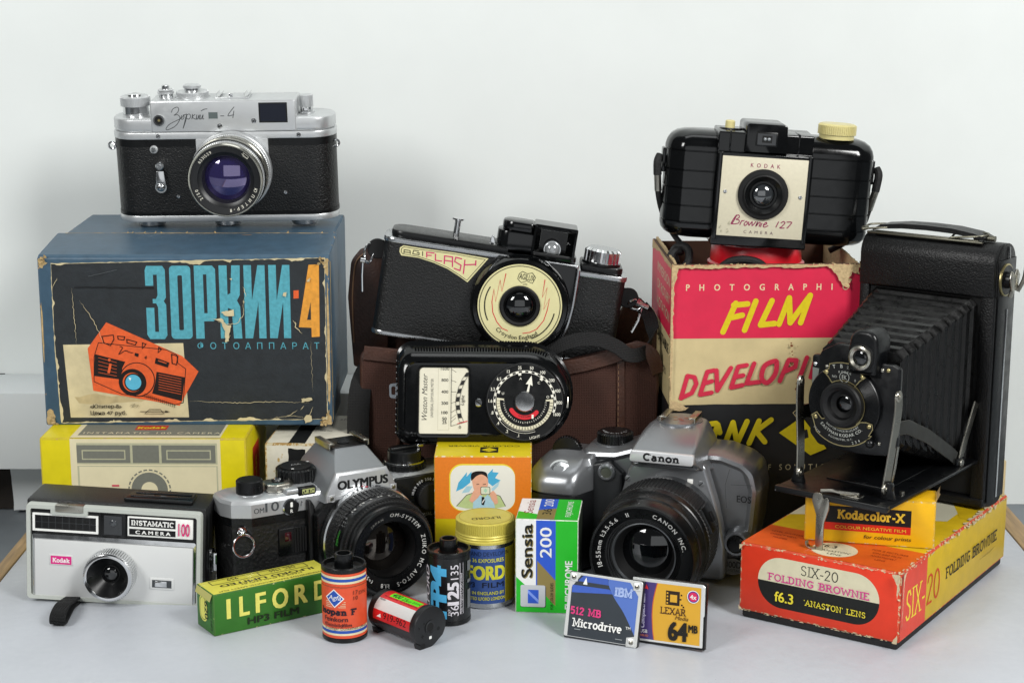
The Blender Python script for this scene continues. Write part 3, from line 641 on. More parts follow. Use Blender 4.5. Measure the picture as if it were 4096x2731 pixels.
# ================================================================== white, blue and green slide film box
def slide_box():
    t = thing('slide_film_box', 'upright white, blue and bright green slide film box', 'film box', (1.9, 976.5, 0), (-5.6, 0, 0))
    Wt = mat('film_white', 'e2e2e0', .35, var=(8, .03)); GR = mat('film_bright_green', '17b01c', .35, var=(8, .05)); BL = mat('film_blue', '2352c0', .35, var=(8, .05)); GD = mat('film_gold', '8b7a45', .4, .2); BK = ink('16180f'); E = edge('slide_edge', 'c8d8c0', 'e8e8e0', .5)
    mb = MB(); mb.box(0, 35.8, 0, 40, 0, 55.9, mat('film_side', '1a2418', .5), .7, 2, bm_mat=E, f=Wt, t=Wt)
    f = FRONT(mb, 0, h=.02); H = 55.5
    f.rect(.5, .5, 11.8, H, Wt); f.rect(11.8, .5, 23, H, BL); f.rect(23, .5, 35.4, H, GR)
    f.poly([(.5, .5), (.5, 21.5), (8, 14.5), (23, 14), (23, .5)], GR); f.poly([(12.5, 31.5), (23, 20), (23, 4.5), (14, 14.5), (12.5, 15)], GD)
    f.rect(3, 3.4, 17.6, 16.4, ink('16180f'), 1); f.rect(3, 3.7, 17.2, 16.8, mat('slide_mount', 'b9bcc0', .4), 1); f.rect(7.2, 5.8, 13.4, 14, BL); f.poly([(7.2, 14), (7.2, 12), (13.4, 6), (13.4, 8)], ink('7d98e6'))
    for dx, m in ((.5, GD), (0, BK)): f.text('Sensia', 9.6 + dx, 37.4 - dx, 6, m, w=32, ang=90, bold=.02, shear=-.08)
    f.text('200', 20.6, 42.5, 6.4, Wt, w=18, ang=90, bold=.012); f.text('FUJICHROME', 32.5, 17.5, 4, Wt, w=29, ang=90, bold=.02); f.text('FOR COLOR SLIDES', 21.8, 10.5, 1.6, BK, w=16, ang=90)
    tp = TOP(mb, 55.9, h=.02); tp.rect(.5, .5, 11.8, 39.5, Wt); tp.rect(11.8, .5, 22, 39.5, BL); tp.rect(22, .5, 35.3, 39.5, GR); tp.poly([(.5, 1), (.5, 15), (11.8, 10), (11.8, 1)], GR)
    tp.poly([(11.8, .8), (11.8, 18), (22, 22), (22, .8)], GD); tp.text('Sensia', 8.8, 24, 5, ink('8a2a20'), w=25, ang=90); tp.text('200', 19.5, 32, 5.2, Wt, w=14, ang=90); tp.text('36', 19.5, 15, 5, BK, w=11, ang=90); tp.text('FUJICHROME', 31, 21, 3.2, Wt, w=29, ang=90)
    mb.build('carton_body', t)
slide_box()

# ================================================================== yellow roll film box on the orange box
def yellow_box():
    t = thing('roll_film_box', 'bright yellow colour negative film box under the folding camera bed', 'film box', (165.3, 972.3, 44.9), (-13.7, 0, 0))
    Y = paper('rollfilm_yellow', 'e3ae10', .4, .06, (5, .05)); E = edge('rollfilm_edge', 'd2a31c', 'c9b489', .55)
    mb = MB(); mb.box(0, 71.8, 0, 24, 0, 27.2, Y, .9, 2, bm_mat=E)
    f = FRONT(mb, 0); yk = ink('e9c33a')
    f.rect(8, 11.7, 58.7, 21.4, INKBLK); f.rect(8, 7.3, 58.7, 11.7, ink('d32a14')); f.slab('Kodacolor-X', 36.5, 14, 5.6, yk, .2, w=37, thin=.9); f.text('COLOUR NEGATIVE FILM', 36.6, 8.6, 1.7, yk, w=39); f.text('for colour prints', 46, 3.7, 2.1, INKBLK, w=26, shear=.2)
    l = LEFT(mb, 0); 
    for i, h in enumerate((3, 8, 13, 18)): l.text('620', -12, h, 2.6, INKBLK, w=9)
    r = RIGHT(mb, 71.8); r.rect(4, 14, 20, 20, INKBLK); r.text('620', 12, 5, 4, INKBLK); 
    mb.build('carton_body', t)
    fl = MB(); fl.add([(71.8, 2, 27), (71.8, 22, 27), (73.6, 21, 31), (73.2, 12, 29.5), (73.8, 3, 31.5)], [(0, 1, 2, 3, 4)], mat('torn_flap', 'bfa982', .8, bump=(1, .2))); fl.build('torn_flap', t)
yellow_box()

# ================================================================== long orange and yellow camera box
def long_box():
    t = thing('folding_camera_box', 'long flat worn orange and yellow box with black base, under the folding camera', 'box', (209.1, 916.5, 0), (-33.6, 0, 0))
    RD = paper('box_red', 'd83a20', .36, .07, (4, .05)); RO = paper('box_orange', 'd2551e', .34, .1, (4, .05)); YL = paper('box_yellow', 'c9a818', .4, .1, (4, .06)); CRM = mat('box_cream', 'd6cfb0', .5, var=(9, .08)); PK = ink('d0358a'); YK = ink('e6d53a'); BK = ink('171917')
    bs = MB(); bs.box(-94.8, -1.2, 1.2, 170.8, 0, 8, mat('box_base_black', '141414', .7, worn=('6b5a3e', 6, .72), bump=(2, .2)), 1.5, 2); bs.build('box_base', t)
    RE = edge('red_worn_edge', 'cf4a2c', 'c7b28d', .54, 3); YE = edge('yellow_worn_edge', 'bba02a', 'c9b897', .5, 3)
    mb = MB(); mb.box(-96, 0, 0, 172, 4.6, 44.7, YL, 1.2, 2, bm_mat=RE, f=RD)
    f = FRONT(mb, 0); st = lambda e, n=14: rpoly(rect(-84.5 - e, 10.4 - e, -12 + e, 39.8 + e), 14.4 + e, n)
    P = st(0); f.poly(P, BK)
    hi = [p for p in P if p[1] > 25.2]; f.poly(hi + [(-84.5, 25), (-12, 25)] if False else [(-12, 25)] + [p for p in hi if p[0] > -48] + [p for p in hi if p[0] <= -48] + [(-84.5, 25)], CRM)
    f.slab('SIX-20', -47.5, 32, 6, ink('1a1c1c'), .085, w=23, thin=.35); f.slab('FOLDING BROWNIE', -48, 25.8, 4.4, PK, .15, w=61, thin=.5)
    f.text('f6.3', -68, 14.4, 5.6, YK, w=11.5, bold=.02); f.slab("'ANASTON' LENS", -37.5, 15.4, 3.5, YK, .13, w=37, thin=.35)
    r = RIGHT(mb, 0); r.rect(.7, 5.6, 38, 43.8, RD)
    r.slab('SIX-', 22, 14, 18, YK, .075, w=29, thin=.8); r.slab('20', 49, 14, 18, ink('c83a20'), .075, w=21, thin=.8); r.slab('FOLDING BROWNIE', 111, 21, 7, BK, .14, w=86, thin=.8)
    tp = TOP(mb, 44.7); tp.rect(-95.3, .8, -.7, 38, RO)
    tp.poly([(-95, 62), (-30, 100), (-30, 171), (-95, 171)], CRM); tp.poly([(-60, 75), (-12, 100), (-12, 171), (-20, 171)], mat('box_pale', 'c3bfa8', .5)); tp.poly([(-40, 171), (-8, 110), (-1, 110), (-1, 171)], YL)
    tp.circ(-46, 16, 13, CRM, 36, 12); tp.slab('f6.3', -51, 18, 4.5, BK, .16); tp.text("'ANASTON'", -44, 12, 2.5, ink('3a3a30'), w=17, ang=4); tp.text('LENS', -43, 7.5, 2.4, ink('3a3a30'), w=8)
    for k, (x, s_) in enumerate(((-80, 'LEVEL SHUTTER'), (-80, 'DIRECT VIEW'), (-80, 'FINDER'), (-18, 'FOR 8 PICTURES'), (-18, 'ON 620 FILM'), (-18, 'ANASTIGMAT'), (-18, 'LENS'))): tp.text(s_, x, 27 - 5 * (k % 4 if k < 3 else k - 3), 2.2, ink('8a2a12'), w=len(s_) * 1.5)
    rn = random.Random(21); TN = mat('torn_paper', 'c9b896', .85, var=(2, .2), bump=(1, .3))
    for _ in range(38):
        u = rn.uniform(2, 170); w_ = rn.uniform(.8, 4) * (1.5 if u > 70 else .8); d = rn.uniform(.3, 1.4) * (1.6 if u > 80 else .8)
        r.poly(jag([(u, 44.3), (u + w_, 44.3), (u + w_ * .6, 44.3 - d), (u + w_ * .2, 44.3 - d)], .15, .8, rn), TN); tp.poly(jag([(-.5, u), (-.5, u + w_), (-.5 - d * 1.3, u + w_ * .7), (-.5 - d, u)], .15, .8, rn), TN)
    for _ in range(26):
        u = rn.uniform(-95, -2); w_ = rn.uniform(.8, 3.4); d = rn.uniform(.2, .9)
        for zz in (44.2, 5.2): f.poly(jag([(u, zz), (u + w_, zz), (u + w_ * .6, zz + (-d if zz > 20 else d))], .1, .7, rn), TN)
    for q in ([(-5, 44), (-.3, 44), (-.3, 36), (-1.4, 30), (-2, 38)], [(-.4, 5), (-3.4, 5), (-2, 8), (-.4, 10)], [(-95.6, 44), (-93.5, 44), (-95.4, 41)], [(-95.5, 8), (-93, 6), (-95, 5.2)]): f.poly(jag(q, .25, .9, rn), TN)
    r.poly(jag([(.3, 44), (3.5, 44), (1.4, 40), (.9, 30), (.4, 16), (.2, 12)], .25, 1, rn), TN); f.circ(-41, 16.4, .7, CRM); r.poly(jag([(120, 17.4), (140, 16.6), (152, 18.4), (140, 18)], .2, 2, rn), ink('a58a2a'))
    sh = mb
    for _ in range(22): u = rn.uniform(60, 171); curl(sh, (.1, u, 44.6), (.4, rn.uniform(-1, 1), -.3), (1, 0, .6), rn.uniform(1, 2.6), rn.uniform(.8, 2), TN, rn)
    for _ in range(8): curl(sh, (rn.uniform(-2, .2), rn.uniform(-.2, 2), rn.choice((44.6, 5, 30))), (rn.uniform(-1, 1), 0, rn.uniform(-1, 1)), (.5, -1, .3), rn.uniform(1, 2.4), rn.uniform(.8, 1.8), TN, rn)
    mb.build('box_lid', t)
long_box()

# ================================================================== orange and yellow carton with the picture of a man
def picture_carton():
    t = thing('picture_carton', 'orange and yellow carton printed with a man holding a viewer, under the light meter', 'box', (-17.5, 1040, 0), (-.8, 0, 0))
    Y = paper('pic_yellow', 'ccb812', .4, .06, (5, .05)); OG = mat('pic_orange', 'e07a18', .45, var=(1.4, .07)); E = edge('pic_edge', 'd0a820', 'd8cdb2', .55)
    mb = MB(); mb.box(-29.3, 29.3, 0, 46, 0, 74.7, Y, .8, 2, bm_mat=E)
    f = FRONT(mb, 0); x = lambda q: (q - 462) / 13.4; z = lambda q: 74.7 - (q - 248) / 13.5; P = lambda l: [(x(a), z(c)) for a, c in l]
    f.rect(-28.9, z(778), 28.9, 74, OG)
    f.poly(rpoly(rect(x(190), z(712), x(722), z(312)), 8, 8), ink('e8d23c')); f.poly(rpoly(rect(x(200), z(706), x(720), z(325)), 7.5, 8), mat('pic_white', 'e6e4d8', .45))
    SK = ink('e3a98a'); BL = ink('4aa9d0'); LB = ink('a9cdd8'); JK = ink('b9c98a'); BK = ink('1a1416')
    for q in ([(265, 470), (335, 380), (330, 420), (372, 375), (360, 470), (300, 520), (245, 545)], [(500, 400), (545, 350), (540, 380), (590, 385), (560, 430), (605, 450), (540, 500), (505, 470)]): f.poly(P(q), BL)
    f.poly(P([(290, 560), (330, 500), (380, 500), (350, 550)]), LB); f.poly(P([(530, 520), (600, 450), (585, 500), (540, 545)]), LB)
    f.poly(P([(245, 670), (330, 575), (400, 550), (520, 550), (600, 580), (645, 670), (560, 690), (330, 690)]), JK); f.poly(P([(385, 600), (440, 570), (470, 600), (500, 570), (545, 620), (560, 690), (380, 690)]), LB)
    f.line(P([(248, 668), (330, 575), (400, 550)]), .35, BK); f.line(P([(540, 560), (600, 582), (645, 668)]), .35, BK)
    f.poly(spline(P([(375, 430), (385, 385), (435, 375), (485, 385), (502, 430), (500, 500), (470, 560), (435, 575), (400, 550), (380, 490)]), 4, True), SK)
    f.poly(spline(P([(368, 450), (372, 390), (430, 372), (490, 385), (500, 440), (490, 420), (450, 400), (410, 415), (385, 440)]), 4, True), BK)
    f.line(P([(410, 485), (432, 482)]), .4, BK); f.line(P([(462, 485), (486, 482)]), .4, BK)
    f.poly(P([(350, 620), (385, 540), (440, 505), (445, 560), (420, 600), (375, 640)]), SK); f.poly(P([(515, 560), (545, 535), (572, 570), (585, 640), (560, 655), (530, 610)]), SK)
    f.poly(P([(452, 590), (470, 590), (480, 620), (470, 660), (450, 655)]), BK); f.line(P([(455, 640), (475, 610)]), .6, WHITE)
    f.poly(rpoly(rect(x(443), z(570), x(520), z(503)), .8, 3), BK); f.poly(rpoly(rect(x(447), z(566), x(516), z(507)), .7, 3), ink('d9dcc2')); f.poly(P([(468, 538), (482, 515), (498, 535), (484, 556)]), ink('a8d2b4'))
    f.rect(x(243), z(945), x(262), z(918), ink('c83a1a'))
    tp = TOP(mb, 74.7); tp.rect(-2, 8, 9, 20, INKBLK); tp.poly([(-1.4, 14), (3.5, 18.6), (8.4, 14), (3.5, 9.4)], ink('cdb814')); tp.text('AGILUX', 3.5, 13, 1.6, INKBLK, ang=180); tp.text('COLOUR VIEWER', 0, 24, 3, INKBLK, w=44, ang=180)
    mb.build('carton_body', t)
picture_carton()

# ================================================================== film cartridges and tin
def cartridge_shell(t, cap, spool=True, z1=42.6, red=False):
    mb = MB()
    mb.lathe([(0, 0), (11.9, 0), (12.5, .6), (12.5, 2.6), (12.1, 3)], cap); mb.build('end_cap', t); mb = MB(); mb.lathe([(12.1, 39.6), (12.5, 40), (12.5, z1 - .5), (12.1, z1), (11.2, z1), (10.6, z1 - 2.2), (8.2, z1 - 2.6)], cap)
    mb.build('end_cap', t)
    s = MB()
    if red: s.lathe([(8.2, z1 - 2.55), (6, z1 - 2.5)], mat('felt_brown', '6a3420', .8))
    s.lathe([(6.2 if red else 8.2, z1 - 2.58), (5.2, z1 - 2.4), (5.0, z1 + 5.2), (4.6, z1 + 5.6), (3.7, z1 + 5.5), (3.5, z1 - 1), (0, z1 - 1)], BLACK); s.build('spool', t)
def agfa():
    t = thing('film_cartridge', 'orange 35 mm film cartridge with blue and cream bands, standing upright', 'film cartridge', (-92.5, 940.5, 0), (2, 0, 0), 'loose film cartridges')
    cartridge_shell(t, BLACK)
    OR = mat('cartridge_orange', 'd9502c', .42, var=(6, .1), bump=(3, .05), worn=('8a3a22', 5, .74)); BL = ink('2850a8'); CR = ink('dcd0aa'); DK = ink('231a26')
    mb = MB(); mb.lathe([(12.1, 2.9), (12.35, 3), (12.35, 39.7), (12.1, 39.8)], OR, n=56)
    p = CYL(mb, 0, 0, 12.35)
    for z0 in (34.2, 4.6):
        p.rect(-17, z0, 17, z0 + 4.2, CR); p.rect(-17, z0 + 1.2, 17, z0 + 2.9, BL)
    p.poly([(-10.6, 26.2), (-5, 31.3), (.8, 26), (-4.8, 20.6)], WHITE); p.poly([(-9.8, 26.2), (-5, 30.6), (0, 26), (-4.8, 21.3)], BL); p.text('Agfa', -4.9, 25.2, 2.6, WHITE, w=7.4, shear=.25)
    for i in range(4): p.line([(-10.5, 24 - i), (-8.4 + i * .8, 24 - i)], .3, CR); p.line([(.4 - i, 24 - i), (1.4, 24 - i)], .3, CR)
    p.slab('Isopan F', -3.6, 16.3, 3.9, DK, .24, w=22); p.text('Feinkorn', -4.5, 12.8, 2.7, DK, w=14, bold=.012); p.text('Kleinbildfilm', -3.5, 9.9, 1.9, DK, w=16, bold=.012)
    p.text('In völliger Dunkelheit öffnen!', 2, 8.1 , 1.45, DK, w=26); p.text('FABRIK · LEVERKUSEN-BAYERWERK', 4, 9.3 - 3.6 + 3.4 - 2.9, 0.01, DK) if False else None
    p.text('17', 7, 28, 2.4, ink('5a2a22'), w=2.6); p.text('10', 7, 25, 2.2, ink('5a2a22'), w=2.6); p.text('DIN', 11.5, 27.6, 2, ink('5a2a22'))
    p.line(jag([(-16, 32.6), (16, 32.9)], .15, 1, RND, False), .35, ink('8a4a30'))
    mb.build('paper_label', t)
agfa()
def fp4():
    t = thing('film_cartridge', 'black 35 mm film cartridge with light blue lettering, standing beside the tin', 'film cartridge', (-35.8, 966, 0), (0, 0, 0), 'loose film cartridges')
    cartridge_shell(t, BLACK, red=True)
    mb = MB(); mb.lathe([(12.1, 2.9), (12.3, 3), (12.3, 39.7), (12.1, 39.8)], mat('cartridge_black', '0d0e10', .3), n=56); p = CYL(mb, 0, 0, 12.3)
    LB = ink('4aa5d2'); LG = ink('d4d0d6')
    p.text('FP4', -1.2, 20, 9.6, LB, w=31, ang=90, bold=.06, shear=.1); p.text('ILFORD', -12.6, 20, 4, LG, w=28, ang=90, shear=.1, bold=.02); p.text('125', 6, 19.4, 6, LG, w=13.6, ang=90, bold=.05); p.text('135', 6, 32, 4.4, LG, w=8.4, ang=90); p.text('36', 6, 9.4, 4.6, LG, w=6.4, ang=90); p.text('EXP', 1.6, 8.6, 1.6, LG, ang=90, w=3.6)
    p.line([(7, 7), (7, 37)], .3, LG); p.text('Made in England ILFORD Limited', 8.4, 19, 1.3, LG, w=24, ang=90); p.line([(9, 7), (9, 37)], .2, LG)
    g = ink('6a6d70')
    p.rect(12.5, 9, 16, 20, g); p.rect(12.5, 24, 16, 26, g); p.rect(12.5, 31, 16, 37, g)
    mb.build('printed_shell', t)
fp4()
def lying():
    t = thing('film_cartridge', 'red and white 35 mm film cartridge lying on its side in front', 'film cartridge', (-58.4, 938.5, 11.5), (0, 0, 0), 'loose film cartridges'); t.scale = (.91,) * 3
    # axis points right, slightly down and towards the viewer
    Mx = TR(rz=-38) @ TR(ry=90) @ TR(rz=-90)
    # local: h along axis; section plane (x right? y up) built so that +y is up
    def sec(r): return [(r * math.cos(R(a)), r * math.sin(R(a))) for a in range(0, 300, 12)]
    A = TR(rz=-46, ry=0)                                        # local x = axis, z up, y away
    BLK = mat('cartridge_plastic', '111214', .42, bump=(1, .03))
    tear = lambda r, k: [(r * math.cos(R(a)), r * math.sin(R(a))) for a in range(-62, 225, 9)] + [(-4, -r * .92), (3 + k, -14.6), (8 + k, -14.6), (9.2, -r * .72)]
    # outline seen along the axis: (y toward the viewer negative, z)
    mb = MB()
    for x0, x1, r in ((-22, -17, 12.2), (17, 22, 12.6)): mb = MB(); mb.prism([(-q[0], q[1]) for q in tear(r, 0)], 'x', x0, x1, BLK, .5, 2, M=A); mb.build('end_cap', t)
    e = MB(); E = A @ AX('x', (22, 0, 0))
    e.lathe([(4.2, 0), (4.2, .5), (3.6, .5), (2.9, -.6 + .7), (2.6, .06)], BLK, E); e.lathe([(2.6, .07), (0, .07)], DARK, E)
    Mf = A @ Matrix(((0, 0, 1, 22), (-1, 0, 0, 0), (0, 1, 0, 0), (0, 0, 0, 1)))
    e2 = Print(e, lambda u, v, h: Mf @ Vector((u, v, h)))
    for (u, v, r) in ((-6.5, -2.6, 1), (5.8, -10.8, 1.5)): e2.circ(u, v, r * 1.3, ink('1c1d1f'), 16); e2.circ(u, v, r, DARK, 16)
    e2.poly(rpoly(rect(-1, -7.6, 1, -5.8), .3), WHITE); e2.line([(5, -4.5), (7.4, -4.5)], .7, DARK); e2.line([(6.2, -5.7), (6.2, -3.3)], .7, DARK); e2.poly([(4, 3), (5.5, 4.2), (5.2, 2.4)], DARK); e2.poly([(8, 1), (9.5, 2.5), (9, 0)], DARK)
    e.build('spool_end', t)
    s = MB(); RDm = mat('cartridge_red', 'c81f22', .32, var=(8, .05)); WT = mat('cartridge_white', 'c9c9c6', .35)
    n = 36
    def band(a0, a1, m, r=12.05, x0=-17, x1=17):
        k = max(2, int(abs(a1 - a0) / 6)); vs = []
        for i in range(k + 1):
            a = R(a0 + (a1 - a0) * i / k); vs += [(x0, -r * math.cos(a), r * math.sin(a)), (x1, -r * math.cos(a), r * math.sin(a))]
        s.add(vs, [(2 * i, 2 * i + 1, 2 * i + 3, 2 * i + 2) for i in range(k)], m, A)
    band(0, 360, mat('cartridge_dark', '141012', .35)); band(-8, 22, RDm, 12.12); band(22, 58, WT, 12.12); band(58, 112, RDm, 12.12); band(112, 200, mat('cartridge_plum', '5a1838', .35), 12.12)
    p = Print(s, lambda u, v, h: A @ Vector((u, -(12.12 + h) * math.cos(v / 12.12), (12.12 + h) * math.sin(v / 12.12))), slice_u=.8, axis=1)
    a = lambda d: R(d) * 12.12
    p.text('919-962', 3, a(1), 4, INKBLK, w=21); p.poly([(-13.5, a(2)), (-10, a(13)), (-9.5, a(2))], WHITE); 
    LG = ink('5fd31c')
    for k in range(4): p.raw([(-11, a(72 + 6 * k)), (15.5, a(72 + 6 * k)), (15.5, a(78 + 6 * k)), (-11, a(78 + 6 * k))], [(0, 1, 2, 3)], LG, True)
    p.text('400', -6, a(75), 4, INKBLK, w=8, bold=.02); p.text('25', 1.5, a(75), 3, INKBLK); p.text('EXP', 5.5, a(75), 1.6, INKBLK); p.text('DX/IX', 12, a(78), 1.8, INKBLK); p.text('Notes', -13, a(52), 1.4, ink('333333')); p.text('For color prints · Für Farb-Papierbilder', 1, a(66), 1.1, ink('4a1010'), w=30)
    s.build('printed_shell', t)
lying()
def tin():
    t = thing('film_tin', 'small aluminium film tin with yellow screw lid and blue paper label', 'film tin', (-15.4, 997, 0))
    AL = mat('tin_aluminium', 'c3c5c6', .25, 1, rvar=.06); YL = mat('tin_yellow', 'c8ba52', .42, .2, rvar=.08)
    b = MB(); b.lathe([(0, 0), (15.6, 0), (16.6, .8), (16.9, 2), (16.9, 39), (16, 40), (16, 44)], AL, n=64); b.build('tin_body', t)
    l = MB(); l.lathe([(17.0, 38.6), (17.6, 39), (17.6, 40.2), (17, 40.9), (17.5, 41.6), (17, 42.4), (17.5, 43.2), (17, 44)], YL, n=64); l.gear(17.2, .35, 84, 44, 51, YL, bev=.7)
    tp = TOP(l, 51); tp.ring(0, 0, 15, 15.4, mat('lid_line', 'a89528', .4, .3)); tp.text('ILFORD', 0, -2, 3.8, ink('5e5426'), w=17, ang=192, bold=.02); l.build('screw_lid', t)
    q = MB(); BLm = mat('tin_label_blue', '2b4987', .5, var=(5, .1), bump=(2, .05)); q.lathe([(16.9, 3.6), (17, 3.6), (17, 36.4), (16.9, 36.4)], BLm, n=64, a0=-180, a1=-48)
    q.lathe([(16.9, 3.6), (17, 3.6), (17, 36.4), (16.9, 36.4)], mat('tin_label_yellow', 'b3a41c', .5), n=24, a0=-48, a1=0)
    p = CYL(q, 0, 0, 17); Yk = ink('d6d23a'); NV = ink('10182e')
    p.text('OPEN AND DEVELOP IN', -1, 32.4, 2.4, NV, w=32); p.text('35 mm 36 EXPOSURES', -2.6, 28.6, 2.2, Yk, w=28, bold=.012); p.text('ILFORD', -2.8, 18.4, 7.8, Yk, w=30, bold=.05); p.text('HP3', -9.5, 13.5, 3, NV, bold=.02); p.text('FILM', 4.8, 13.5, 3, NV, w=13, bold=.01); p.text('MADE IN ENGLAND BY', -2, 9.2, 1.9, Yk, w=27, bold=.01); p.text('ILFORD LIMITED ILFORD LONDON', -3.6, 5.9, 1.9, Yk, w=31, bold=.01)
    q.build('paper_label', t)
tin()

# ================================================================== memory cards
def cards():
    t = thing('microdrive_card', 'dark grey and blue memory card with silver corner frame, leaning left of the yellow card', 'memory card', (47.9, 929, .5), (-22.3, -15.2, .6), 'memory cards in front')
    FR = mat('card_steel', 'd9dad8', .3, .35); BK = BLACK
    b = MB(); b.box(-21.4, 21.4, .6, 5, 0, 36.4, mat('card_edge', '3a3c3e', .35, .6), .5); b.build('card_body', t)
    b = MB(); b.prism(rpoly([(-21.2, .8), (15, .8), (15, 0), (21.2, 0), (21.2, 36.2), (-21.2, 36.2)], [1, .2, .2, 1.2, 1.5, 1.5]), 'y', 0, .8, FR, .25, 1)
    for (x, z) in ((-18.4, 33.4), (18.2, 33), (18, 2.6)): b.box(x - 2.2, x + 2.2, -.35, .2, z - 2.2, z + 2.2, FR, .4); screw(b, x, -.35, z, 1.3, NICKEL, 20, .3)
    b.build('steel_frame', t)
    b = MB(); f = FRONT(b, 0); GY = mat('card_grey', '343a40', .3, var=(10, .08)); BL = mat('card_blue', '5370b8', .3)
    f.poly([(-19, 1.2), (15, 1.2), (15, 5), (19.3, 6), (19.3, 28), (14, 34.6), (-14.5, 35), (-19.3, 28)], GY)
    f.poly([(-16, 31.6), (2, 31.6), (1, 35), (-13, 35)], ink('3a57a8')); f.poly([(-19, 25), (5, 27.2), (2.5, 29.4), (-19, 29.2)], ink('3c5cb4'))
    f.poly(spline([(1.4, 34.9), (2.2, 31), (6, 25), (12, 18), (17.2, 10), (19.3, 6.5)], 5) + [(19.3, 28), (14, 34.8)], BL)
    f.poly([(-13, 30.2), (-11.4, 34.2), (-10.4, 30.2)], WHITE); f.slab('IBM', 10.8, 26.2, 5.2, ink('b4c6ea'), .24, w=10.5)
    for i in range(7): f.line([(5, 26.4 + i * .75), (16.5, 26.4 + i * .75)], .16, BL)
    f.slab('512 MB', -9.6, 13.2, 4.4, ink('d23a78'), .2, w=18); f.slab('Microdrive', -2.2, 6.6, 4.8, WHITE, .17, w=29); f.text('TM', 15.6, 9.4, 1.5, WHITE, w=2.8); f.rect(-15, 5.2, -11.4, 5.6, ink('8f9496')); f.rect(9, 3.2, 13, 3.6, ink('8f9496'))
    b.build('card_label', t)
    t = thing('compact_flash_card', 'yellow and purple memory card leaning right of the grey one', 'memory card', (84.3, 922.9, .9), (-24.9, -7.9, -1.9), 'memory cards in front')
    b = MB(); b.box(-21.4, 21.4, .5, 3.6, 0, 36.4, BLACK, .4); b.build('card_body', t)
    b = MB(); b.prism(rpoly([(-21, 1.2), (20.2, 1.2), (20.2, 18), (20.8, 19), (20.8, 34.5), (19.6, 35.8), (-21, 35.8)], .5), 'y', 0, .6, FR, .2, 1); b.build('steel_frame', t)
    b = MB(); f = FRONT(b, 0); YL = mat('card_yellow', 'd3a02c', .32); PU = mat('card_purple', '43346f', .32); OG = ink('c9602a')
    f.rect(-20.6, 2.4, 18.6, 34, PU, .8)
    A = spline([(-6.8, 34), (-8.6, 26), (-9.3, 18), (-8.8, 9), (-7.8, 2.4)], 5); f.poly(A + [(-6.6, 2.4), (-6.2, 34)], OG); f.poly([(p[0] + .5, p[1]) for p in A] + rpoly([(18.6, 2.4), (18.6, 34)], 0), YL)
    f.rect(-1.5, 22.8, 6.5, 30.6, ink('2a1c12')); f.rect(1, 24.5, 5, 28.6, YL)
    for k in range(4): f.rect(-1, 23.4 + k * 1.8, -.1, 24.3 + k * 1.8, YL)
    for q in ((7, 28.4), (6.6, 26), (7.4, 23), (8.4, 22)): f.rect(q[0], q[1], q[0] + .9, q[1] + .9, ink('2a1c12'))
    f.slab('LEXAR', 3, 17.6, 3.9, ink('3a1a14'), .13, w=15, thin=.3); f.text('Media', 8, 15.2, 2.1, ink('3a1a14'), w=7.5, shear=.35)
    f.circ(14.3, 28.8, 3.5, WHITE); f.circ(14.3, 28.8, 3.1, ink('4a2a88')); f.circ(14.3, 28.8, 2.5, ink('cf2a58')); f.text('4x', 14.3, 27.5, 2.4, WHITE, bold=.02)
    f.text('64', 6.2, 4, 9.6, ink('1c1814'), w=11.4, bold=.05); f.text('MB', 14.8, 9.2, 4, ink('1c1814'), w=5.4, bold=.045); f.text('CompactFlash', -13.2, 18, 2.4, ink('c9c4e0'), w=19, ang=90, bold=.03, shear=.1); f.poly([(-13.4, 30.4), (-12.6, 33), (-11.4, 30.2)], ink('d22a2a')); f.text('USB', -13.4, 6, 1.8, WHITE); f.text('ENABLED', -14, 4, 1.1, ink('d87a3a'))
    b.build('card_label', t)
cards()
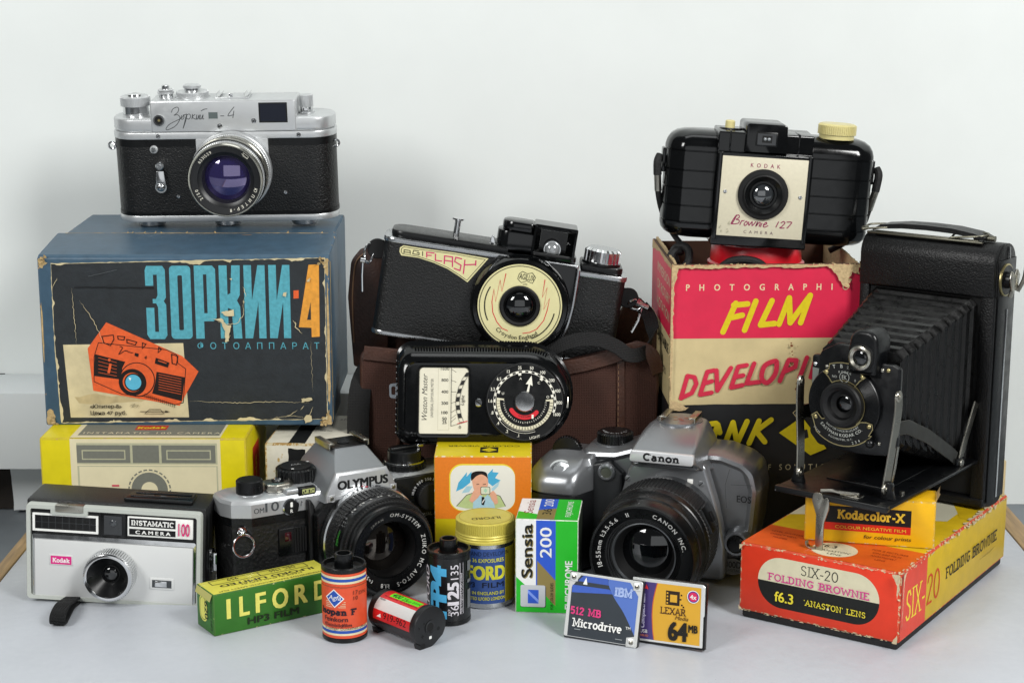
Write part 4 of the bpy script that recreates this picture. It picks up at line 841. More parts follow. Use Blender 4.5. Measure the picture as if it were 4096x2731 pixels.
# ================================================================== silver rangefinder camera on the blue box
def rangefinder():
    t = thing('rangefinder_camera', 'silver and black rangefinder camera with engraved script name, on top of the blue box', 'camera', (-192.3, 1193, 191.2), (0, 5, -.7))
    plan = lambda e=0, y0=0, y1=34: rpoly([(-71.5 - e, y0 - e), (75.5 + e, y0 - e), (75.5 + e, y1 + e), (-71.5 - e, y1 + e)], 16 + e, 8)
    b = MB(); b.prism(plan(0), 'z', 6.5, 58.5, LEATHER, 0); 
    b.prism(plan(.35), 'z', 7, 9.4, BLACK); b.prism(plan(.3), 'z', 53.6, 58.4, BLACK)
    for (x, z) in ((-29.5, 20), (42, 22)): screw(b, x, 0, z, 1.3, CHROME, 40, .5)
    b.build('body', t)
    p = MB(); p.prism(plan(.5), 'z', 2.6, 7.3, SATIN, 1, 2); base = p.build('base_plate', t)
    for x, y in ((-51, 17), (0, 17), (52, 17)):
        q = MB(); q.lathe([(9, 2.8), (8.8, -1.9), (8, -2.7), (0, -2.7)], SATIN, TR(x, y, 0)); q.build('foot_disc', base)
    c = MB(); c.prism(rpoly([(-15.6, 34), (32.2, 34), (32.2, 58.6), (-15.6, 58.6)], 1), 'y', -.8, 4, SATIN, .3, 1)
    c.prism(plan(.6), 'z', 58.4, 63, SATIN, .6, 2); 
    for x in (-40, 52.5): screw(c, x, -.6, 60.7, 1.5, CHROME, 35, .5)
    c.build('front_plate', t)
    h = MB(); h.prism(plan(.2), 'z', 63.05, 72.6, SATIN, 2.2, 3); h.prism(rpoly([(-44.5, -.6), (51.5, -.6), (51.5, 29), (-44.5, 29)], 1.5), 'z', 63.2, 84, SATIN, 1.1, 3)
    f = FRONT(h, -.6); EN = ink('3a3d3f')
    P = lambda l: [(-43.9 + (u - 490) * .0713, 83.6 - (v - 270) * .0717) for u, v in l]
    for st in ([(683, 372), (695, 342), (735, 322), (752, 340), (738, 372), (705, 397), (735, 392), (757, 415), (745, 455), (705, 500), (640, 530), (622, 522), (650, 485), (705, 455), (760, 430), (790, 405), (806, 392)], [(778, 398), (766, 422), (778, 436), (796, 416), (790, 396), (806, 394)], [(806, 394), (822, 390), (812, 440), (780, 520), (796, 470), (818, 402), (848, 388), (856, 412), (838, 434), (820, 428)], [(876, 388), (866, 436)], [(900, 390), (872, 414), (902, 436), (912, 420)], [(915, 394), (908, 428), (918, 434), (936, 396), (932, 432), (944, 432)], [(948, 394), (942, 428), (952, 434), (972, 396), (966, 432), (980, 432)], [(955, 360), (985, 345), (1015, 341)], [(1130, 408), (1165, 408)], [(1262, 325), (1200, 405), (1256, 398)], [(1258, 362), (1244, 428)]):
        f.line(spline(P(st), 4), .42, EN)
    screw(h, 1, -.6, 67, 1.7, CHROME, 30, .6); screw(h, 23.5, -.6, 70.3, 1.7, CHROME, 60, .6)
    top = h.build('top_plate', t)
    w = MB(); w.box(27, 45.8, -.9, 0, 68.9, 82.2, BLACK, .3); w.box(27.9, 44.9, -.98, -.8, 69.8, 81.4, mat('finder_glass', '23262e', .06, spec=.9, tint=(.7, .7, 1))); w.build('finder_window', top)
    w = MB(); w.box(-6, 0, -.75, 0, 72, 76.2, mat('small_window', '5d6666', .1, spec=.8)); w.build('range_window', top)
    w = MB(); A = AX('y', (-38.7, -.6, 71.3)); w.lathe([(3.7, 0), (3.7, .9), (2.7, .9), (2.5, .2)], CHROME, A); w.lathe([(2.5, .25), (0, .25)], DARK, A); w.cyl(.8, .2, .6, BRASS, A); w.build('flash_socket', top)
    k = MB(); A = TR(-57, 17, 0); k.cyl(8.6, 72.5, 79, CHROME, A); k.gear(9.9, .35, 60, 78.6, 85, SATIN, A, bev=.8); k.lathe([(5.5, 85), (5.2, 86), (3.5, 86.3), (0, 86)], CHROME, A); k.build('winding_knob', t)
    k = MB(); A = TR(-36, 15, 0); k.cyl(4.6, 84, 86.6, CHROME, A); k.gear(5.4, .3, 36, 86.4, 88.2, SATIN, A, bev=.4); k.gear(5.2, .3, 36, 88.4, 89.4, SATIN, A, bev=.4); k.cyl(2.7, 89.4, 92, CHROME, A, bev=.4); k.build('shutter_button', t)
    k = MB(); A = TR(-18.6, 16, 0); k.cyl(11.6, 84, 85, SATIN, A); k.gear(10.8, .3, 60, 85, 87.8, SATIN, A); k.cyl(5.3, 87.8, 90, CHROME, A); k.gear(5.9, .35, 32, 90, 92, SATIN, A, bev=.4); k.build('speed_dial', t)
    k = MB(); k.box(-2, 20, 6, 24, 84, 84.8, SATIN, .2)
    for x in (-1.2, 17.2): k.lathe([(1.5, 0), (1.5, 17)], CHROME, TR(x + 1.2, 5.5, 86.6) @ TR(rx=-90), 16, a0=-20, a1=235)
    k.box(7, 9.4, 6, 8, 84.8, 87.2, CHROME, .3); k.build('accessory_shoe', t)
    k = MB(); A = TR(56.5, 17, 0); k.cyl(4.2, 84 - 18.5 + 7, 78, CHROME, A, n=20); k.gear(4.6, .35, 26, 76.5, 84.5, SATIN, A); k.cyl(5.5, 72.6, 73.4, SATIN, A); k.box(54.6, 58.6, 8, 12, 72.6, 77, CHROME, .4); k.build('rewind_knob', t)
    k = MB(); A = AX('y', (-40, 0, 0)); k.prism(rpoly([(-42.6, 38), (-37.4, 38), (-36.4, 27), (-38, 24.6), (-42, 24.6), (-43.4, 27)], 1), 'y', -3.4, -1.8, CHROME, .4)
    k.cyl(2.8, 0, 4, CHROME, AX('y', (-40, 0, 41.3)), bev=.6); k.cyl(1.2, 4, 5.2, CHROME, AX('y', (-40, 0, 41.3)), bev=.3); k.cyl(3.8, 0, 3.4, CHROME, AX('y', (-40, 0, 27))); dome(k, 2.8, 1.6, CHROME, AX('y', (-40, -3.4, 27))); k.box(-42.8, -37.2, -5.3, -4.8, 26.7, 27.3, DARK); k.build('self_timer_lever', t)
    k = MB(); A = AX('y', (-43.4, 0, 52)); k.cyl(2.7, 0, 2, SATIN, A, bev=.5); k.cyl(1.7, 2, 3.2, CHROME, A, bev=.5); k.build('rewind_button', t)
    for s, x in ((-1, -72), (1, 74)):
        k = MB(); ring = [(x + s * (1.6 + 2.2 * math.cos(a)), 12 + 0 * a, 52.6 + 2.2 * math.sin(a)) for a in [i * math.pi / 8 for i in range(16)]]
        k.tube(ring, .75, CHROME, 8, True); k.build('strap_lug', t)
    # lens
    L = MB(); A = AX('y', (7.9, 0, 37.6)); cx = A
    L.lathe([(26.4, 1), (26.4, 7), (25.6, 7.6)], SATIN, A, 64)
    L.gear(25.6, .2, 110, 7.6, 11.5, SATIN, A, bev=.3, hole=24); L.lathe([(25, 11.5), (25.2, 11.8), (25.2, 18), (24.6, 18.4), (24.6, 18.9), (25, 19.2), (25, 24)], mat('lens_aluminium', 'b5b3a8', .28, 1, aniso=.6, rvar=.05), A, 64)
    L.gear(24.4, .25, 120, 24, 28.5, SATIN, A, bev=.3, hole=23); L.lathe([(24, 28.5), (24, 33.6), (23.4, 34.4), (22.8, 34.4)], mat('lens_aluminium2', 'c3c1b6', .22, 1), A, 64)
    pz = Print(L, lambda u, v, h: A @ Vector(((25.2 + h) * math.cos(u / 25.2), (25.2 + h) * math.sin(u / 25.2), v)))
    for i, n_ in enumerate(('1', '1.2', '1.5', '2', '3', '5', '10', '16', '11', '8', '5.6', '4', '2.8')): pz.text(n_, 25.2 * R(150 - i * 11), 14, 1.6, EN, ang=0, wx=-1); pz.line([(25.2 * R(148 - i * 11), 19.4), (25.2 * R(148 - i * 11), 21)], .25, EN)
    lens = L.build('lens', t)
    L = MB(); L.lathe([(22.9, 34.4), (22.6, 33.2), (18.4, 32.2), (17.8, 31.6), (15.8, 30.6), (14.6, 26)], mat('lens_face_black', '141517', .38), A, 56)
    fp = Print(L, lambda u, v, h: A @ Vector((u, v, 33.1 + h - (22.6 - math.hypot(u, v)) * .24)))
    IV = ink('d9d6c8')
    fp.arct('№6531529', 0, 0, 19.2, 135, 1.9, IV, .01); fp.arct('ЮПИТЕР-8', 0, 0, 19.2, -50, 1.9, IV, .01, sp=1.7); fp.arct('2/50', 0, 0, 19.2, 208, 1.9, IV, .01, sp=1.4)
    d = [(19.8 * math.cos(R(48 + k)), 19.8 * math.sin(R(48 + k))) for k in (-4, 4)]; fp.line([(11.4, 17.4), (15.2, 13.8)], .25, IV); fp.line([(12.6, 18), (15.8, 15.2), (14.8, 13.9), (12.2, 15.8)], .25, IV, closed=True)
    L.build('lens_face', lens)
    L = MB(); L.lathe([(14.8, 26), (11, 20), (0, 19.6)], DARK, A, 40); lensglass(L, 14.6, 3.4, A, LENS_P, 25.6); L.build('front_glass', lens)
rangefinder()

# ================================================================== cartridge camera, front left
def cartridge_camera():
    t = thing('cartridge_camera', 'silver faced cartridge snapshot camera with pink logo, front left', 'camera', (-231.8, 990, .9), (-3, 0, 2.7))
    GR = mat('grey_plastic', 'b4b8b1', .4, bump=(1, .01)); PB = mat('pebbled_black', '0d0d0d', .4, bump=(1.1, .3)); AL = mat('brushed_plate', 'd2d3d2', .42, .15, var=(60, .03), rvar=.05)
    b = MB(); b.box(-52, 53, 5, 36, 0, 58.4, PB, 1.6, 2); b.box(-52.4, 53.3, 12, 14, 1, 57.4, BLACK, .4); b.build('body', t)
    fr = MB(); out = rpoly(rect(-51, -.8, 51.2, 56.8), 2.2, 4); inn = rpoly(rect(-48.4, 1.5, 48.6, 54.2), 1.4, 4)
    n = len(out); ring = lambda pts, y: [(x, y, z) for x, z in pts]
    fr.loft([ring(out, 9), ring(out, .8), ring([(x * .992, z * .992 + .2) for x, z in out], 0), ring(inn, 0), ring(inn, 3)], GR, caps=False)
    fr.prism(rpoly([(-48.5, 54.4), (-36.6, 54.4), (-36.6, 50.9), (-15, 50.9), (-15, 54.4), (-15, 55.6), (-48.5, 55.6)], [.3, .3, 1, 1, .3, .3, .3]), 'y', .1, 4, GR, .3); fr.build('front_frame', t)
    k = MB(); k.box(-48.6, 48.8, 1.9, 6, 38.6, 54.4, BLACK); k.box(-48.6, 48.8, 2.6, 6, 1, 39, BLACK); k.build('dark_recess', t)
    k = MB(); k.box(-33.6, -17.4, -.6, 5, 53, 57.2, NICKEL, .4); k.build('shutter_bar', t)
    w = MB(); w.loft([ring(rect(-47.3, 40.6, -9, 51.3), 2.0), ring(rect(-47.3, 40.6, -9, 51.3), .9), ring(rect(-46, 41.8, -10.2, 50.2), .9), ring(rect(-46, 41.8, -10.2, 50.2), 1.7)], WHITE, caps=False)
    w.box(-46.1, -10.1, 1.5, 2, 41.7, 50.3, BLACK); f = FRONT(w, 1.5)
    for i in range(1, 9): f.line([(-46 + i * 4, 42), (-46 + i * 4, 50)], .3, ink('3a3c3e'))
    f.line([(-46, 46), (-10.2, 46)], .3, ink('3a3c3e')); w.build('grid_window', t)
    w = MB(); w.box(-7.8, 7.2, .8, 4, 39.4, 53.8, BLACK, .6); w.box(-5.4, 5, .4, .9, 41, 52.3, mat('viewfinder_glass', '191b1d', .06, spec=.9)); dome(w, 2.2, .8, mat('finder_lens', '33363a', .05, spec=.9), AX('y', (0, .4, 48)), 16); w.build('viewfinder', t)
    w = MB(); w.box(8.2, 46.2, .7, 3, 40.8, 52.6, WHITE, .3); f = FRONT(w, .7)
    f.rect(9.2, 46.6, 36.2, 51.8, INKBLK); f.rect(9.2, 41.8, 36.2, 45.4, INKBLK); f.slab('INSTAMATIC', 22.8, 47.5, 3.2, WHITE, .2, w=25); f.text('CAMERA', 23.2, 42.6, 2, WHITE, w=20.5, bold=.03, sp=1.5); f.text('100', 41.2, 42.8, 7.4, ink('d2206e'), w=6.6, bold=.01); w.build('name_plate', t)
    s = MB(); s.loft([ring(rpoly(rect(-47.8, 0, 48, 38.8), 1.2), 2.8), ring(rpoly(rect(-47.8, 0, 48, 38.8), 1.2), .9), ring(rpoly(rect(-46.6, 1, 46.8, 36.4), .8), .2), ring(rpoly(rect(-46, 1.4, 46.2, 35.6), .6), 1.2)], CHROME, caps=False); s.build('chrome_trim', t)
    s = MB(); s.box(-46.1, 46.3, .5, 3, 1.3, 35.7, AL, .3)
    s.box(-37.4, -23.6, .1, 1, 20.6, 27, AL, .3); f = FRONT(s, .1); f.rect(-36.6, 21.3, -24.4, 26.3, ink('d2257e')); f.slab('Kodak', -30.5, 22.3, 2.9, ink('e9dfe0'), .2, w=10.2)
    s.box(21.4, 35.6, .0, 1, 9.6, 16.6, AL, .3); f = FRONT(s, 0); f.rect(22.8, 10.8, 34.2, 15.4, ink('3c3f42')); s.box(24.4, 31.6, -.7, .2, 11.2, 15, CHROME, .6); plate = s.build('face_plate', t)
    L = MB(); A = AX('y', (-.6, .5, 18.4)); L.gear(14.8, .5, 64, 0, 9.5, SATIN, A, bev=.5, hole=12.6); L.lathe([(14.2, 9.6), (14, 10.6), (13.2, 11), (12.2, 11), (11.9, 10.2)], CHROME, A, 48)
    for i in range(64):
        a = R(i * 360 / 64 + 2.9 + 180 / 64); L.box(14.36, 14.5, -.28, .28, 1, 9.2, DARK, M=A @ TR(rz=math.degrees(a)))
    ln = L.build('lens_barrel', t)
    L = MB(); L.lathe([(11.9, 10.2), (5.4, 3.2)], BLACK, A, 40); L.lathe([(5.4, 3.2), (4.8, 3.4)], BLACKM, A, 30); dome(L, 4.8, 2.2, LENS_K, A @ TR(z=3.1), 24); L.build('lens_cone', ln)
    c = MB(); c.prism(rpoly([(3, 10), (44, 10), (43, 26), (6, 26)], 1.5), 'z', 58.2, 60.6, BLACK, .8); c.box(6.5, 42, 13.4, 17.2, 60.4, 61.3, BLACK, .6); c.box(8, 41, 20, 23, 60.4, 61.3, BLACK, .6)
    tp = TOP(c, 61.3); tp.line([(14, 15.2), (20, 15.2)], .6, ink('55585a')); tp.poly([(24, 14), (28, 15.2), (24, 16.4)], ink('55585a')); c.build('flash_cover', t)
    g = MB(); g.cyl(4.2, 0, 1.6, CHROME, AX('x', (52.6, 20, 26)), bev=.4); g.box(53.6, 57, 16.5, 19.5, 17, 28, CHROME, .4); g.box(53.4, 54.6, 17, 24, 16.4, 18, CHROME, .3); g.build('film_lever', t)
    st = MB(); pts = spline([(-24, 10, .2), (-23.6, -2, .4), (-23, -14, 2.0), (-22, -28, 1.2), (-21.2, -36, 1.4), (-21, -38.6, 3.6), (-21.4, -35, 6.4), (-22.6, -22, 6.8), (-23.4, -8, 4.4), (-24, 6, 1.6)], 5)
    st.tube([(p[0], p[1], p[2]) for p in pts], 0, mat('woven_black', '0e0f10', .8, bump=(1.6, .6, 'weave'), spec=.3), M=TR(ry=-2.7, z=-.6), wt=(9, 1.5), up=(1, 0, 0)); st.build('wrist_strap', t)
cartridge_camera()

# ================================================================== black roll film camera on the developing tank box
def bakelite_camera():
    t = thing('bakelite_camera', 'black bakelite camera with cream front plate and cream knobs, on the tank box', 'camera', (153.5, 1095, 192.4), (0, 0, 3.6))
    base = rpoly([(-31, 8), (-52, 8.2), (-60.5, 15), (-62, 24), (-60, 40), (-52, 47), (58, 47), (66, 40), (68, 24), (66.5, 15), (58, 8.2), (37, 8)], [2, 9, 8, 10, 8, 8, 8, 8, 10, 8, 9, 2], 4)
    def rg(z, e): return [(3 + (x - 3) * (1 - e / 64), 27 + (y - 27) * (1 - e / 21), z) for x, y in base]
    prof = [(1.2, 9), (2, 6), (3.6, 3), (6, 1), (9, .1)]
    for g in (11.6, 21.6, 32.4, 43.4, 55.4): prof += [(g - .5, 0), (g - .15, .55), (g + .15, .55), (g + .5, 0)]
    prof += [(58, .1), (61, .9), (64, 2.8), (66.2, 6), (67.4, 10), (68, 15)]
    b = MB(); b.loft([rg(z, e) for z, e in prof], BAKE); b.build('body', t)
    c = MB(); c.prism(rpoly([(-3.2, 0), (-3.2, 57), (1, 57.5), (1, 69.4), (30, 70.5), (30, 0)], [1.2, .5, .4, 1, 2, 1]), 'x', -31.8, 26.4, BAKE, .7)
    c.prism(rpoly([(-4.2, 4), (-4.2, 57.4), (-2, 57.4), (-2, 4)], .4), 'x', -31.2, -29, BAKE, .3); c.prism(rpoly([(-4.2, 4), (-4.2, 57.4), (-2, 57.4), (-2, 4)], .4), 'x', 23.6, 25.8, BAKE, .3)
    for x in (-24.6, 17.4): c.box(x - .5, x + .5, .4, 20, 58, 70.2, BAKE, .3)
    c.build('front_housing', t)
    v = MB(); v.prism(rpoly([(-16, 57.4), (-15.6, 75.4), (9.4, 75.4), (10, 57.4)], [.3, 2.2, 2.2, .3], 5), 'y', -1.4, 34, BAKE, .8); vf = v.build('viewfinder_hump', t)
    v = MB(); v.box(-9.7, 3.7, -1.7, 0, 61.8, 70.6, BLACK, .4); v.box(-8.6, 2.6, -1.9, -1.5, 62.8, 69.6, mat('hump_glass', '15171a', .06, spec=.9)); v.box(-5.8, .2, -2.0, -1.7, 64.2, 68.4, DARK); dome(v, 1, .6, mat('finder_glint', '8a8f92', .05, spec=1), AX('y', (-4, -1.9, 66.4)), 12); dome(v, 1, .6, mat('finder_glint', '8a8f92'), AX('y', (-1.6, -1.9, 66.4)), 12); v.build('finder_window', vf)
    p = MB(); p.box(-29, 23.4, -3.9, -2.9, 6.4, 55.2, mat('cream_plate', 'cdc6ae', .45, var=(2, .05), bump=(.5, .02), worn=('9a9478', 8, .76)), .15); f = FRONT(p, -3.9); MG = ink('8a2350')
    f.text('KODAK', -2.6, 49.2, 2.4, MG, w=18, sp=2.2, bold=.01); f.text('CAMERA', -3.4, 8.6, 1.8, ink('5f4650'), w=18, sp=2.0)
    Q = lambda l: [(-28.4 + (x - 705) * .0665, 7 - (y - 1140) * .0675) for x, y in [(a, c - (a - 705) * .076) for a, c in l]]
    for st in ([(822, 1050), (840, 1010), (868, 968), (852, 1010), (830, 1052)], [(852, 985), (885, 968), (895, 990), (868, 1008), (895, 1015), (892, 1042), (850, 1050), (832, 1046)], [(905, 1060), (920, 1022), (932, 1024), (945, 1018)], [(958, 1030), (944, 1052), (954, 1066), (974, 1048), (966, 1028), (958, 1030)], [(985, 1030), (990, 1064), (1016, 1032), (1020, 1068), (1052, 1030)], [(1052, 1076), (1066, 1034), (1058, 1070), (1080, 1040), (1092, 1044), (1084, 1078)], [(1108, 1044), (1096, 1080)], [(1112, 1024), (1114, 1026)], [(1124, 1066), (1150, 1054), (1146, 1040), (1126, 1056), (1124, 1078), (1142, 1082), (1166, 1068)], [(1260, 1034), (1238, 1086)], [(1282, 1048), (1302, 1034), (1318, 1048), (1296, 1076), (1276, 1092), (1318, 1094)], [(1334, 1040), (1380, 1044), (1340, 1098)]):
        f.line(spline(Q(st), 4), .55, MG)
    for (x, z) in ((-25.8, 33.4), (20.2, 32.4)): screw(p, x, -3.9, z, 1.2, CHROME, 80, .5)
    rn = random.Random(4)
    for _ in range(9): x, z = rn.uniform(-28, -22), rn.uniform(8, 14); f.poly(jag([(x, z), (x + rn.uniform(.5, 1.6), z), (x + 1, z + rn.uniform(.5, 2))], .2, .5, rn), ink('a9a58e'))
    p.build('face_plate', t)
    L = MB(); A = AX('y', (-2.7, -3.9, 33)); L.lathe([(15.4, 0), (15.4, 1.6), (14.9, 2.2), (12.4, 2.4), (12.2, 3.6), (11.4, 4)], BLACKM, A, 56)
    L.lathe([(11.4, 4), (10.8, 3.4), (8.4, 1.4), (8.2, 2), (7, 2), (6.6, 1)], BLACK, A, 48); ln = L.build('lens_ring', t)
    g = MB(); dome(g, 6.6, 2.8, mat('lens_grey', '26292c', .05, ior=1.8, spec=.9, coat=.5), A @ TR(z=.6), 32); g.build('lens_glass', ln)
    KN = mat('cream_plastic', 'cfc489', .35, var=(5, .06))
    k = MB(); k.cyl(7.6, 67.4, 70.8, BAKE, TR(-22.6, 16, 0), bev=.6); k.build('button_collar', t)
    k = MB(); k.cyl(3, 70.6, 75.4, KN, TR(-24.2, 13, 0), bev=.7); k.build('shutter_button', t)
    k = MB(); k.cyl(10.8, 67.2, 70.2, KN, TR(43.4, 22, 0), bev=.2); k.gear(11.8, .45, 56, 70, 76.6, KN, TR(43.4, 22, 0), bev=1); k.build('winding_knob', t)
    CD = mat('braided_cord', '0e0e0f', .7, bump=(1.4, .5))
    for s, x in ((-1, -62), (1, 68)):
        l = MB(); l.box(x - 1.2, x + 1.2, 22, 32, 40, 55, BAKE, .6); l.cyl(1.7, 0, 3.4 if s > 0 else 3.4, CHROME, AX('x' if s > 0 else 'X', (x, 24, 49)), bev=.6); lg = l.build('strap_lug', t)
        c = MB()
        if s < 0: pts = [(-64.6, 24, 50), (-66, 22, 46), (-65.4, 22, 38), (-64.2, 23, 28), (-61.5, 26, 18), (-57, 32, 8), (-50, 34, -2), (-44, 28, -8)]
        else: pts = [(70.6, 24, 50), (72, 22, 46), (71, 22, 36), (68.6, 24, 24), (66, 28, 12), (60, 36, 2), (50, 42, -6)]
        c.tube(spline(pts, 5), 1.9, CD, 10); c.tube(spline(pts[:3], 4), 2.6, CD, 10)
        o = c.build('neck_cord', t)
        m = MB(); q0 = Vector(pts[2]); q1 = Vector(pts[3]); m.tube([q0 + Vector((0, 0, 4)), q0, q1], 2.3, NICKEL, 12); m.build('cord_ferrule', o)
    c = MB(); c.tube(spline([(-46, 26, -10), (-51, 22, -9), (-53, 20, -14), (-49, 16, -20), (-43, 16, -16), (-42, 20, -9), (-46, 24, -6), (-51, 26, -10), (-47, 28, -22)], 6), 2.6, CD, 10)
    c.tube(spline([(-24, 4, -16), (-18, 2, -10.5), (-9, 1, -8.6), (0, 2, -10.5), (6, 4, -16)], 6), 2.6, CD, 10); c.build('cord_loop', t)
bakelite_camera()

# ================================================================== flash camera in the brown bag
def flash_camera():
    t = thing('flash_camera', 'black camera with round cream lens plate and cream pennant badge, tilted in the brown bag', 'camera', (.3, 1120, 109.2), (0, 0, 8.8))
    CT = mat('chrome_trim_dull', 'b4b6b8', .26, 1, rvar=.06)
    b = MB(); b.prism(rpoly(rect(-92.5, 0, 31, 36), [7, 1, 1, 12], 5), 'z', 12.6, 69.8, LEATHER); b.prism(rpoly(rect(30.5, 4.5, 62.6, 36), [1, 5, 12, 1], 5), 'z', 12.6, 65.6, LEATHER); b.build('body', t)
    r = MB(); r.prism(rpoly(rect(-93.2, -.8, 31.2, 37), [8, 1, 1, 12], 5), 'z', 69.6, 73, CT, .9); r.prism(rpoly(rect(-93.2, -.8, 31.2, 37), [8, 1, 1, 12], 5), 'z', 9.6, 12.8, CT, .9)
    r.prism(rpoly(rect(31.3, 3.6, 63.4, 37), [1, 6, 12, 1], 5), 'z', 65.4, 69, CT, .9); r.prism(rpoly(rect(31.3, 3.6, 63.4, 37), [1, 6, 12, 1], 5), 'z', 9.6, 12.8, CT, .9)
    r.tube(spline([(31.3, -.5, 70), (31.4, -.4, 55), (31, -.4, 42), (28.5, -.6, 28), (22, -.8, 16), (14, -.8, 10)], 6), 1.3, CT, 8); r.build('chrome_trim', t)
    k = MB(); k.prism(rpoly(rect(-89, 3, 29, 34), [8, 2, 2, 10], 5), 'z', 72.8, 77.2, BLACK, 1.2); k.prism(rpoly(rect(33, 7, 60, 34), [1, 5, 10, 1], 5), 'z', 68.8, 73.6, BLACK, 1.2); k.build('top_cover', t)
    h = MB(); h.prism(rpoly([(-24, 12.8), (-21, 72), (30.6, 72), (30.6, 40), (26, 24), (16, 12.8)], 2), 'y', -1.6, 3, BAKE, .4); h.build('lens_housing', t)
    L = MB(); A = AX('y', (-2.1, -1.6, 43.6)); L.lathe([(31.5, 0), (31.5, 3), (30.4, 6.5), (29.6, 8.2), (27.4, 8.8), (26.6, 8.2)], BAKE, A, 72); ln = L.build('lens_ring', t)
    d = MB(); CRM = mat('cream_dial', 'd6cf9c', .38, var=(12, .05)); d.lathe([(26.7, 8.1), (12.8, 8.4)], CRM, A, 72)
    f = Print(d, lambda u, v, h: A @ Vector((u, v, 8.36 + h))); RDK = ink('cf2436'); BK = ink('1a1a16')
    f.ring(0, 0, 25.2, 25.6, BK, 72); rt = -8.8
    P = lambda l: [((x - 1300) * .0836 + (y - 730) * .011, (x - 1300) * .0122 - (y - 730) * .0837) for x, y in l]
    for s_ in ([(1192, 485), (1165, 622), (1150, 535), (1120, 698), (1105, 605), (1092, 700), (1100, 780), (1130, 850), (1170, 900), (1215, 920)], [(1482, 530), (1465, 665), (1500, 590), (1478, 755), (1520, 672), (1505, 760), (1480, 840), (1430, 905), (1380, 930), (1325, 938)]): 
        f.line(P(s_), .5, RDK)
    f.ring(0, 0, 21.8, 22.5, BK, 16, 155, 213); f.ring(0, 0, 21.8, 22.5, BK, 16, -62, -4)
    f.poly([], BK) if False else None
    f.line([(-3.4, 20.4), (-1.6, 22), (1.6, 20.4 + .6), (4.6, 22), (7, 19.4), (5.6, 15.4), (1.8, 16.4), (-1.4, 14.8), (-4, 17)], .3, BK, closed=True); f.text('AGILUX', 1.6, 16.9, 3.6, BK, w=9.6, ang=-2); f.text('LTD', 1.2, 13.6, 1.1, BK, w=2.6)
    f.arct('Croydon England', 0, 0, 21.6, -88, 2.6, BK, inward=True, sp=1.0); d.build('lens_plate', ln)
    g = MB(); g.lathe([(12.9, 8.3), (12.9, 9.4), (12, 10), (10.4, 9.6), (10, 8.6), (9.6, 9.4), (9.2, 8.8)], BLACKM, A, 56); dome(g, 9.2, 4, LENS_K, A @ TR(z=8), 36); g.build('lens', ln)
    bd = MB(); f = FRONT(bd, -.25, h=.02); G = lambda l: [(-79.9 + .0836 * (u - 430) + .011 * (v - 305), 69.1 - .5 + .0122 * (u - 430) - .0837 * (v - 305)) for u, v in l]
    low = [(910, 578), (850, 535), (760, 478), (650, 430), (540, 395), (412, 378)]
    out = [(398, 350), (402, 318), (428, 302), (560, 322), (800, 352), (1064, 396)]
    bd.prism(G(out) + G(low), 'y', -.3, .2, CRM, .1, 1)
    f = FRONT(bd, -.3); f.line(G([(412, 350), (414, 326), (432, 313), (560, 333), (800, 362), (1040, 404), (905, 562), (850, 523), (760, 467), (650, 419), (540, 385), (424, 366)]), .35, BK, closed=True)
    MG = ink('c72a6a')
    for st in ([(432, 362), (434, 335), (478, 340), (480, 366)], [(434, 352), (478, 356)], [(545, 345), (505, 338), (498, 365), (545, 372), (546, 358), (528, 356)], [(572, 345), (572, 380)]): f.line(G(st), .5, BK)
    for st in ([(660, 358), (602, 352), (603, 392)], [(602, 374), (640, 376)], [(668, 362), (668, 412), (718, 418)], [(734, 440), (736, 378), (795, 386), (796, 462)], [(736, 412), (795, 420)], [(866, 400), (820, 388), (812, 420), (860, 448), (852, 488), (806, 470)], [(888, 405), (878, 514)], [(884, 445), (970, 440)], [(970, 410), (968, 450)], [(884, 444), (970, 440)]): f.line(G(st), .7, MG)
    bd.build('name_badge', t)
    v = MB(); v.prism(rpoly(rect(-22.5, 3, 1, 26), [8, 1, 1, 8], 5), 'z', 72.5, 87.5, BAKE, .6); v.prism(rpoly(rect(-20, 4, .6, 24), [8, 3, 3, 8], 6), 'z', 87.4, 94, BAKE, 1.6); v.build('finder_housing', t)
    rf = MB(); o1, o2 = rpoly(rect(0, 74, 27.4, 95), 1), rpoly(rect(1.4, 75.2, 26, 93.6), .8); i2 = rpoly(rect(5, 77, 22, 88), 4)
    i2 = rpoly(rect(5, 77, 22, 90), .8); rg = lambda p, y: [(x, y, z) for x, z in p]
    rf.loft([rg(o1, 22), rg(o1, 1), rg(o2, .6), rg(i2, 15), ], BAKE, caps=False); rf.add(rg(i2, 14.9), [list(range(len(i2)))], BAKE); refl = rf.build('flash_reflector', t)
    q = MB(); dome(q, 5, 4, mat('bulb_glass', '9a9d9f', .15, .4), AX('y', (13.2, 8, 79.4)), 24); q.cyl(5.4, 0, 6, CHROME, AX('y', (13.2, 13, 79.4))); q.build('flash_bulb', refl)
    q = MB(); q.lathe([(2, 76), (2, 87.4), (3.8, 88), (3.8, 89), (0, 89.2)], CHROME, TR(-48.4, 15, 0), 20); q.build('accessory_pin', t)
    q = MB(); q.prism(rpoly([(-26.5, 76), (-22.4, 76), (-23.6, 80), (-25.4, 83), (-26.4, 80)], .6), 'y', 10, 13, CHROME, .4); q.build('shutter_lever', t)
    q = MB(); q.cyl(12.6, 73.4, 75, BLACK, TR(46, 18, 0)); q.gear(11.8, .7, 20, 75, 83.6, CHROME, TR(46, 18, 0), top=CT, bev=1.4); q.build('winding_knob', t)
    WV = mat('strap_webbing', '0f0f10', .8, bump=(1.0, .35, 'weave'))
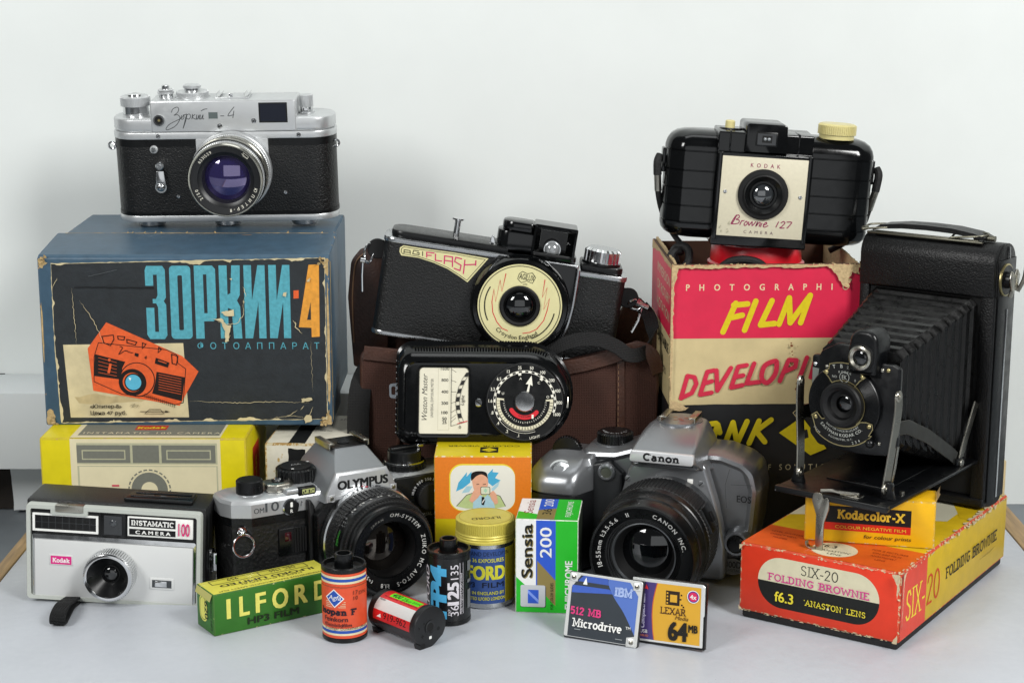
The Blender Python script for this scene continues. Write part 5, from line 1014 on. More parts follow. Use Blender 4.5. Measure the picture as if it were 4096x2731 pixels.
    for s, x, z in ((-1, -93, 62), (1, 63, 55)):
        q = MB(); q.cyl(6.5, 0, 2, BLACKM, AX('y', (x + s * 3.6, 14, z)), bev=.5); q.box(min(x, x + s * 4), max(x, x + s * 4), 12.4, 14, z - 6, z + 6, BLACKM); lug = q.build('strap_lug', t)
        q = MB(); c = (x + s * 8.6, 12.4, z - 3.6); q.tube([(c[0] + 4.6 * math.cos(a) * (.6 if s < 0 else 1), c[1] + 1.5 * math.sin(a * 2), c[2] + (6.2 if s < 0 else 3.4) * math.sin(a)) for a in [i * math.pi / 10 for i in range(20)]], .8, CHROME, 8, True); q.build('wire_ring', lug)
        q = MB()
        if s < 0: q.tube([(-104.5, 11, 53), (-103.6, 9, 44), (-102, 8, 34)], .75, CHROME, 8); q.cyl(1.6, -1.5, 1.5, CHROME, AX('x', (-104.6, 11, 53.4)))
        else: q.tube([(76, 11, 50), (75, 9, 42), (72, 8, 34)], .8, CHROME, 8); q.tube([(72, 11, 53), (80, 11, 51)], 1.7, CHROME, 10)
        q.build('strap_pin', lug)
    q = MB(); q.tube(spline([(16, -5, 12), (23.6, -8, 19), (29.5, -11, 24.1), (38.2, -13, 28.5), (50.6, -13.5, 30.4), (62.3, -13, 27.6), (70.7, -12, 23.4), (79.4, -8, 24.7), (84, 0, 29.1), (85, 8, 36.7), (82, 11.5, 45), (76, 11.5, 51)], 6), 0, WV, wt=(9, 1.3), up=(.1, .35, 1)); q.build('strap', t)
flash_camera()

# ================================================================== light meter
def light_meter():
    t = thing('light_meter', 'black bakelite light meter with cream scale window and round dial, leaning on the brown bag', 'light meter', (-20.3, 1068, 75.2), (0, -18, .5))
    def O(e=0, zt=64):
        c = zt / 2; a = [(28 + (29.5 - e) * math.cos(R(q)), c + (c - e) * math.sin(R(q))) for q in range(-90, 91, 6)]
        l = [(-51.5 + e, zt - e), (-51.5 + e, e)]; return a[:] + rpoly([a[-1]] + l + [a[0]], [0, 10 - e * .5, 9 - e * .5, 0], 6)[1:-1]
    b = MB()
    rg = lambda p, y: [(x, y, z) for x, z in p]
    b.loft([rg(O(3, 64), 25), rg(O(.8, 64), 23.5), rg(O(0, 64), 21), rg(O(.3, 64), 11.4), rg(O(-.6, 63), 11), rg(O(-.6, 63), 10), rg(O(.3, 61.6), 9.4), rg(O(.8, 57), 3.4), rg(O(2.4, 55.6), 1.4), rg(O(4.4, 55), .4), rg(O(5.2, 55), .1), rg(O(6, 55), .8), rg(O(6.8, 55), .9)], BAKE)
    for i in range(48):
        x = -40 + i * 1.75; zt0, zt1 = 58.6, 64
        for y0, y1, zt in ((3.8, 9, 59.2), (12, 20.6, 64)):
            c = zt / 2
            if x < 28: q, n_ = (x, zt), 90
            else: an = 90 - (x - 28) / 30 * 57.3; q = (28 + 29.5 * math.cos(R(an)), c + c * math.sin(R(an))); n_ = an
            b.box(-.5, .5, y0, y1, -1.2, .3, BAKE, .12, 1, M=TR(q[0], 0, q[1], ry=90 - n_) @ TR(rx=24 if zt < 60 else 0) if False else TR(q[0], 0, q[1], ry=90 - n_))
    for i in range(13):
        z = 6 + i * 3.7; b.box(-52, -46, 3.2, 20, z - .8, z + .8, BAKE, .5, 2); b.box(-47.4, -44.4, 1.4, 4, z - .8, z + .8, BAKE, .4, 1)
    b.build('body', t)
    w = MB(); CR = mat('scale_cream', 'd8d3bf', .35, var=(12, .05)); w.loft([rg(rpoly(rect(-38.6, 3.2, -5.4, 47.6), 3.4, 5), 1), rg(rpoly(rect(-38.6, 3.2, -5.4, 47.6), 3.4, 5), -.3), rg(rpoly(rect(-37.4, 4.4, -6.6, 46.4), 2.6, 5), -.5), rg(rpoly(rect(-37, 4.8, -7, 46), 2.4, 5), .5)], BAKE, caps=False); w.add(rg(rpoly(rect(-37.1, 4.7, -6.9, 46.1), 2.4, 5), .35), [list(range(24))], CR)
    f = FRONT(w, .35, h=.02); BK = ink('1c1c1a')
    f.frame(rect(-25.6, 7.6, -18.6, 45.6), rect(-25.4, 7.8, -18.8, 45.4), ink('b5b09a'))
    f.text('Weston Master', -32.2, 27.2, 3.3, BK, w=29, ang=90, shear=.35); f.text('UNIVERSAL EXPOSURE METER', -28.4, 27.4, 1.6, BK, w=24, ang=90)
    for s_, z in (('1600', 44.6), ('800', 37.6), ('400', 30.4), ('200', 23.4), ('100', 17.6), ('50', 13.8), ('25', 11.6)): f.text(s_, -21.4, z, 1.8, BK, wx=1.1, bold=.005); f.line([(-17.6, z + .9), (-14.4, z * .85 + 5.4)], .2, BK)
    f.line([(-17.4, 46), (-17.4, 10.2)], .25, BK)
    cx, cz = 9.5, 30
    pts = [(-14.6 + 5.2 * ((k - 5) / 7.) ** 2 + (1.2 if k > 5 else 0) * ((k - 5) / 7.), 12.6 + k * 2.55) for k in range(13)]
    for i in range(12):
        (x0, z0), (x1, z1) = pts[i], pts[i + 1]; q = [(x0, z0), (x0 + 2.4, z0 + .3), (x1 + 2.4, z1 + .3), (x1, z1)]
        if i % 2: f.poly(q, BK)
        else: f.line(q, .22, BK, closed=True)
    f.text('Light', -9.4, 26, 2, BK, w=6, ang=85, shear=.2); f.text('0', -11.8, 8.6, 1.9, BK); f.line([(-13.4, 11.6), (-7.2, 13.4)], .5, ink('c8243a')); f.line([(-17.4, 10.2), (-10, 12.4)], .2, BK)
    w.build('scale_window', t)
    d = MB(); A = AX('y', (28, .9, 25.4)); d.lathe([(24.4, 0), (24.4, 1), (23.8, 1.5), (0, 1.5)], BLACK, A, 72)
    f = Print(d, lambda u, v, h: A @ Vector((u, v, 1.5 + h))); IV = ink('e2dfd2'); f.ring(0, 0, 23.2, 23.4, ink('3a3a3a'), 72)
    f.ring(0, 0, 19.2, 19.4, IV, 64, -20, 290); f.ring(0, 0, 17.9, 18.1, IV, 64, -20, 290)
    for i in range(40):
        if i % 2 == 0: f.ring(0, 0, 18.1, 19.2, IV, 2, -20 + i * 6.1, -20 + i * 6.1 + 6.1)
    for i, s_ in enumerate(('1600', '800', '400', '200', '100', '50', '25', '13', '6.5', '3.2', '1.6', '.8', '.4', '.2', '.1')): 
        a = -21 + i * 20; f.text(s_, 21.2 * math.cos(R(a)), 21.2 * math.sin(R(a)) - .9, 1.9, IV, wx=.85, bold=.012)
    f.ring(0, 0, 12.9, 17.4, mat('dial_cream', 'd2ccb2', .4), 48, 172, 366); f.ring(0, 0, 11.6, 15.4, BLACK, 48, 176, 362)
    for i in range(30): a = 178 + i * 6.2; f.text(str(i % 9 + 1), 13.4 * math.cos(R(a)), 13.4 * math.sin(R(a)), 1.0, IV, ang=a + 90); f.line([(15.6 * math.cos(R(a)), 15.6 * math.sin(R(a))), (17.2 * math.cos(R(a)), 17.2 * math.sin(R(a)))], .28, BK)
    f.ring(0, 0, 8.4, 11, ink('c8202c'), 32, 212, 318); f.circ(9.7 * math.cos(R(212)), 9.7 * math.sin(R(212)), 1.3, ink('c8202c'), 12); f.circ(9.7 * math.cos(R(318)), 9.7 * math.sin(R(318)), 1.3, ink('c8202c'), 12); f.arct('WESTON', 0, 0, 9.9, 268, 1.1, BK, .01, True); f.rect(4.2, -10.4, 5.4, -7.9, IV)
    a = 76; f.at(0, 0, a - 90); f.poly([(-.5, 6.4), (.9, 6.4), (.5, 11), (2.2, 10.6), (0, 16.6), (-2.2, 10.6), (-.5, 11)], IV); f.off()
    for s_, a in (('A', 101), ('C', 54), ('U', 160), ('O', 12)): f.at(0, 0, a - 90); f.rect(-.9, 16.4, .9, 17.8, IV); f.off(); f.text(s_, 14.4 * math.cos(R(a)), 14.4 * math.sin(R(a)) - .7, 1.5, IV)
    f.text('LIGHT', 6.4, -22.4, 1.5, IV, w=6.5, ang=12)
    dl = d.build('dial', t)
    c = MB(); c.lathe([(6.4, 1.5), (6.4, 3.4), (5.8, 4.2), (0, 4.5)], CHROME, A, 40); c.build('dial_button', dl)
    c = MB(); screw(c, -.6, .9, 24.8, 2.6, CHROME, -40, 1); c.build('face_screw', t)
    c = MB(); c.box(52.4, 55, 1, 6, 22, 29, NICKEL, .4); c.build('side_catch', t)
    c = MB(); pts = rpoly([(-50, 27.2), (-56, 28), (-56.4, 36.4), (-50, 37.4)], 1.6, 4); i2 = rpoly([(-52.4, 29.6), (-54.9, 30), (-55, 34.8), (-52.4, 35.2)], .8, 4)
    c.loft([rg(pts, 11), rg(pts, 9), rg(i2, 9), rg(i2, 11), rg(pts, 11)], mat('lug_steel', '9da3aa', .3, 1), caps=False); c.build('strap_eye', t)
light_meter()
# ================================================================== brown canvas bag
def bag():
    t = thing('camera_bag', 'brown canvas and leather camera bag standing behind the light meter', 'bag', (0, 1118, 0))
    CV = mat('brown_canvas', '402319', .85, var=(30, .22), bump=(1.1, .3, 'weave')); LT = mat('brown_leather', '402418', .5, var=(8, .25), bump=(1.5, .2, 'cells'), worn=('6a4630', 8, .68)); SD = mat('brown_suede', '48301f', .9, var=(3, .3), bump=(1.4, .4)); ST = ink('7d6048')
    b = MB(); b.box(-98, 92, 5, 78, 0, 108, CV, 6, 3); b.build('bag_body', t)
    p = MB(); p.prism(rpoly([(-97, 0), (92, 0), (94, 100), (92, 124), (80, 128), (62, 122), (40, 117), (20, 113), (-30, 114), (-60, 121), (-97, 125)], [6, 6, 3, 6, 4, 8, 4, 4, 4, 4, 8], 4), 'y', -2, 6, CV, 2, 3, bm_mat=LT); fp = p.build('front_panel', t)
    q = MB(); q.prism(rpoly([(-96, 96), (90, 96), (88, 118), (20, 124), (-60, 150), (-94, 156)], 6, 4), 'y', 42, 47, mat('dark_leather', '3a2117', .55, var=(8, .3), bump=(1.5, .2, 'cells')), 1.5); q.build('back_panel', t)
    q = MB(); q.tube(spline([(93, -2, 108), (88, -3.4, 121), (78, -4, 124), (62, -4, 118.5), (44, -4, 113.6), (26, -4, 111), (0, -4, 109.5), (-30, -4, 110.4), (-60, -4, 117.4), (-94, -3, 121.4)], 6), 0, LT, wt=(9, 1.6), up=(0, 0, 1)); q.build('leather_trim', fp)
    q = MB(); q.tube(spline([(-66, -3, 116), (-70, -3.4, 80), (-77, -3.4, 40), (-82, -3, 4)], 5), 1.5, LT); q.build('piping', fp)
    q = MB(); q.tube([(70, -2.6, 4), (70, -2.6, 60), (69, -2.6, 116)], 0, LT, wt=(5, 1.2), up=(1, 0, 0))
    for i in range(28): q.box(67.6, 68, -3.4, -3.1, 6 + i * 3.9, 8.4 + i * 3.9, ST)
    q.build('seam_strip', fp)
    e = MB(); e.prism(rpoly([(-90, 100), (-104, 104), (-107, 150), (-104.5, 174), (-98, 182), (-88, 182.5), (-82, 176), (-80, 140), (-82, 104)], [2, 2, 14, 9, 5, 3, 5, 8, 2], 4), 'y', 34, 39, mat('dark_leather', '3a2117', .55, var=(8, .3), bump=(1.5, .2, 'cells')), 1.4, 2); e.tube(spline([(-103.5, 33.6, 120), (-104, 33.4, 150), (-101.6, 33.4, 172), (-96, 33.4, 179)], 5), .5, ST, 6); e.build('side_flap', t)
    e = MB(); e.prism(jag(rpoly([(62, 100), (94, 104), (96, 128), (92, 140), (84, 149), (74, 146), (66, 130)], 5, 4), .7, 4), 'y', 36, 42, SD, 1.6, 2); e.build('suede_flap', t)
    WV = mat('strap_webbing', '0f0f10', .8, bump=(1.0, .35, 'weave'))
    e = MB(); e.tube(spline([(-90, 20, 112), (-97, -2, 96), (-99, -5, 50), (-100, -6, 2)], 6), 0, WV, wt=(14, 1.6), up=(1, 0, 0)); e.build('bag_strap', t)
bag()

# ================================================================== developing tank carton with red lid inside
def tank():
    t = thing('tank_box', 'tall open pink, cream and black carton with torn top edge and brush lettering', 'box', (160, 1085, 0), (2, 0, 0))
    RD = mat('tank_red', 'cf1b42', .5, var=(14, .07), bump=(3, .06), worn=('dc4a62', 4, .8)); CR = mat('tank_cream', 'c6b486', .55, var=(16, .1), bump=(3, .06)); BK = mat('tank_black', '121315', .5, var=(6, .2), bump=(3, .06), worn=('4d4a44', 4, .74)); YL = ink('d2bc18'); RI = ink('c52a44'); IN = mat('brown_card_shaded', '4d3527', .85, var=(10, .15)); ED = mat('torn_kraft', 'bfa67c', .9, var=(2, .25), bump=(1.2, .4))  # IN: brown card darkened to carry the shade inside the open carton
    b = MB(); W0, W1, D, H = -62.6, 54.6, 104, 183.6
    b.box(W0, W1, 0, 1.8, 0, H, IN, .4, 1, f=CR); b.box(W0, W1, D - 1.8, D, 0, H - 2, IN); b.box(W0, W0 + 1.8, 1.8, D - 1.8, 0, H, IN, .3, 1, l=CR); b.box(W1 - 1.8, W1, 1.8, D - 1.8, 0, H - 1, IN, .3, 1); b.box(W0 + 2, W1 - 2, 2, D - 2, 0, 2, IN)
    rn = random.Random(12)
    f = FRONT(b, 0); 
    f.rect(W0 + .4, 137.4, W1 - .4, H - .5, RD); f.poly(jag([(W0 + .4, .5), (W1 - .4, .5), (W1 - .4, 93.5), (20, 95.5), (-40, 95.6), (W0 + .4, 95)], .12, 6, rn), BK)
    P = lambda l: [(-62.9 + (u - 185) * .1039, 184.1 - (v - 200) * .1066) for u, v in l]
    def brush(st, w, m):
        for a, c in zip(st[:-1], st[1:]): f.line(P([a, c]), w, m); q0, q1 = P([a, c]); f.circ(q0[0], q0[1], w * .5, m, 14); f.circ(q1[0], q1[1], w * .5, m, 14)
    f.text('PHOTOGRAPHIC', -3.8, 167.4, 3.8, ink('dcc9a0'), w=99.5, sp=3.4, bold=.02)
    for st in ([(500, 600), (572, 432)], [(560, 443), (642, 436)], [(538, 518), (612, 502)], [(628, 590), (690, 420)], [(786, 418), (722, 560), (806, 552)], [(832, 556), (888, 402), (898, 548), (1012, 388), (960, 548)]): brush(st, 3.5, YL)
    for st in ([(258, 990), (294, 858), (336, 866), (348, 905), (322, 960), (258, 990)], [(452, 826), (412, 834), (372, 970), (440, 958)], [(396, 902), (440, 890)], [(466, 826), (474, 946), (552, 812)], [(646, 796), (596, 804), (556, 928), (624, 914)], [(576, 866), (626, 856)], [(690, 786), (648, 904), (724, 896)], [(846, 892), (896, 766), (942, 768), (936, 808), (866, 838)], [(962, 876), (1004, 752)], [(1030, 870), (1060, 745), (1076, 850), (1120, 738)], [(1190, 742), (1130, 800), (1150, 850), (1190, 800)]): brush(st, 2.8, RI)
    f.line(spline(P([(808, 772), (752, 800), (736, 870), (770, 900), (816, 850), (824, 785)]), 5, True), 3.0, RI, closed=True)
    for st in ([(396, 1262), (432, 1150)], [(400, 1150), (470, 1140)], [(446, 1270), (480, 1148), (494, 1196)], [(525, 1268), (572, 1136), (600, 1262), (656, 1130)], [(672, 1262), (728, 1128)], [(800, 1122), (712, 1188), (766, 1254)]): brush(st, 3.4, YL)
    f.poly(P([(850, 1200), (985, 1105), (1140, 1298), (1045, 1338)]), YL); f.poly(P([(985, 1190), (1020, 1180), (1030, 1230), (1000, 1240)]), BK)
    f.line(P([(930, 1080), (952, 1062), (975, 1085), (950, 1105)]), .4, CR, closed=True); f.text('OF SOLUTION', 18, 53.5, 3.6, ink('bdb08c'), w=47, sp=1.8)
    # wear
    f.poly(jag([(W0 + .2, H - .2), (W1 - .2, H - .2), (W1 - .2, H - 2.2), (30, H - 1.4), (10, H - 2), (-20, H - 1.6), (-40, H - 2.4), (W0 + 4, H - 2), (W0 + 1.6, H - 14), (W0 + .9, H - 60), (W0 + .2, H - 80)], .5, 2, rn), ED)
    f.poly(jag([(33, H - 1), (51, H - 1), (53, H - 6), (48, H - 5), (46, H - 9), (46.5, H - 15), (43, H - 13), (40, H - 10), (38, H - 6)], .5, 1.4, rn), ED)
    f.poly(jag([(W0 + .2, 88), (W0 + 1, 88), (W0 + 1.4, 140), (W0 + .6, 165), (W0 + .2, 165)], .25, 3, rn), ED); f.poly(jag([(W0, 92), (W0 + 8, 92), (W0 + 12, 94), (W0 + 1, 99)], .5, 2, rn), ED)
    RU = mat('rust_spot', '7a4420', .7, var=(2, .3))
    for (u, v, r) in ((908, 680, .9), (912, 715, .5), (905, 630, .4), (912, 790, .8), (945, 905, .5), (943, 938, .7), (905, 665, .5), (916, 735, .4), (945, 685, .25)): q = P([(u, v)])[0]; f.poly(jag(circ(q[0], q[1], r, 10), r * .2, .5, rn), RU)
    l = LEFT(b, W0); l.rect(-D + 1, 137.4, -.6, H - .6, RD); l.rect(-D + 1, .5, -.6, 95, BK)
    CI = ink('cdb99a')
    for s_, z in (('IMMERSION', 168), ('OR ROTARY', 157), ('AGITATION', 146)): l.text(s_, -6, z, 6, CI, al='r', w=66, bold=.01)
    l.text('ADJUSTABLE', -8, 126, 6, INKBLK, al='r', w=70, bold=.02); l.text('THREE SIZES', -20, 110, 4, INKBLK, al='r', w=60)
    l.poly(jag([(-D + 1, H - .3), (-.4, H - .3), (-.4, H - 3), (-30, H - 3.4), (-60, H - 2), (-D + 1, H - 6)], .6, 2.5, rn), ED)
    for _ in range(26): curl(b, (rn.uniform(W0, W1), -.1, H - rn.uniform(0, 1.2)), (rn.uniform(-1, 1), 0, rn.uniform(-.6, .8)), (0, -1, .5), rn.uniform(1, 3), rn.uniform(.8, 2.4), ED, rn)
    for _ in range(10): curl(b, (W0, -.1, rn.uniform(90, 180)), (rn.uniform(-.3, .6), 0, rn.uniform(-1, 1)), (-.4, -1, 0), rn.uniform(1, 2), rn.uniform(.6, 1.4), ED, rn)
    for (x, z, l_) in ((45, H - 12, 5), (47, H - 9, 4), (50, H - 4, 4), (42, H - 6, 4)): curl(b, (x, -.3, z), (rn.uniform(-.4, .4), 0, -1), (0, -1, .2), l_, 3.4, ED, rn)
    b.build('box_walls', t)
    fl = MB(); fl.prism(jag([(2, H - 30), (40, H - 28), (100, H - 26), (102, H + 1.2), (60, H + 1.6), (30, H + .8), (3, H + .6)], .4, 3, rn), 'x', W0 - .2 + 2.2, W0 + 3.4, ED); fl.build('inner_flap', t); fl = MB(); fl.prism(jag([(2, H - 30), (100, H - 26), (100, H + 2.6), (50, H + 1.8), (3, H + .4)], .4, 3, rn), 'x', W1 - 3.4, W1 - 2, ED); fl.build('inner_flap', t)
    k = thing('developing_tank', 'developing tank with bright red lid, inside the open pink carton', 'developing tank', (155, 1130, 176))
    L = MB(); RP = mat('red_plastic', 'cf1526', .3, var=(20, .04)); L.lathe([(28, -60), (28, -1), (30.4, 0), (30.6, 2), (29, 3), (28.2, 13), (27.6, 14.4), (26.4, 14.4), (26, 9), (12, 8.6), (0, 8.6)], RP, n=64); L.build('lid_body', k)
    L = MB(); L.lathe([(14, 8.7), (13.4, 13), (12, 14.4), (9, 14.6), (8.6, 9), (0, 9)], mat('white_plastic', 'd4d4de', .35), n=40); L.build('funnel', k)
tank()

# ================================================================== black and silver film reflex camera (tilted body facing right)
def film_reflex():
    t = thing('film_reflex_camera', 'silver and black film reflex camera with a large black lens, behind the green film box', 'camera', (-150.7, 997.3, 0), (30, 0, 0))
    plan = [(0, 0), (126, 0), (134, 7), (136, 14), (136, 28), (130, 32), (-6, 32), (-12.5, 28), (-13.5, 14), (-10, 6)]
    sc = lambda e: [(61 + (x - 61) * (1 + e / 74), 16 + (y - 16) * (1 + e / 16)) for x, y in plan]
    b = MB(); b.prism(plan, 'z', 2.8, 49.6, mat('reflex_leather', '0c0c0d', .45, bump=(2.0, .35, 'cells')), 0); b.prism(sc(.25), 'z', 44.4, 49.6, BLACK); b.prism(sc(.3), 'z', 0, 3, BLACK, .4); b.build('body', t)
    p = MB(); ch = lambda e: [(x, y) for x, y in sc(e)]
    p.prism(sc(.4), 'z', 49.5, 57.4, SATIN_W); p.loft([[(x, y, 57.4) for x, y in sc(.4)], [(x, y, 59.4) for x, y in sc(-.4)], [(x, y, 60.4) for x, y in sc(-2)]], SATIN_W)
    f = FRONT(p, -.4); GK = ink('45484b')
    f.text('OM', 4.4, 52, 3, GK, w=6.4, bold=.012); f.text('10', 12.6, 52, 5.4, GK, w=8.6, bold=.012); f.poly([(30.4, 52.4), (30.9, 55.6), (31.9, 54.4), (31.1, 54.4), (30.9, 52.4)], GK)
    tp = p.build('top_plate', t)
    q = MB(); A = AX('y', (24, -.4, 53)); q.lathe([(5.2, 0), (5.2, 1), (4.5, 1.6)], CHROME, A, 32); q.lathe([(4.5, 1.6), (0, 1.7)], BLACK, A, 32); fr = FRONT(q, -2.1); fr.rect(23.3, 53, 24.9, 56.2, WHITE, .6); fr.text('R', 24.1, 49.8, 2, WHITE, bold=.02); q.build('power_switch', tp)
    q = MB(); q.box(29.4, 40.4, -.9, 3, 58.6, 63.2, BLACK, .5); fr = FRONT(q, -.9); fr.rect(31.6, 59.6, 39.4, 62.4, ink('a8ad72')); 
    for i in range(6): fr.rect(32 + i * 1.2, 59.8 + (i % 3) * .6, 32.8 + i * 1.2, 61 + (i % 2) * .8, INKBLK)
    q.box(22, 42, 0, 22, 60, 63, SATIN_W, 1); q.build('frame_counter', tp)
    h = MB()
    R4 = lambda z, a, y0, y1, r: [(x, y, z) for x, y in rpoly([(a[0], y0), (a[1], y0), (a[2], y1), (a[3], y1)], r, 3)]
    h.loft([R4(54, (42.4, 88.8, 92, 38), -8.4, 36, 1), R4(58, (44, 87, 91, 40), -8.4, 36, 1), R4(71.2, (49.4, 81.8, 84, 47), -8.4, 35, 1), R4(79.8, (56.6, 78.6, 79, 55), 8, 33, 1), R4(80.8, (57.6, 77.6, 78, 56), 9, 32, 1)], mat('hump_silver', '8f9295', .36, .7))
    for k in range(4): pass
    pz = h.build('prism_hump', t)
    n = MB(); n.prism(rpoly([(42.6, 54.4), (48.2, 55.2), (83.4, 56.6), (88.8, 56), (88.2, 59.4), (82.2, 71.6), (49.2, 71.9), (43, 59)], .5), 'y', -10.2, -8, SATIN_W, .6); f = FRONT(n, -10.2); f.poly([(48, 57.6), (84, 58.4), (80.2, 69.8), (51.2, 70)], mat('plate_silver', 'c6c8ca', .35, .6)); f.text('OLYMPUS', 66.4, 61.6, 5, INKBLK, w=33, bold=.05)
    for (x, z) in ((46, 57), (86.2, 58.2)): n.box(x - 2.1, x + 2.1, -10.7, -10, z - 2.1, z + 2.1, SATIN_W, .3); screw(n, x, -10.7, z, 1.3, NICKEL, 30, .4)
    n.build('name_plate', pz)
    s = MB(); s.box(56, 79, 10, 31, 80.6, 81.4, BLACK, .2)
    for x0, x1, lx in ((53.6, 57.4, 1), (76.4, 80, -1)): s.box(x0, x1, 9, 30, 83.2, 84.3, NICKEL, .3); s.box(x0 if lx > 0 else x1 - .9, x0 + .9 if lx > 0 else x1, 9, 30, 80.6, 83.6, NICKEL, .2)
    s.cyl(3.6, 81.2, 82, BLACK, TR(67, 18, 0)); s.build('accessory_shoe', pz)
    k = MB(); A = TR(4.6, 14, 0); k.cyl(8, 60, 61, CHROME, A); k.gear(7.9, .15, 60, 61, 69, BLACK, A, bev=.8); k.build('power_knob', t)
    k = MB(); A = TR(22, 13, 0); k.prism(rpoly([(-9, -4), (-4, -8), (5, -7.6), (9, -3), (8, 7), (-8, 7)], 2.4), 'z', 60.4, 65.4, NICKEL, 1.2, M=A); k.cyl(3.8, 65.4, 66, BLACK, A); k.cyl(2.4, 66, 67.4, CHROME, A, bev=.6); k.build('shutter_button', t)
    k = MB(); A = TR(36.6, 20, 0); k.cyl(11.4, 60.4, 62, CHROME, A, 40); k.gear(12, .4, 30, 62, 70.6, BLACK, A, bev=.8); k.cyl(9.4, 70.6, 71.6, BLACKM, A, bev=.4); tpn = TOP(k, 71.6); tpn.at(36.6, 20); tpn.rect(-6, -8.4, -4.4, -6.8, WHITE); tpn.rect(8, 2, 9.6, 3, WHITE); tpn.text('ASA', 0, -1, 2.4, ink('9a9a9a')); k.build('speed_dial', t)
    k = MB(); A = TR(108, 18, 0); k.gear(13.4, .5, 26, 60.4, 64.6, BLACK, A, bev=.6); k.cyl(12.4, 64.6, 65.4, CHROME, A); k.cyl(10.4, 65.4, 72, BLACK, A, bev=.8); k.box(98, 119, 16, 20, 72, 73.8, BLACK, .6); k.box(115.6, 120, 15.6, 20.4, 72.2, 74, CHROME, .5); k.build('selector_knob', t)
    k = MB(); k.prism(rpoly([(91, 22), (134, 22), (134, 60.2), (91, 60.2)], 2), 'y', -2.6, 0, BLACK, .8); f = FRONT(k, -2.6); f.text('MANUAL ADAPTER', 117, 34, 1.9, ink('a9a9a9'), w=25)
    A = AX('y', (113, -2.6, 47)); k.gear(8.6, .4, 36, 0, 5, BLACKM, A); f = Print(k, lambda u, v, h: A @ Vector((u, v, .1 + h))); f.arct('1000 500 250 125', 0, 0, 9.4, 110, 1.6, ink('c9c9c9'), .01); k.build('manual_adapter', t)
    k = MB(); ringp = [(-6.2 + 6.4 * math.cos(a), -1.8 + .6 * math.sin(a), 34.4 + 6.4 * math.sin(a)) for a in [i * math.pi / 14 for i in range(28)]]; k.tube(ringp, .75, CHROME, 8, True); k.sphere((-6, 0, 41.6), 2.2, CHROME); k.cyl(2.8, 0, 1.2, CHROME, AX('y', (-6, 2, 42))); k.build('strap_ring', t)
    k = MB(); k.box(16, 34, -1.6, 2, 24, 40.4, BLACK, .5); k.box(19.6, 23.6, -1.9, -1.4, 32.6, 38, mat('red_led', '35070f', .12, spec=.8), .2)
    for i in range(5): k.box(25.4 + i * 1.7, 26.2 + i * 1.7, -2, -1.5, 25, 39.6, BLACKM)
    k.build('timer_window', t)
    m = MB(); m.prism(rpoly([(37, 4), (100, 4), (100, 42), (92, 55), (44, 55), (37, 47)], 1.5), 'y', -9, 0, BLACK, 1); m.prism(rpoly([(33.8, 5), (38, 5), (38, 52), (35.6, 56), (33.8, 56)], .5), 'y', -4, .5, BLACK, .5); m.build('mirror_box', t)
    L = MB(); A = AX('y', (69.6, -9, 30.2)); RB = mat('lens_grip_rubber', '101011', .5, bump=(1.4, .4, 'cells'))
    L.lathe([(30.6, 0), (30.6, 1.2), (31.6, 2), (31.6, 5.8), (30.8, 6.4), (29.6, 6.4)], mat('reflex_chrome', 'c9cbcc', .2, 1), A, 80, mats=None); L.gear(30.4, .55, 72, 6.2, 16.2, RB, A, bev=.4, hole=27)
    L.lathe([(29.4, 16), (29.6, 16.4), (29.6, 24), (28.4, 25)], BLACK, A, 72); L.gear(28.9, .4, 90, 25, 28.4, BLACKM, A, bev=.4, hole=26); L.lathe([(27.4, 28), (27.2, 31), (26.4, 31.6), (26.2, 33.6), (25.4, 34.4), (24.4, 34.2)], BLACK, A, 72)
    pz2 = Print(L, lambda u, v, h: A @ Vector(((29.6 + h) * math.cos(u / 29.6), (29.6 + h) * math.sin(u / 29.6), v)))
    WT = ink('c8c8c4')
    for i, s_ in enumerate(('16', '11', '8', '5.6', '4', '2.8', '1.8')): pz2.text(s_, 29.6 * R(58 + i * 11.5), 19, 2, WT, wx=-1, bold=.01)
    pz2.text('50mm', 29.6 * R(163), 19, 2.4, ink('3f9a3a'), wx=-1, w=None)
    pc = Print(L, lambda u, v, h: A @ Vector(((31.6 + h) * math.cos(u / 31.6), (31.6 + h) * math.sin(u / 31.6), v)))
    for i, s_ in enumerate(('16', '8', '4', '4', '8', '16')): pc.text(s_, 31.6 * R(78 + i * 8), 2.8, 1.8, ink('55585a'), wx=-1)
    pc.circ(31.6 * R(94), 3.8, 1, ink('c8324a'), 12); pc.circ(31.6 * R(97), 1.6, .6, ink('c8324a'), 12)
    ln = L.build('lens', t)
    L = MB(); L.lathe([(24.5, 34.2), (24.2, 32.6), (17.4, 30.2), (17, 30.6), (16.6, 29.6)], BLACK, A, 64); L.lathe([(16.6, 29.6), (16, 27), (15.7, 23), (15.4, 19), (14, 12)], BLACKM, A, 56)
    fp = Print(L, lambda u, v, h: A @ Vector((u, v, 32.62 - (24.2 - math.hypot(u, v)) * .353 + h)))
    fp.arct('OM-SYSTEM', 0, 0, 20.2, 62, 2.2, WT, .015); fp.arct('ZUIKO', 0, 0, 20.2, 2, 2.2, WT, .015); fp.arct('MC', 0, 0, 20.2, -29, 2.2, WT, .015); fp.arct('AUTO-S', 0, 0, 20.2, -62, 2.2, WT, .015); fp.arct('1:1.8', 0, 0, 20.2, -104, 2.2, WT, .015); fp.arct('f=50mm', 0, 0, 20.2, -145, 2.0, WT, .01); fp.arct('JAPAN', 0, 0, 20.2, 118, 1.6, ink('8a8a86'), .01); L.build('lens_face', ln)
    L = MB(); L.lathe([(13, 12.2), (0, 11.8)], DARK, A, 40); lensglass(L, 15.5, 3.4, A, mat('lens_amber', '0a0807', .05, ior=1.7, spec=.7, tint=(1, .9, .8)), 19.4); L.build('front_glass', ln)
film_reflex()

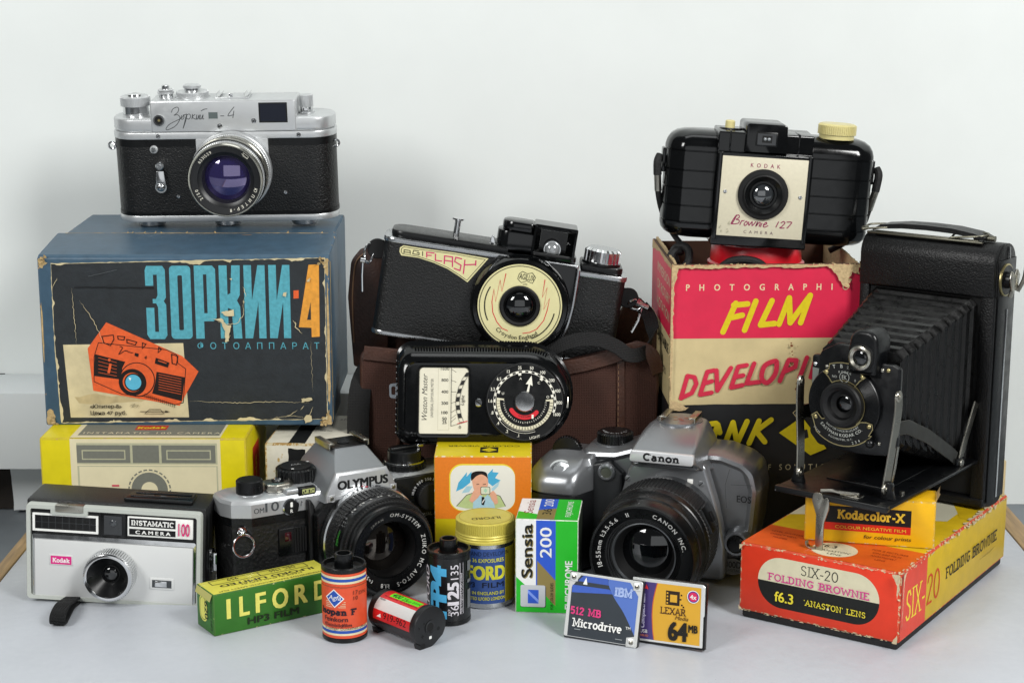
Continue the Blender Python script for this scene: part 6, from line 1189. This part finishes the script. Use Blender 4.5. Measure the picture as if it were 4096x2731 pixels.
# ================================================================== silver digital reflex camera
def digital_reflex():
    t = thing('digital_reflex_camera', 'rounded silver digital reflex camera with a black zoom lens, between the film boxes', 'camera', (98.4, 1040, 0), (-19, 0, 0))
    SV = mat('dslr_silver', '8d8f92', .29, .68); SV2 = mat('dslr_plate', 'cfd0d1', .3, .35)
    b = MB()
    def sec(y, e, w=0): return [(x, y, z) for x, z in rpoly([(-60 + e, 2 + e), (37 - e, 2 + e), (45 - e, 11), (49.5 - e, 36), (51 - e, 57), (48.5 - e, 70 - e), (40, 75 - e), (27, 79 - e), (-26, 79 - e), (-38, 75 - e), (-60 + e, 74 - e)], [4, 6, 6, 12, 9, 8, 12, 10, 10, 10, 4], 5)]
    b.loft([sec(2, 7), sec(-.6, 4.6), sec(-.9, 4), sec(0, 2), sec(4, .4), sec(9, 0), sec(30, 0), sec(36, 1.5), sec(40, 5)], SV)
    f = FRONT(b, -.9); f.text('EOS', 42, 50.2, 4, ink('17181a'), w=8.6, bold=.012)
    f.circ(36.6, 9.6, 6.4, ink('9fa1a3'), 32, 5); f.circ(36.6, 9.6, 6.1, ink('77797b'), 32, 4.7); f.text('300D', 36.6, 9, 3.8, ink('1c1d1f'), w=10, bold=.02); f.text('DIGITAL', 36.6, 6.6, 1.5, ink('1c1d1f'), w=8); f.line([(34, 60.6), (47, 61.2)], .25, ink('3c3e40')); f.line([(33, 70), (30.5, 60), (31.6, 46)], .25, ink('3c3e40'))
    b.build('body', t)
    g = MB()
    def gr(z, e, dy=0): return [(x, y, z) for x, y in rpoly([(-89 + e, -24 + e + dy), (-57, -24 + e + dy), (-50, -6), (-50, 33 - e), (-89 + e, 33 - e)], [14, 8, 6, 4, 12], 5)]
    g.loft([gr(2, 3), gr(4, .8), gr(10, 0), gr(46, 0), gr(50, .6), gr(50.4, 1.4)], mat('dslr_grip', '101113', .42, bump=(1, .03))); g.prism(rpoly([(-52, 4), (-32, 4), (-32, 62), (-40, 69), (-52, 66)], 2), 'y', -5, 2, mat('dslr_dark', '1c1e20', .35), 1.5); g.build('grip', t)
    g = MB(); g.loft([gr(50.5, 1), gr(51.5, .2), gr(57, .2), gr(62, 1.4, 1.5), gr(66, 4, 4.5), gr(69.6, 8, 9), gr(71.6, 13, 15)], SV); tp = g.build('grip_top', t)
    k = MB(); A = TR(-68.5, -14.2, 63.4, rx=38); k.cyl(7.4, 0, 1.6, SV2, A, bev=.6); k.lathe([(6, 1.5), (6, 2.6), (4, 3), (0, 2.4)], CHROME, A, 36); k.build('shutter_button', tp)
    k = MB(); k.gear(9.4, .6, 34, -2, 2, BLACK, TR(-70, 6, 70.2, rx=90, rz=0), bev=.3); k.build('control_wheel', tp)
    k = MB(); A = AX('y', (-41.6, -3.4, 62.4)); k.lathe([(6, -1), (5.4, 3), (4.4, 4.2), (3.6, 4.2), (3.3, 3.4)], SV, A, 36); k.lathe([(3.3, 3.4), (0, 3.5)], mat('lamp_lens', '55584f', .2, spec=.7), A, 24); k.build('assist_lamp', t)
    p = MB(); op = rpoly([(-37.4, 3), (-34.8, 38), (-27.4, 66), (-22.6, 75), (16.4, 76), (20.6, 72), (27.6, 50), (33.6, 24), (33, 3)], [2, 8, 6, 4, 4, 6, 8, 6, 3], 5); p.prism(op, 'y', -10, -.5, SV, 2.4, 4)
    for (x, z) in ((-27, 61), (18, 62)): screw(p, x, -10, z, 1.9, SV, 45, .3)
    p.box(9.6, 13, -10.5, -9.5, 61.6, 64.4, WHITE, .2); p.build('mount_plate', t)
    h = MB()
    def hs(y, wb, wt, z0, z1, r=4): return [(x - 3, y, z) for x, z in rpoly([(-wb, z0), (wb, z0), (wt, z1), (-wt, z1)], [1, 1, r, r], 4)]
    h.loft([hs(-22, 18, 17.4, 76.2, 82, 1.6), hs(-20, 20, 19, 75.6, 83.2, 2), hs(-10, 22.4, 18.4, 70, 87.2, 3), hs(2, 26, 17.4, 68, 90.4, 5), hs(12, 28, 16.4, 66, 92.2, 6), hs(30, 28, 15, 66, 91.8, 6), hs(38, 26, 13, 66, 86, 6), hs(42, 22, 10, 66, 78, 5)], SV); hm = h.build('flash_housing', t)
    h = MB(); h.prism(rpoly([(-22, 70.4), (16.4, 70.4), (18.8, 74), (-24, 74)], 1.4), 'y', -15.5, -9, SV, 1.6, 3); h.box(-21, 15, -19, -9, 74.2, 76.2, BLACK, .3); h.build('flash_lip', hm)
    n = MB(); n.prism(rpoly([(-23, 75.8), (15.6, 75.8), (16.4, 82.6), (-22, 82.8)], 1.6, 4), 'y', -23.4, -20, SV2, .7, 2); f = FRONT(n, -23.4); f.slab('Canon', -3.4, 76.9, 5, INKBLK, .24, w=22.5, thin=.5); n.build('name_plate', hm)
    s = MB(); s.cyl(14, 90, 92.6, SV, TR(-3, 20, 0), 40)
    for x0, x1, lx in ((-13.4, -9.2, 1), (4.4, 8.6, -1)): s.box(x0, x1, 11, 30, 95, 95.9, NICKEL, .2); s.box(x0 if lx > 0 else x1 - .8, x0 + .8 if lx > 0 else x1, 11, 30, 92.4, 95.4, NICKEL, .2)
    tpn = TOP(s, 92.6); 
    for (x, y) in ((-3, 20), (-6.4, 23), (.4, 23), (-5, 17), (-1, 17)): tpn.circ(x, y, 1.4, mat('contact_copper', 'a8807a', .3, .9), 14)
    s.build('accessory_shoe', hm)
    k = MB(); A = TR(-43.6, 20, 0); k.cyl(12.6, 73, 75, SV, A, 40); k.gear(11.2, .5, 40, 75, 81.6, BLACK, A, bev=1); tpn = TOP(k, 81.6); tpn.at(-43.6, 20)
    for i, s_ in enumerate(('A-DEP', 'M', 'Av', 'Tv', 'P', '□', '◦')): a = 215 + i * 27; tpn.text(s_, 7.4 * math.cos(R(a)), 7.4 * math.sin(R(a)), 1.6, ink('b9b9b9'), ang=a + 90)
    k.build('mode_dial', t)
    k = MB(); A = AX('y', (39.6, -2, 26.6)); k.lathe([(8.4, -6), (8, 5), (7, 7), (5.6, 7), (5.4, 6)], SV, A, 40); k.lathe([(5.4, 6), (5.2, 8.6), (4, 9.6), (0, 9.8)], BLACK, A, 36); k.build('lens_release', t)
    # zoom lens
    L = MB(); A = AX('y', (-2.4, -10, 33.2)); DG = mat('lens_dark_grey', '2b2d2f', .38); ZR = mat('zoom_rubber', '101011', .55)
    L.lathe([(32, 0), (32, 5), (32.6, 6), (33, 12), (33.6, 12.6)], DG, A, 80); L.gear(34.2, .35, 88, 12.8, 33, ZR, A, bev=.6, hole=31); L.lathe([(33.4, 32.6), (33.8, 33.2), (33.4, 38), (32.8, 38.6), (33, 39.4), (32.4, 48), (31.6, 49), (31.4, 58), (30.6, 60), (29.4, 60)], BLACK, A, 80)
    pz = Print(L, lambda u, v, h: A @ Vector(((32.9 + h) * math.cos(u / 32.9), (32.9 + h) * math.sin(u / 32.9), v))); pz.text('EFS 18-55mm', 32.9 * R(100), 8, 2.6, ink('b0b0b0'), wx=-1, bold=.005); pz.rect(32.9 * R(101), 1, 32.9 * R(101.4), 4, WHITE)
    L.box(31, 35.4, -8, 8, 14, 30, BLACK, 1.2, M=A @ TR(rz=27)); L.box(35, 36.4, -3, 3, 18, 22, BLACKM, .6, M=A @ TR(rz=27)); ln = L.build('zoom_lens', t)
    L = MB(); L.lathe([(29.5, 60), (29.2, 58.8), (22.6, 56.8), (22.2, 56.2), (21.4, 56.2), (21, 55.4), (20.2, 55.4), (19.8, 54.4), (19, 54.4)], BLACK, A, 72); L.lathe([(19, 54.4), (18.4, 54.6), (17.8, 53)], mat('inner_ring', '5e6164', .3, .6), A, 64); L.lathe([(17.8, 53), (15, 46), (12, 40)], BLACKM, A, 56)
    fp = Print(L, lambda u, v, h: A @ Vector((u, v, 58.82 - (29.2 - math.hypot(u, v)) * .303 + h))); WT = ink('c9c9c6')
    fp.arct('18-55mm', 0, 0, 24.6, 181, 2.5, WT, .02); fp.arct('1:3.5-5.6', 0, 0, 24.6, 141, 2.4, WT, .015); fp.arct('II', 0, 0, 24.6, 110, 2.5, WT, .02); fp.arct('CANON', 0, 0, 24.6, 58, 2.5, WT, .02); fp.arct('INC.', 0, 0, 24.6, 23, 2.5, WT, .02); L.build('lens_face', ln)
    L = MB(); L.lathe([(17.4, 50), (0, 49)], DARK, A, 40) if False else L.lathe([(12.4, 40.4), (0, 40)], DARK, A, 40); lensglass(L, 16.6, 5, A, LENS_K, 47.4 - 3); L.build('front_glass', ln)
digital_reflex()

# ================================================================== black folding camera on the orange box
def folding():
    t = thing('folding_camera', 'black folding bellows camera standing open on the orange box at right', 'camera', (279, 1026, 44.9), (-37.7, 0, 0))
    b = MB(); prof = rpoly([(3, 0), (29, 0), (29, 159), (3, 159)], [9, 9, 14, 14], 7)
    b.prism(prof, 'x', -85, 1, LEATHER_F, .6, 2); b.prism(rpoly([(-.4, 128), (24, 128), (24, 159.4), (-.4, 159.4)], [1.5, 1, 14, 15], 7), 'x', -85.4, .2, LEATHER_F, .8, 2)
    for x0, x1 in ((-85.2, -79), (-7.4, 1)): b.prism(rpoly([(0, 4), (6, 2), (6, 129), (0, 129)], [2, 1, .5, .5], 4), 'x', x0, x1, LEATHER_F, .8, 2)
    b.prism(rpoly([(-1, 2), (6, 1), (6, 8), (-1, 7)], 1), 'x', -85, 1, LEATHER_F, .8)
    b.box(-79, -7, 2.4, 3.2, 8, 128, DARK); b.box(1, 1.8, 4, 28, 4, 150, ENAMEL, .6); b.build('body', t)
    s = MB(); s.tube([(1.9, 17, 5), (1.9, 17, 120)], .6, CHROME, 6); s.tube([(1.9, 17, 150), (1.5, 17, 157)], .6, CHROME, 6); s.build('seam_line', t)
    r = MB(); r.box(-84, -10, 4, 6, 158.8, 160, mat('dull_nickel', '6e6c60', .4, .9), .4); r.box(-80, -14, 8, 9.4, 159, 160.2, mat('dull_nickel'), .3)
    for x0, x1 in ((-87, -70), (-30, -12)): r.tube(spline([(x0, 6, 160.6), (x0, 16, 162.4), (x1, 16, 163.6), (x1, 7, 163), (x0 + 1, 5.6, 161)], 4, True), .65, mat('dull_nickel', '6e6c60', .4, .9), 8, True)
    r.cyl(1.7, -10, 3, mat('dull_nickel'), AX('x', (-8.4, 12, 161.4))); r.cyl(1.5, 0, 4, mat('dull_nickel'), AX('y', (-87, 10, 161))); r.build('handle_rail', t)
    h = MB(); h.loft([[(x, y, z) for y, z in ((6, z0), (20, z0), (20, z0 + th), (6, z0 + th))] for x, z0, th in ((-81, 160.4, 1), (-76, 161.6, 2.6), (-62, 163, 3), (-46, 163.4, 3), (-30, 163, 3), (-16, 161.6, 2.6), (-10, 160.4, 1.6))], LEATHER_F); tp = Print(h, lambda u, v, hh: (u, v, 166.4 + hh)); tp.text('KODAK', -45, 11, 3.4, ink('3a3b3c'), w=20); h.build('carry_handle', t)
    k = MB(); A = AX('x', (1.8, 13, 138)); k.lathe([(9.6, 0), (9.6, .8), (8.8, 1.2)], BRASS, A, 40); k.lathe([(8.8, 1.2), (5, 1), (4.6, 4), (0, 4.4)], ENAMEL, A, 36); k.prism(rpoly([(9, 132), (17, 132), (20, 141), (16, 145), (12, 141), (8, 145), (6, 140)], 1), 'x', 6.6, 7.8, NICKEL, .3); k.tube([(5, 13, 128), (6.6, 13, 134), (7, 13, 140)], 1.3, NICKEL, 8); k.tube(spline([(7.4, 18, 131), (10, 20, 138), (11, 20.6, 146)], 5), 1.3, NICKEL, 8); k.build('winding_key', t)
    # bellows
    w = MB(); rings = []; N = 10
    for i in range(N * 4 + 1):
        q = i / (N * 4); ph = i % 4; e = (0, .5, 3.6, .9)[ph]; y = 1.5 - (q + (.0, .002, .0, -.002)[ph]) * 96
        x0, x1 = -78 + q * 19 + e, -10 - q * 1.5 - e; z0, z1 = 24 + q * 33 + e, 127 - q * 16 - e
        c = 3.4 + e * .6; rings.append([(x0 + c, y, z0), (x1 - c, y, z0), (x1, y, z0 + c), (x1, y, z1 - c), (x1 - c, y, z1), (x0 + c, y, z1), (x0, y, z1 - c), (x0, y, z0 + c)])
    w.loft(rings, mat('bellows_leather', '050505', .36, bump=(3, .14), rvar=.14, spec=.42)); w.build('bellows', t, 14)
    bd = MB(); bd.box(-72, -3, -121, 0, 29, 31.2, ENAMEL, .7); bd.box(-72, -3, -121.4, -117, 28.2, 31.8, mat('worn_enamel', '0c0d0e', .35, worn=('77797a', 4, .66)), .6); bd.box(-56, -18, -90, -6, 31.2, 32, ENAMEL, .3); bd.cyl(3.6, 31.8, 32.6, ENAMEL, TR(-36, -86, 0)); bd.cyl(1.4, 31, 33, NICKEL, TR(-8, -92, 0)); bd.box(-34, -22, -116, -110, 31.2, 32.2, NICKEL, .3); bd.cyl(1.6, 32, 33.4, NICKEL, TR(-26, -113, 0), bev=.4); bd.tube(spline([(-44, -119, 33), (-38, -117, 33.6), (-34, -115, 32.8), (-24, -112, 32.8)], 5), 1.1, NICKEL); bd.build('drop_bed', t)
    fo = MB(); fo.prism(rpoly([(-46.6, 32.6), (-47.4, 28), (-44.6, 20), (-44.6, 4), (-44.2, 0), (-40, 0), (-39.6, 16), (-37, 24), (-36.8, 29), (-38.4, 31.6), (-40.4, 29), (-42, 33)], [2, 2, 3, 2, .4, .6, 3, 3, 2, .8, .8, 1.5], 3), 'y', -122.6, -121.5, NICKEL, .25); fo.tube(spline([(-44.4, -122, 1), (-47, -122.4, .4), (-49.4, -122.6, 1.6), (-49.8, -122.4, 4)], 4), 0, NICKEL, wt=(3, .8), up=(0, 1, 0)); fo.build('bed_foot', t)
    lb = MB(); op = rpoly([(-61.5, 60), (-56, 54), (-31, 52.4), (-14, 54), (-8, 60), (-8, 104), (-12, 105.6), (-28, 106), (-36, 113.4), (-46, 113.6), (-56, 108), (-57, 105.4), (-61.5, 105)], [3, 4, 12, 4, 3, 2, 2, 3, 6, 8, 4, 1, 1.5], 5); lb.prism(op, 'y', -101.6, -97.6, ENAMEL, .8)
    for (x, z, m) in ((-52, 99.4, NICKEL), (-18.6, 102, NICKEL), (-15, 102.4, BRASS), (-18.6, 60.4, NICKEL), (-59.4, 100, CHROME)): dome(lb, 1.3, .9, m, AX('y', (x, -101.6, z)), 14)
    f = FRONT(lb, -101.6); f.poly([(-61, 98), (-57, 97.6), (-57.6, 92), (-60.6, 87.6), (-61, 88)], mat('bare_metal', '8f938c', .4, .7)); brd = lb.build('lens_board', t)
    v = MB(); v.prism(rpoly([(-36.4, 99), (-20, 99), (-19, 112), (-20, 124), (-35, 124), (-36.8, 112)], [1, 1, 4, 7, 7, 4], 6), 'y', -108, -90, ENAMEL, 2.4, 4); A = AX('y', (-28.4, -108, 109)); v.lathe([(7.8, 0), (7.6, .8), (6.4, 1)], BLACKM, A, 36); v.lathe([(6.9, .6), (6.7, 2), (5.6, 2.6), (4.3, 1.4)], NICKEL, A, 40); dome(v, 4.3, 1.4, LENS_K, A @ TR(z=.9), 24); v.build('finder', brd)
    S_ = MB(); A = AX('y', (-39.4, -101.6, 80.4)); pr = [(21.8, 0), (21.8, 3.2)]
    for i in range(12): rr = 21.6 - i * .68; pr += [(rr, 3.4), (rr - .2, 3.7), (rr - .45, 3.4)]
    S_.lathe(pr + [(13, 3.4)], ENAMEL, A, 72); ox = -.0
    pl = Print(S_, lambda u, v, h: A @ Vector((u, v, 4.2 + h)), h=0); up = arc(0, 0, 13.6, 58, 122, 10) + [(-9.6, 14.6), (-12.6, 17), (-9.4, 19), (-9, 22)] + arc(0, 0, 23.6, 112, 68, 8) + [(9, 22), (9.6, 19), (12.8, 17), (9.6, 14.6)]
    S_.prism(up, 'z', 3.2, 4.1, BLACKM, 0, M=A); pl.line(up, .5, BRASS, closed=True); IV = ink('b7b9b2')
    lo = arc(0, 0, 13.8, 222, 322, 12) + [(14.6, -8), (18.2, -8.6), (18.6, -11.4), (16.4, -15.4)] + arc(0, 0, 23.6, -40, -132, 12) + [(-17.6, -12), (-18.8, -8.6), (-15.8, -6.6), (-12.6, -10)]
    S_.prism(lo, 'z', 3.2, 4.1, BLACKM, 0, M=A); pl.line(lo, .5, BRASS, closed=True); pl.ring(0, 0, 13, 13.5, BRASS, 40, -50, 60)
    pl.text('T', -6, 19.8, 2, IV, ang=14, bold=.02); pl.text('B', -1.6, 20.6, 2, IV, ang=4, bold=.02); pl.text('25', 2.6, 20.6, 1.5, IV, ang=-6); pl.text('50', 6.4, 19.6, 1.5, IV, ang=-16); pl.arct('KODEX', 0, 0, 17.8, 88, 1.3, IV); pl.ring(.4, 15.6, 2.7, 3, IV, 24); pl.text('EK', .4, 14.4, 2.4, IV, w=3); pl.text('NO', -5.6, 14.6, 1.3, IV); pl.text('0', 7, 14, 1.3, IV)
    pl.arct('SHUTTER MADE IN U.S.A.BY', 0, 0, 15.6, 272, 1.2, IV, inward=True, sp=.95); pl.arct('EASTMAN KODAK CO.', 0, 0, 18.2, 270, 1.7, IV, .015, True, sp=1.05); pl.arct('ROCHESTER, N.Y.', 0, 0, 20.2, 270, 1.1, IV, inward=True); pl.arct('2 3 4', 0, 0, 22.6, 296, 1.5, IV, inward=True); pl.arct('27449', 0, 0, 22.4, 228, 1.1, IV, inward=True)
    for (x, z) in ((-11, 16.9), (11.1, 16.9), (-16.6, -9.4), (16.2, -10.2)): dome(S_, 1.4, .7, BRASS, A @ TR(x, z, 4), 14)
    sh = S_.build('shutter', brd)
    L = MB(); L.lathe([(13, 3.2), (12.8, 7), (12, 8), (10.4, 8), (9.4, 7.2), (8.4, 6.6), (7.6, 4), (5.2, 2.4), (4.6, 2.6)], BLACKM, A, 56); dome(L, 4.6, 1.2, LENS_K, A @ TR(z=1.4), 24); L.build('lens', sh)
    for s, x in ((1, -10), (-1, -66)):
        st = MB(); P3 = [(x + s * 2, -102, 89), (x + s * 2.2, -102, 82), (x + s * 1.4, -102.8, 70), (x, -103.6, 56), (x - s * 1, -105, 44), (x - s * 1.6, -106, 37)]
        st.tube(spline(P3, 6), 0, NICKEL, wt=(6.2, 1), up=(.2, .97, .1))
        for q in (P3[0], P3[-1]): st.cyl(3.2, -.6, .8, NICKEL, AX('x', q), 24, bev=.3); st.cyl(1.5, .8, 1.6, NICKEL, AX('x', q), 16)
        st.tube([(x - s * .6, -101, 38), (x + s * .6, -99.6, 48), (x + s * 1.4, -98.6, 60)], 0, NICKEL, wt=(2, .8), up=(0, 1, 0)); st.build('front_strut', t)
        ft = MB(); ft.prism(rpoly([(x - 4, 31), (x + 4, 31), (x + 2.4, 36), (x + 2.4, 41), (x - 2.4, 41), (x - 2.4, 36)], [.3, .3, 2, 2, 2, 2], 3), 'y', -106.6, -102.6, ENAMEL, .6); ft.build('strut_bracket', t)
    for s, x in ((1, -6), (-1, -72)):
        st = MB(); st.tube([(x - s * 3, -98, 70), (x - s * 2.4, -88, 69), (x - s * 2, -62, 58), (x - s * 2, -30, 41), (x - s * 2, -22, 36)], 0, mat('dark_steel', '4b4a46', .38, .9, rvar=.1), wt=(8, 1), up=(0, .4, 1)); st.tube([(x - s * 1, -20, 30), (x - s * 1, -12, 45), (x + s * .4, -2, 66)], 0, NICKEL, wt=(6, 1), up=(0, .9, -.45)); st.cyl(2.6, 0, 1.4, NICKEL, AX('x', (x - s * .4, -18.6, 32.6)), 20, bev=.3); st.box(min(x, x - s * 3), max(x, x - s * 3), -24, -14, 31, 36, ENAMEL, .5); st.build('side_strut', t)
    rb = MB(); rb.sphere((-22, -106, 61), 2.6, ENAMEL); rb.tube([(-13, -100, 68), (-10.5, -101, 71), (-9.4, -100, 66)], 1, NICKEL); rb.build('release_lever', brd)
folding()
